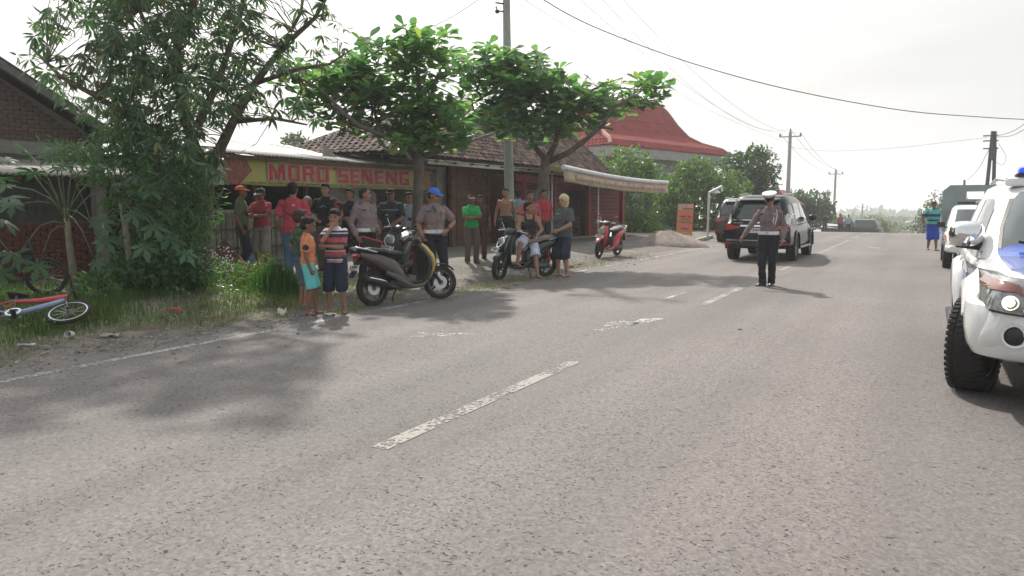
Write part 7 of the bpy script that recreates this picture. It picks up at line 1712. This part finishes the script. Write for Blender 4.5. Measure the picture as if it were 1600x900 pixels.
        for y, wx_, hz_ in ((.62, .105, .085), (.66, .135, .115), (.72, .14, .12), (.79, .115, .10), (.83, .07, .06)): rings.append([Vector((s * (.93 + wx_ * se(math.cos(a), 3.2)), y, 1.285 + hz_ * se(math.sin(a), 3.2))) for a in np.linspace(0, 2 * PI, 21)[:-1]])
        mb.loft(rings); mir = mb.build('side_mirror', M_chrome, t, sm=True)
        mb = MB(); mb.tube([(s * .80, .70, 1.17), (s * .93, .71, 1.185), (s * 1.0, .71, 1.20)], [.045, .04, .05], 10, flat=.8); mb.build('mirror_arm', M_black, t, sm=.8)
        mb = MB(); mb.tube([(s * .60, -1.9, 1.80), (s * .60, -1.0, 1.83), (s * .585, -.15, 1.79)], .02, 6); mb.build('roof_rail', M_steel, t, sm=.8)
        mb = MB(); mb.box((s * .95, 0, .40), (.14, 1.7, .05)); mb.build('side_step', M_black, t, bevel=.01)
    D([(-.67, 1.165), (.67, 1.165), (.645, 1.35), (.56, 1.60), (.50, 1.665), (-.50, 1.665), (-.56, 1.60), (-.645, 1.35)], 'y', 1, 'windscreen', mat('windscreen_glass', (.035, .055, .06), rough=.05, spec=.9, coat=.6), t, off=.006, step=.07)
    for s in (-1, 1):
        D([(s * .672, 1.165), (s * .70, 1.165), (s * .675, 1.35), (s * .59, 1.60), (s * .56, 1.60), (s * .647, 1.35)], 'y', 1, 'windscreen_seal', M_black, t, off=.008, step=.07)
        mb = MB(); mb.tube([(s * .1, 1.04, 1.185), (s * .45, 1.0, 1.22), (s * .55, .96, 1.24)], .008, 5); mb.build('wiper', M_black, t)
    D([(-.44, .72), (.44, .72), (.46, .94), (-.46, .94)], 'y', 1, 'grille', M_chrome, t, off=.012); D([(-.40, .76), (.40, .76), (.41, .90), (-.41, .90)], 'y', 1, 'grille_mesh', M_black, t, off=.022)
    D([(-.45, .47), (.45, .47), (.48, .58), (-.48, .58)], 'y', 1, 'air_intake', M_black, t, off=.006)
    # roof light bar
    mb = MB(); mb.box((0, -.62, 1.85), (.96, .24, .04)); lb = mb.build('light_bar', M_black, t, bevel=.01)
    for s in (-1, 1): mb = MB(); strap(mb, [(-.50, 1.90, .17, .03), (-.62, 1.905, .18, .042), (-.74, 1.90, .17, .03)], p=4, x0=s * .29); mb.build('blue_lamp', mat('blue_lamp_dome', (.01, .06, .75), rough=.15, coat=.8, emit=(.0, .08, .9), estr=.5), lb, sm=.8)
    mb = MB(); mb.box((0, -.62, 1.81), (.9, .06, .05)); mb.build('bar_bracket', M_steel, lb)
    mb = MB(); mb.box((.52, .10, 1.76), (.20, .14, .07)); mb.build('roof_box', M_pw, t, bevel=.015)
    plate(t, (0, 2.37, .66), (0, 0, PI), seed=4)
    D([(-.6, 1.2), (.6, 1.2), (.55, 1.6), (-.55, 1.6)], 'y', -1, 'rear_window', M_glass, t)
    for s in (-1, 1): D([(s * .84, .82), (s * .70, .82), (s * .70, 1.12), (s * .84, 1.10)], 'y', -1, 'tail_lamp', M_redlens, t, off=.01)
    return t
police_suv()

# ------------------------------------------------------------------ white patrol pickup with grey canopy
def pickup():
    t = thing('patrol_pickup', 'small white police pickup with grey box canopy parked behind the police car', 'truck', (1.18, 22.55, 0), PI)
    mb = MB(); mb.loft([sring_z(*a) for a in ((-2.3, .76, .76, .50, .86, 5), (-2.25, .80, .79, .45, .90, 6), (-.6, .81, .79, .44, .90, 6), (.4, .81, .78, .42, .95, 6), (1.0, .81, .77, .42, .95, 5.5), (1.7, .80, .73, .42, .90, 5), (2.0, .79, .70, .42, .84, 4.5), (2.14, .76, .66, .42, .78, 4))]); body = mb.build('body', M_pw, t, sm=.7)
    mb = MB(); mb.loft([sring_h(*a) for a in ((.90, -.75, 1.10, .765, 8), (1.05, -.73, .92, .75, 7), (1.30, -.70, .60, .69, 6), (1.46, -.66, .38, .64, 5), (1.53, -.6, .25, .58, 4.5), (1.56, -.4, .0, .4, 4))]); cab = mb.build('cabin', M_pw, t, sm=.7)
    bb = [bvh_of(body), bvh_of(cab)]; boolcut(body, [MB().cyl((s * .45, y, .34), (s * 1.1, y, .34), .38, 32) for s in (-1, 1) for y in (-1.35, 1.35)]); shade(body.data, .6)
    for y in (-1.35, 1.35):
        for s in (-1, 1): carwheel(t, (s * .71, y, .33), .33, .20, s, M_alloy, treads=False)
    mb = MB(); mb.box((0, 0, .44), (1.2, 4.0, .14)); mb.box((0, 1.9, .33), (1.2, .12, .10)); mb.build('underbody', M_black, t)
    D = lambda *a, **k: decal(bb, *a, **k)
    D([(-.60, .98), (.60, .98), (.53, 1.43), (-.53, 1.43)], 'y', 1, 'windscreen', mat('windscreen_glass', (.035, .055, .06)), t)
    D([(-.50, 1.0), (-.46, 1.9), (.46, 1.9), (.50, 1.0)], 'z', 1, 'bonnet_panel', M_pb, t, off=.006)
    for s in (-1, 1):
        D([(s * .74, .68), (s * .48, .68), (s * .48, .80), (s * .73, .80)], 'y', 1, 'headlamp', M_lens, t, off=.012)
        D([(s * .76, .66), (s * .80, .66), (s * .78, .80), (s * .75, .80)], 'y', 1, 'indicator', mat('amber_lens', (.5, .15, .03), rough=.2), t, off=.01)
        D([(-.6, 1.0), (.10, 1.0), (.08, 1.36), (-.58, 1.36)], 'x', s, 'rear_door_window', M_glass, t); D([(.16, 1.0), (.72, .99), (.40, 1.30), (.15, 1.38)], 'x', s, 'front_door_window', M_glass, t)
        D([(-.9, .55), (.9, .55), (.9, .72), (-.9, .72)], 'x', s, 'side_stripe', M_pb, t)
        mb = MB(); mb.box((s * .88, .72, 1.05), (.18, .05, .13)); mb.tube([(s * .74, .74, .98), (s * .84, .73, 1.0)], .02, 6); mb.build('side_mirror', M_black, t, bevel=.012)
        mb = MB(); mb.ell((s * .42, 2.21, .54), (.04, .03, .03), 10, 6); mb.build('fog_lamp', M_lens, t, sm=True)
    D([(-.44, .68), (.44, .68), (.44, .80), (-.44, .80)], 'y', 1, 'grille', M_black, t, off=.01)
    mb = MB(); mb.loft([sring_z(*a) for a in ((1.95, .80, .79, .40, .62, 4), (2.15, .80, .79, .40, .63, 4), (2.24, .72, .70, .43, .60, 4))]); mb.build('front_bumper', M_pw, t, sm=.7); plate(t, (-.0, 2.25, .53), (0, 0, PI), w=.4, h=.13, seed=6)
    mb = MB(); mb.box((0, -.05, 1.60), (1.06, .22, .05)); lb = mb.build('light_bar', mat('dark_blue_bar', (.02, .04, .07), rough=.3), t, bevel=.015); mb = MB(); mb.ell((0, .08, 1.60), (.14, .05, .06), 12, 8); mb.build('siren', mat('grey_siren', (.3, .3, .3), rough=.5), lb, sm=True)
    # canopy: front panel with opening, sides, roof
    Mc = mat('grey_green_canopy', (.26, .31, .315), rough=.6, var=.08, dirt=.15); yF = -.78; hw = .86; zt = 2.06; zb = .86; c = .16
    def panel(y0, y1, poly, name): mb = MB(); mb.prism(poly, y0, y1, axis='y'); mb.build(name, Mc, t, bevel=.004)
    out = lambda: None
    panel(yF, yF + .03, [(-hw, zb), (-.31, zb), (-.31, zt), (-hw + c, zt), (-hw, zt - c)], 'canopy_front'); panel(yF, yF + .03, [(.31, zb), (hw, zb), (hw, zt - c), (hw - c, zt), (.31, zt)], 'canopy_front')
    panel(yF, yF + .03, [(-.31, zb), (.31, zb), (.31, 1.70), (-.31, 1.70)], 'canopy_front'); panel(yF, yF + .03, [(-.31, 1.90), (.31, 1.90), (.31, zt), (-.31, zt)], 'canopy_front')
    for s in (-1, 1):
        mb = MB(); mb.box((s * (hw - .015), (yF - 2.3) / 2, (zb + 1.25) / 2), (.03, abs(-2.3 - yF), 1.25 - zb)); mb.box((s * (hw - .015), (yF - 2.3) / 2, 1.80), (.03, abs(-2.3 - yF), .20)); [mb.box((s * (hw - .015), y, 1.48), (.03, .06, .48)) for y in (yF - .03, -1.5, -2.27)]; mb.build('canopy_side', Mc, t)
        mb = MB(); mb.add([(s * hw, y, zt - c) for y in (yF, -2.3)] + [(s * (hw - c), y, zt) for y in (yF, -2.3)], [(0, 1, 3, 2)]); mb.build('canopy_chamfer', Mc, t, solid=.02)
    mb = MB(); mb.box((0, (yF - 2.3) / 2, zt), ((hw - c) * 2, abs(-2.3 - yF), .03)); mb.build('canopy_roof', Mc, t)
    for y in (-1.1, -2.0): mb = MB(); mb.box((0, y, .95), (1.5, .3, .06)); mb.build('bench', M_black, t)
    return t
pickup()

# ================================================================== poles and wires
M_pole = mat('concrete_pole', (.30, .32, .30), rough=.85, var=.15, scale=3, dirt=.2); M_wpole = mat('tarred_pole', (.06, .07, .075), rough=.8, var=.3); M_wire = mat('black_cable', (.03, .03, .032), rough=.6)
def cable(label, pts, r=.012, cat='cable', sag=None):
    mb = MB(); P = [Vector(p) for p in pts]
    if sag is not None and len(P) == 2:
        a, b = P; P = [a.lerp(b, k / 18) - Vector((0, 0, sag * 4 * (k / 18) * (1 - k / 18))) for k in range(19)]
    mb.tube(P, r, 5); o = mb.build('cable', M_wire, sm=True); tag(o, label, cat, 'overhead cables'); return o
def upole(label, base, top, r0, r1, arm=1.2, dirv=(1, 0, 0), group='concrete poles along the road'):
    t = thing('utility_pole', label, 'pole', base, group=group); mb = MB(); mb.tube([base - Vector((0, 0, .2)), top], [r0, r1], 14); mb.build('pole', M_pole, t, world=True, sm=.8); out = []
    if arm:
        d = Vector(dirv); c = top - Vector((0, 0, .45)); mb = MB(); mb.tube([c - d * arm, c + d * arm], .06, 4); mb.build('cross_arm', M_pole, t, world=True)
        for s in (-1, 1): mb = MB(); p = c + d * arm * s * .94; mb.tube([p, p + Vector((0, 0, .10)), p + Vector((0, 0, .22)), p + Vector((0, 0, .34))], [.05, .10, .07, .03], 8); mb.build('insulator', mat('brown_ceramic', (.12, .07, .05), rough=.3), t, world=True, sm=.8); out.append(p + Vector((0, 0, .34)))
        mb = MB(); mb.tube([top, top + Vector((0, 0, .16)), top + Vector((0, 0, .3))], [.05, .09, .03], 8); mb.build('insulator', mat('brown_ceramic', (.12, .07, .05)), t, world=True, sm=.8); out.append(top + Vector((0, 0, .28)))
    return t, out
p0b = onD(797, 389, 21.8); p0b.z = .18; p0t = onD(789, -160, 21.8)
_, o0 = upole('thick grey concrete pole rising behind the almond trees out of the picture', p0b, p0t, .155, .085, arm=.9)
for zz_, px in ((22, 781), (5, 776)): pass
bx = thing('pole_bracket', 'small dark bracket with loose cables on the left of the thick concrete pole', 'bracket', onD(780, 8, 18.9)); mb = MB(); mb.tube([onD(788, 6, 18.9), onD(774, 4, 18.9)], .02, 5); mb.tube([onD(788, 18, 18.9), onD(777, 17, 18.9), onD(775, 10, 18.9)], .02, 5); mb.ell(onD(777, 18, 18.9), (.06, .06, .05), 8, 6); mb.build('bracket', M_black, bx, world=True)
p1b = onD(1227, 345, 73.0); p1b.z = base_z(62) - .1; p1t = onD(1235, 206, 73)
p1b = Vector((p1t.x, p1t.y, gz(p1t.x, p1t.y)))
_, o1 = upole('tall concrete utility pole with cross arm behind the black car', p1b, p1t, .26, .14, arm=1.0)
p2t = onD(1306, 267, 108); p2b = Vector((p2t.x, p2t.y, gz(p2t.x, p2t.y))); _, o2 = upole('second concrete utility pole with cross arm beside the parked far cars', p2b, p2t, .24, .14, arm=.95)
p3t = onD(1348, 320, 150); p3b = Vector((p3t.x, p3t.y, gz(p3t.x, p3t.y))); _, o3 = upole('third and farthest concrete utility pole down the slope', p3b, p3t, .22, .14, arm=1.0)
p4t = onD(1435, 328, 260); p4b = Vector((p4t.x, p4t.y, gz(p4t.x, p4t.y))); _, o4 = upole('tiny hazy utility pole far away left of the walking man', p4b, p4t, .2, .14, arm=1.6)
for i, (a, b_) in enumerate(zip(o0, o1)): cable(('left', 'right', 'topmost')[i] + ' power cable from the thick concrete pole to the pole behind the black car', [a, b_], .009, sag=1.3 + .5 * i)
for i, (a, b_) in enumerate(zip(o1, o2)): cable(('left', 'right', 'topmost')[i] + ' power cable between the first and second cross arm poles', [a, b_], .018, sag=.8)
for i, (a, b_) in enumerate(zip(o2, o3)): cable(('left', 'right', 'topmost')[i] + ' power cable sloping down between the second and third cross arm poles', [a, b_], .02, sag=1.2)
def thru(pts, D0, D1, n=6):
    """smooth cable through picture points at evenly changing distance"""
    out = []; m = len(pts)
    for i in range(m - 1):
        p0, p1, p2, p3 = pts[max(0, i - 1)], pts[i], pts[i + 1], pts[min(m - 1, i + 2)]
        for k in range(n):
            s = k / n; f = lambda a, b, c, d: .5 * ((2 * b) + (-a + c) * s + (2 * a - 5 * b + 4 * c - d) * s * s + (-a + 3 * b - 3 * c + d) * s ** 3)
            u = (i + s) / (m - 1); out.append(onD(f(p0[0], p1[0], p2[0], p3[0]), f(p0[1], p1[1], p2[1], p3[1]), D0 + (D1 - D0) * u))
    return out
cable('thick cable sweeping right across the sky above the road', thru([(789, -40), (880, 18), (960, 55), (1085, 100), (1233, 140), (1400, 171), (1520, 182), (1640, 187), (1800, 180)], 19, 27), .014)
cable('thin lowest cable from the thick pole to the pole behind the black car', thru([(789, -20), (900, 50), (1000, 105), (1100, 168), (1235, 226)], 19, 73), .009)
cable('thin cable passing behind the left almond tree crown towards the mango tree', thru([(789, -30), (700, 30), (620, 60), (560, 75), (480, 90), (380, 90)], 19, 22), .008)
wp = thing('wooden_pole_pair', 'pair of dark leaning wooden poles meeting at the top behind the patrol pickup', 'pole', onD(1545, 400, 52)); tp = onD(1554, 206, 52)
for px, dx in ((1539, 0), (1552, 4)):
    b_ = onD(px, 320, 52); mb = MB(); q = b_ + (b_ - onD(1551 + dx, 205, 52)) * .25; q.z = min(q.z, -.2); mb.tube([q, onD(1551 + dx, 205, 52)], [.14, .10], 8); mb.build('pole', M_wpole, wp, world=True, sm=.8)
mb = MB()
for y_ in (212, 220, 232): a = onD(1548, y_, 51.8); mb.box(a, (.9, .08, .08)); 
mb.box(onD(1553, 240, 51.7), (.3, .3, .9)); mb.build('bracket', M_wpole, wp, world=True)
cable('cable running right from the wooden pole pair', thru([(1555, 212), (1575, 208), (1600, 194), (1650, 150)], 52, 40), .02); cable('lower cable running right from the wooden pole pair', thru([(1555, 214), (1580, 212), (1605, 200), (1660, 170)], 52, 40), .02)
cable('slack cable hanging left from the wooden pole pair to the far pole top', thru([(1549, 225), (1530, 262), (1508, 285)], 52, 88), .022); cable('hanging loop of cable beside the wooden pole pair', thru([(1560, 224), (1572, 245), (1566, 258), (1556, 252)], 52, 51), .012)
cable('faint cable crossing the sky from the first cross arm pole to the wooden poles', thru([(1235, 230), (1300, 236), (1400, 231), (1480, 222), (1550, 214)], 73, 52), .012)
sp_ = thing('far_post', 'short dark pole top peeking over the grey pickup canopy', 'pole', onD(1506, 330, 88)); mb = MB(); mb.tube([onD(1505, 345, 88), onD(1507, 281, 88)], [.16, .12], 6); mb.build('post', M_wpole, sp_, world=True)

# ================================================================== roadside things
def board():
    b_ = gp(1070, 375); D = 29.5; t = thing('notice_board', 'orange printed notice board on thin legs beside the sand heap', 'sign', b_); a, c = onD(1059.5, 318.5, D), onD(1084, 318.5, D); a2, c2 = onD(1056.5, 366, D), onD(1081.5, 368, D)
    n_ = (c - a).cross(a2 - a).normalized(); n_ = n_ if n_.dot(CO - a) > 0 else -n_
    def P(u, v, o_=0): return a.lerp(c, u).lerp(a2.lerp(c2, u), v) + n_ * o_
    def Q(u0, u1, v0, v1, o_, name, m, th=.004):
        mb = MB(); mb.add([P(u, v, o) for o in (o_, o_ + th) for u, v in ((u0, v0), (u1, v0), (u1, v1), (u0, v1))], [(0, 1, 2, 3), (4, 7, 6, 5), (0, 4, 5, 1), (1, 5, 6, 2), (2, 6, 7, 3), (3, 7, 4, 0)]); return mb.build(name, m, t, world=True)
    Q(0, 1, 0, 1, -.02, 'panel', mat('orange_print', (.60, .18, .085), rough=.6, var=.08, scale=3), .02); Q(.02, .98, .01, .20, .001, 'header', mat('pale_orange_print', (.58, .33, .24), rough=.6)); Q(.02, .98, .90, .99, .001, 'footer', mat('yellow_orange_print', (.55, .33, .06), rough=.6)); Q(.05, .26, .05, .18, .006, 'emblem', mat('grey_emblem', (.35, .38, .42), rough=.6))
    r_ = random.Random(2)
    for v0, h, u0, u1, m in ((.05, .03, .48, .72, mat('red_print', (.4, .06, .04))), (.13, .055, .34, .95, mat('dark_grey_print', (.08, .07, .09))), (.385, .05, .18, .86, mat('dark_grey_print', (.1, .1, .1))), (.48, .045, .25, .75, mat('violet_print', (.12, .08, .25))), (.57, .045, .1, .92, mat('green_print', (.06, .22, .10))), (.765, .065, .28, .72, mat('blue_print2', (.08, .13, .38)))):
        mb = MB(); u = u0
        while u < u1:
            w = .045
            if r_.random() > .12: mb.add([P(uu, vv, .006) for uu, vv in ((u, v0), (u + w, v0), (u + w, v0 + h), (u, v0 + h))], [(0, 1, 2, 3)])
            u += w + .018
        mb.build('print_line', m, t, world=True, recalc=False)['kind'] = 'stuff'
    for u in (.06, .94): mb = MB(); q = P(u, 1.16, -.03); q.z = .1; mb.tube([P(u, -.01, -.035), q], .016, 6); mb.build('leg', M_steel, t, world=True)
board()
lb_ = gp(1106, 370); t = thing('lamp_post', 'white bent tube lamp post with a small white shade left of the brown car', 'lamp', lb_); Dl = 32.0
mb = MB(); P = [onD(1105.5, 371, Dl), onD(1108, 301, Dl), onD(1128, 291, Dl), onD(1128.5, 299, Dl)]; P[0].z = .1
for a, b_ in zip(P, P[1:]): mb.tube([a, b_], .05, 8)
mb.build('tube', mat('white_tube', (.68, .7, .7), rough=.4), t, world=True, sm=.8); mb = MB(); c = onD(1121, 300.5, Dl); mb.lathe([(.14, 0), (.10, .06), (.02, .12), (.01, .16)], c=c - Vector((0, 0, .03)), n=14); mb.build('lamp_shade', mat('white_tube', (.68, .7, .7)), t, world=True, sm=.8)
def heap(name, label, cat, c, rx, ry, h, m, seed, kind=None, rz=0):
    r_ = np.random.RandomState(seed); mb = MB(); n_, k = 40, 12; ks = r_.normal(size=(6, 2)) * 2.2; ph = r_.uniform(0, 6, 6)
    vs = []
    for i in range(k + 1):
        q = i / k
        for j in range(n_):
            a = 2 * PI * j / n_; rr = q * (1 + .12 * math.sin(a * 3 + seed) + .06 * math.sin(a * 7)); x, y = rr * math.cos(a), rr * math.sin(a); z = h * max(0, (1 - q) ** .9) * (1 + .12 * sum(math.sin(ks[e][0] * x + ks[e][1] * y + ph[e]) for e in range(6)) / 2) + .02 * h * math.sin(x * 23 + y * 17) ; x, y = x * rx, y * ry; vs.append(Vector((x * math.cos(rz) - y * math.sin(rz), x * math.sin(rz) + y * math.cos(rz), z - .03 * (q >= 1) * 1)))
    mb.v = [tuple(v) for v in vs]; mb.f = [(i * n_ + j, i * n_ + (j + 1) % n_, (i + 1) * n_ + (j + 1) % n_, (i + 1) * n_ + j) for i in range(k) for j in range(n_)]
    o = mb.build(name, m, sm=True); o.location = c; tag(o, label, cat, kind=kind); return o
c = gp(1043, 382); heap('sand_heap', 'low heap of greyish sand in front of the garden tree and notice board', 'heap', Vector((c.x, c.y, c.z)), 1.5, 1.2, .55, mat('grey_sand', (.24, .20, .18), rough=.95, var=.2, scale=5, bump=.8, bscale=18), 3, rz=.3)
def stone(label, px, py, s, m, seed):
    c = gp(px, py); mb = MB(); mb.ell((0, 0, s * .45), (s, s * .8, s * .6), 12, 9); r_ = np.random.RandomState(seed)
    mb.v = [tuple(Vector(p) * (1 + .18 * math.sin(p[0] * 17 / s * .3 + seed) * math.cos(p[1] * 13 / s * .3 + p[2] * 9 / s * .3))) for p in mb.v]; o = mb.build('rock', m, sm=.6); o.location = c; tag(o, label, 'stone'); return o
Mst = mat('field_stone', (.26, .25, .24), rough=.9, var=.25, bump=.5, bscale=12)
stone('brownish clod of rubble at the foot of the notice board', 1057, 383, .30, mat('brown_stone', (.16, .13, .10), rough=.95, var=.3), 1); stone('pale grey round stone at the road edge right of the notice board', 1080, 384, .19, Mst, 2)
for i, (px, py, s, lab) in enumerate(((806, 446, .05, 'small pale stone under the green scooter\'s rear'), (893, 418, .07, 'whitish stone behind the blond man'), (1068, 384, .14, 'flat pale stone between the rubble clod and the grey stone'), (905, 414, .05, 'small stone at the road edge before the red scooter'), (660, 452, .05, 'small stone near the brown scooter\'s front wheel'))): stone(lab, px, py, s, Mst, i + 5)
# low kerb
a, b_ = gp(1082, 379), gp(1112, 371); kb = thing('kerb', 'low whitish kerb stones between the notice board and the lamp post', 'kerb', a)
for k in range(4): p, q = a.lerp(b_, k / 4), a.lerp(b_, (k + .94) / 4); mb = MB(); mb.box((p + q) / 2 + Vector((0, 0, .04)), (.16, (q - p).length, .14), (0, 0, math.atan2(-(q - p).x, (q - p).y))); mb.build('kerb_stone', mat('limewashed_stone', (.5, .48, .44), rough=.85, dirt=.4), kb, world=True, bevel=.01)
# brown heap and blue tarp by the fence
c = gp(352, 432); heap('straw_heap', 'brown heap of dry straw and soil before the bamboo fence', 'heap', Vector((c.x - .1, c.y + .1, c.z)), .66, .5, .66, mat('brown_straw', (.11, .068, .042), rough=1, var=.35, scale=11, bump=1, bscale=40), 8)
def tarp(label, px, py, D, w, h, m, seed):
    c = onD(px, py, D); mb = MB(); r_ = random.Random(seed); n_ = 10
    for i in range(n_ + 1):
        for j in range(n_ + 1):
            u, v = i / n_ - .5, j / n_ - .5; mb.v.append((u * w * math.cos(yaw) + v * .2, u * w * math.sin(yaw) + v * .35, v * h + .05 * math.sin(u * 9 + seed) + .04 * math.cos(v * 11 + u * 5)))
    mb.f = [(i * (n_ + 1) + j, (i + 1) * (n_ + 1) + j, (i + 1) * (n_ + 1) + j + 1, i * (n_ + 1) + j + 1) for i in range(n_) for j in range(n_)]; o = mb.build('tarpaulin', m, sm=True, solid=.006); o.location = c; tag(o, label, 'tarpaulin'); return o
tarp('crumpled blue tarpaulin at the right foot of the brown heap', 374, 418, 14.4, .28, .26, mat('blue_plastic_sheet', (.05, .13, .32), rough=.45), 1)
# litter
def litter(name, label, px, py, dims, m, rot=(0, 0, 0), cup=False):
    c = gp(px, py); mb = MB()
    if cup: mb.lathe([(.001, 0), (.028, 0), (.04, .10), (.037, .10), (.026, .006)], n=16)
    else:
        n_ = 6
        for i in range(n_ + 1):
            for j in range(n_ + 1): u, v = i / n_ - .5, j / n_ - .5; mb.v.append((u * dims[0], v * dims[1], dims[2] * (.5 + .5 * math.sin(u * 7 + v * 5 + px)) + .01 * math.sin(v * 13)))
        mb.f = [(i * (n_ + 1) + j, (i + 1) * (n_ + 1) + j, (i + 1) * (n_ + 1) + j + 1, i * (n_ + 1) + j + 1) for i in range(n_) for j in range(n_)]
    o = mb.build(name, m, sm=.8, solid=0 if cup else .004); o.location = c + Vector((0, 0, .03 if cup else .012)); o.rotation_euler = rot; tag(o, label, 'litter'); return o
Mwp = mat('white_litter', (.62, .66, .64), rough=.6, var=.1)
litter('plastic_cup', 'white plastic cup lying on the gravel below the grass at the left', 114, 526, None, Mwp, (math.radians(80), .2, .5), cup=True)
litter('paper_scrap', 'crumpled pale paper at the grass edge right of the white cup', 172, 527, (.20, .07, .03), mat('pale_litter', (.45, .42, .38), rough=.8), (0, 0, yaw))
litter('paper_scrap', 'thin white strip of litter at the lower left road edge', 42, 541, (.17, .035, .01), Mwp, (0, 0, yaw + .2))
litter('paper_scrap', 'white paper scrap on the ground between tall grass tuft and boys', 441, 492, (.12, .13, .07), mat('cream_litter', (.6, .58, .5), rough=.7), (.4, 0, yaw + .4))
litter('foam_slab', 'white flat slab lying at the feet of the striped shirt boy', 516, 493, (.15, .07, .02), Mwp, (0, 0, yaw))
litter('snack_wrapper', 'red and white snack wrapper in the verge grass', 274, 487, (.15, .06, .05), mat('red_wrapper', (.55, .08, .05), rough=.4), (.3, 0, yaw))
litter('dry_leaf', 'orange fallen leaf at the road edge below the green scooter', 791, 451, (.13, .05, .02), mat('orange_leaf', (.4, .14, .06), rough=.7), (0, 0, yaw))
litter('paper_scrap', 'tiny white scrap on the asphalt right of the spray marks', 1156, 516, (.05, .02, .01), Mwp, (0, 0, yaw))
litter('paper_scrap', 'tiny white scrap on the asphalt below the brown scooter', 713, 495, (.03, .02, .01), Mwp, (0, 0, yaw))
# far group at the crest: tarp stall, cars, people
D = 66; st_ = thing('roadside_stall', 'far roadside stall with a pale grey tarpaulin roof left of the crest', 'stall', onD(1293, 362, D))
A = [onD(x, y, d) for x, y, d in ((1282, 355, D - 1), (1312, 357, D - 1), (1308, 351, D + 3), (1287, 349, D + 3))]; mb = MB(); mb.add([tuple(p) for p in A], [(0, 1, 2, 3)]); mb.build('tarpaulin_roof', mat('grey_tarp', (.42, .46, .5), rough=.6), st_, world=True, solid=.05)
for x in (1284, 1298, 1311): p = onD(x, 356, D - .8); mb = MB(); mb.tube([p, Vector((p.x, p.y, gz(p.x, p.y)))], .06, 6); mb.build('post', M_wood, st_, world=True)
mb = MB(); p = onD(1298, 361, D); mb.box(p, (1.4, 1.2, .9)); mb.build('table', M_wood, st_, world=True)
def farcar(label, px, D, paint, rz, h=1.4):
    p = onD(px, 360, D); p.z = gz(p.x, p.y); t = thing('parked_car', label, 'car', p, rz, 'far parked cars left of the crest')
    mb = MB(); mb.loft([sring_z(*a) for a in ((-2.1, .7, .7, .4, .85, 4), (-2.0, .82, .8, .3, .95, 5), (0, .85, .82, .28, .98, 6), (1.3, .85, .8, .28, .92, 5), (2.0, .78, .7, .32, .78, 4))]); b1_ = mb.build('body', paint, t, sm=.7)
    mb = MB(); mb.loft([sring_h(*a) for a in ((.9, -1.95, 1.2, .80, 6), (1.2, -1.8, .7, .72, 6), (h, -1.5, .3, .62, 5), (h + .05, -1.2, .1, .45, 4))]); b2_ = mb.build('cabin', paint, t, sm=.7); bb = [bvh_of(b1_), bvh_of(b2_)]
    decal(bb, [(-.6, 1.0), (.6, 1.0), (.5, h - .06), (-.5, h - .06)], 'y', -1, 'rear_window', M_glass, t, step=.2)
    for s in (-1, 1):
        decal(bb, [(-1.6, 1.0), (.6, 1.0), (.2, h - .08), (-1.4, h - .08)], 'x', s, 'side_window', M_glass, t, step=.3)
        for y in (-1.25, 1.3): carwheel(t, (s * .75, y, .3), .3, .18, s, M_alloy, treads=False)
farcar('dark far car parked right of the grey tarpaulin stall', 1322, 70, mat('dark_blue_paint', (.03, .045, .06), rough=.3, coat=.5), .1)
farcar('dark green far car last in the row before the pale bush', 1343, 74, mat('dark_green_car', (.03, .045, .035), rough=.35, coat=.5), 1.3, 1.7)
pp = onD(1288, 362, 63); pp.z = gz(pp.x, pp.y); person('tiny far person in dark clothes under the grey tarpaulin roof', pp, 180, 1.65, 1, dict(m=C('black_shirt', (.02, .02, .02))), dict(m=C('black_pants', (.02, .02, .02))), vox=.022)
pp = onD(1325, 362, 62); pp.z = gz(pp.x, pp.y); person('tiny far person in light top between the far parked cars', pp, 160, 1.65, 1, dict(m=C('pale_blue_shirt', (.3, .4, .45))), dict(m=C('black_pants', (.02, .02, .02))), vox=.022)
pp = onD(1312, 362, 61); pp.z = gz(pp.x, pp.y); person('tiny far person in dark red top beside the grey tarpaulin stall', pp, 190, 1.65, 1, dict(m=C('dull_red_shirt', (.3, .06, .07))), dict(m=C('black_pants', (.02, .02, .02))), vox=.022)
haze(.0011)
bpy.data.scenes.remove(BAKE)
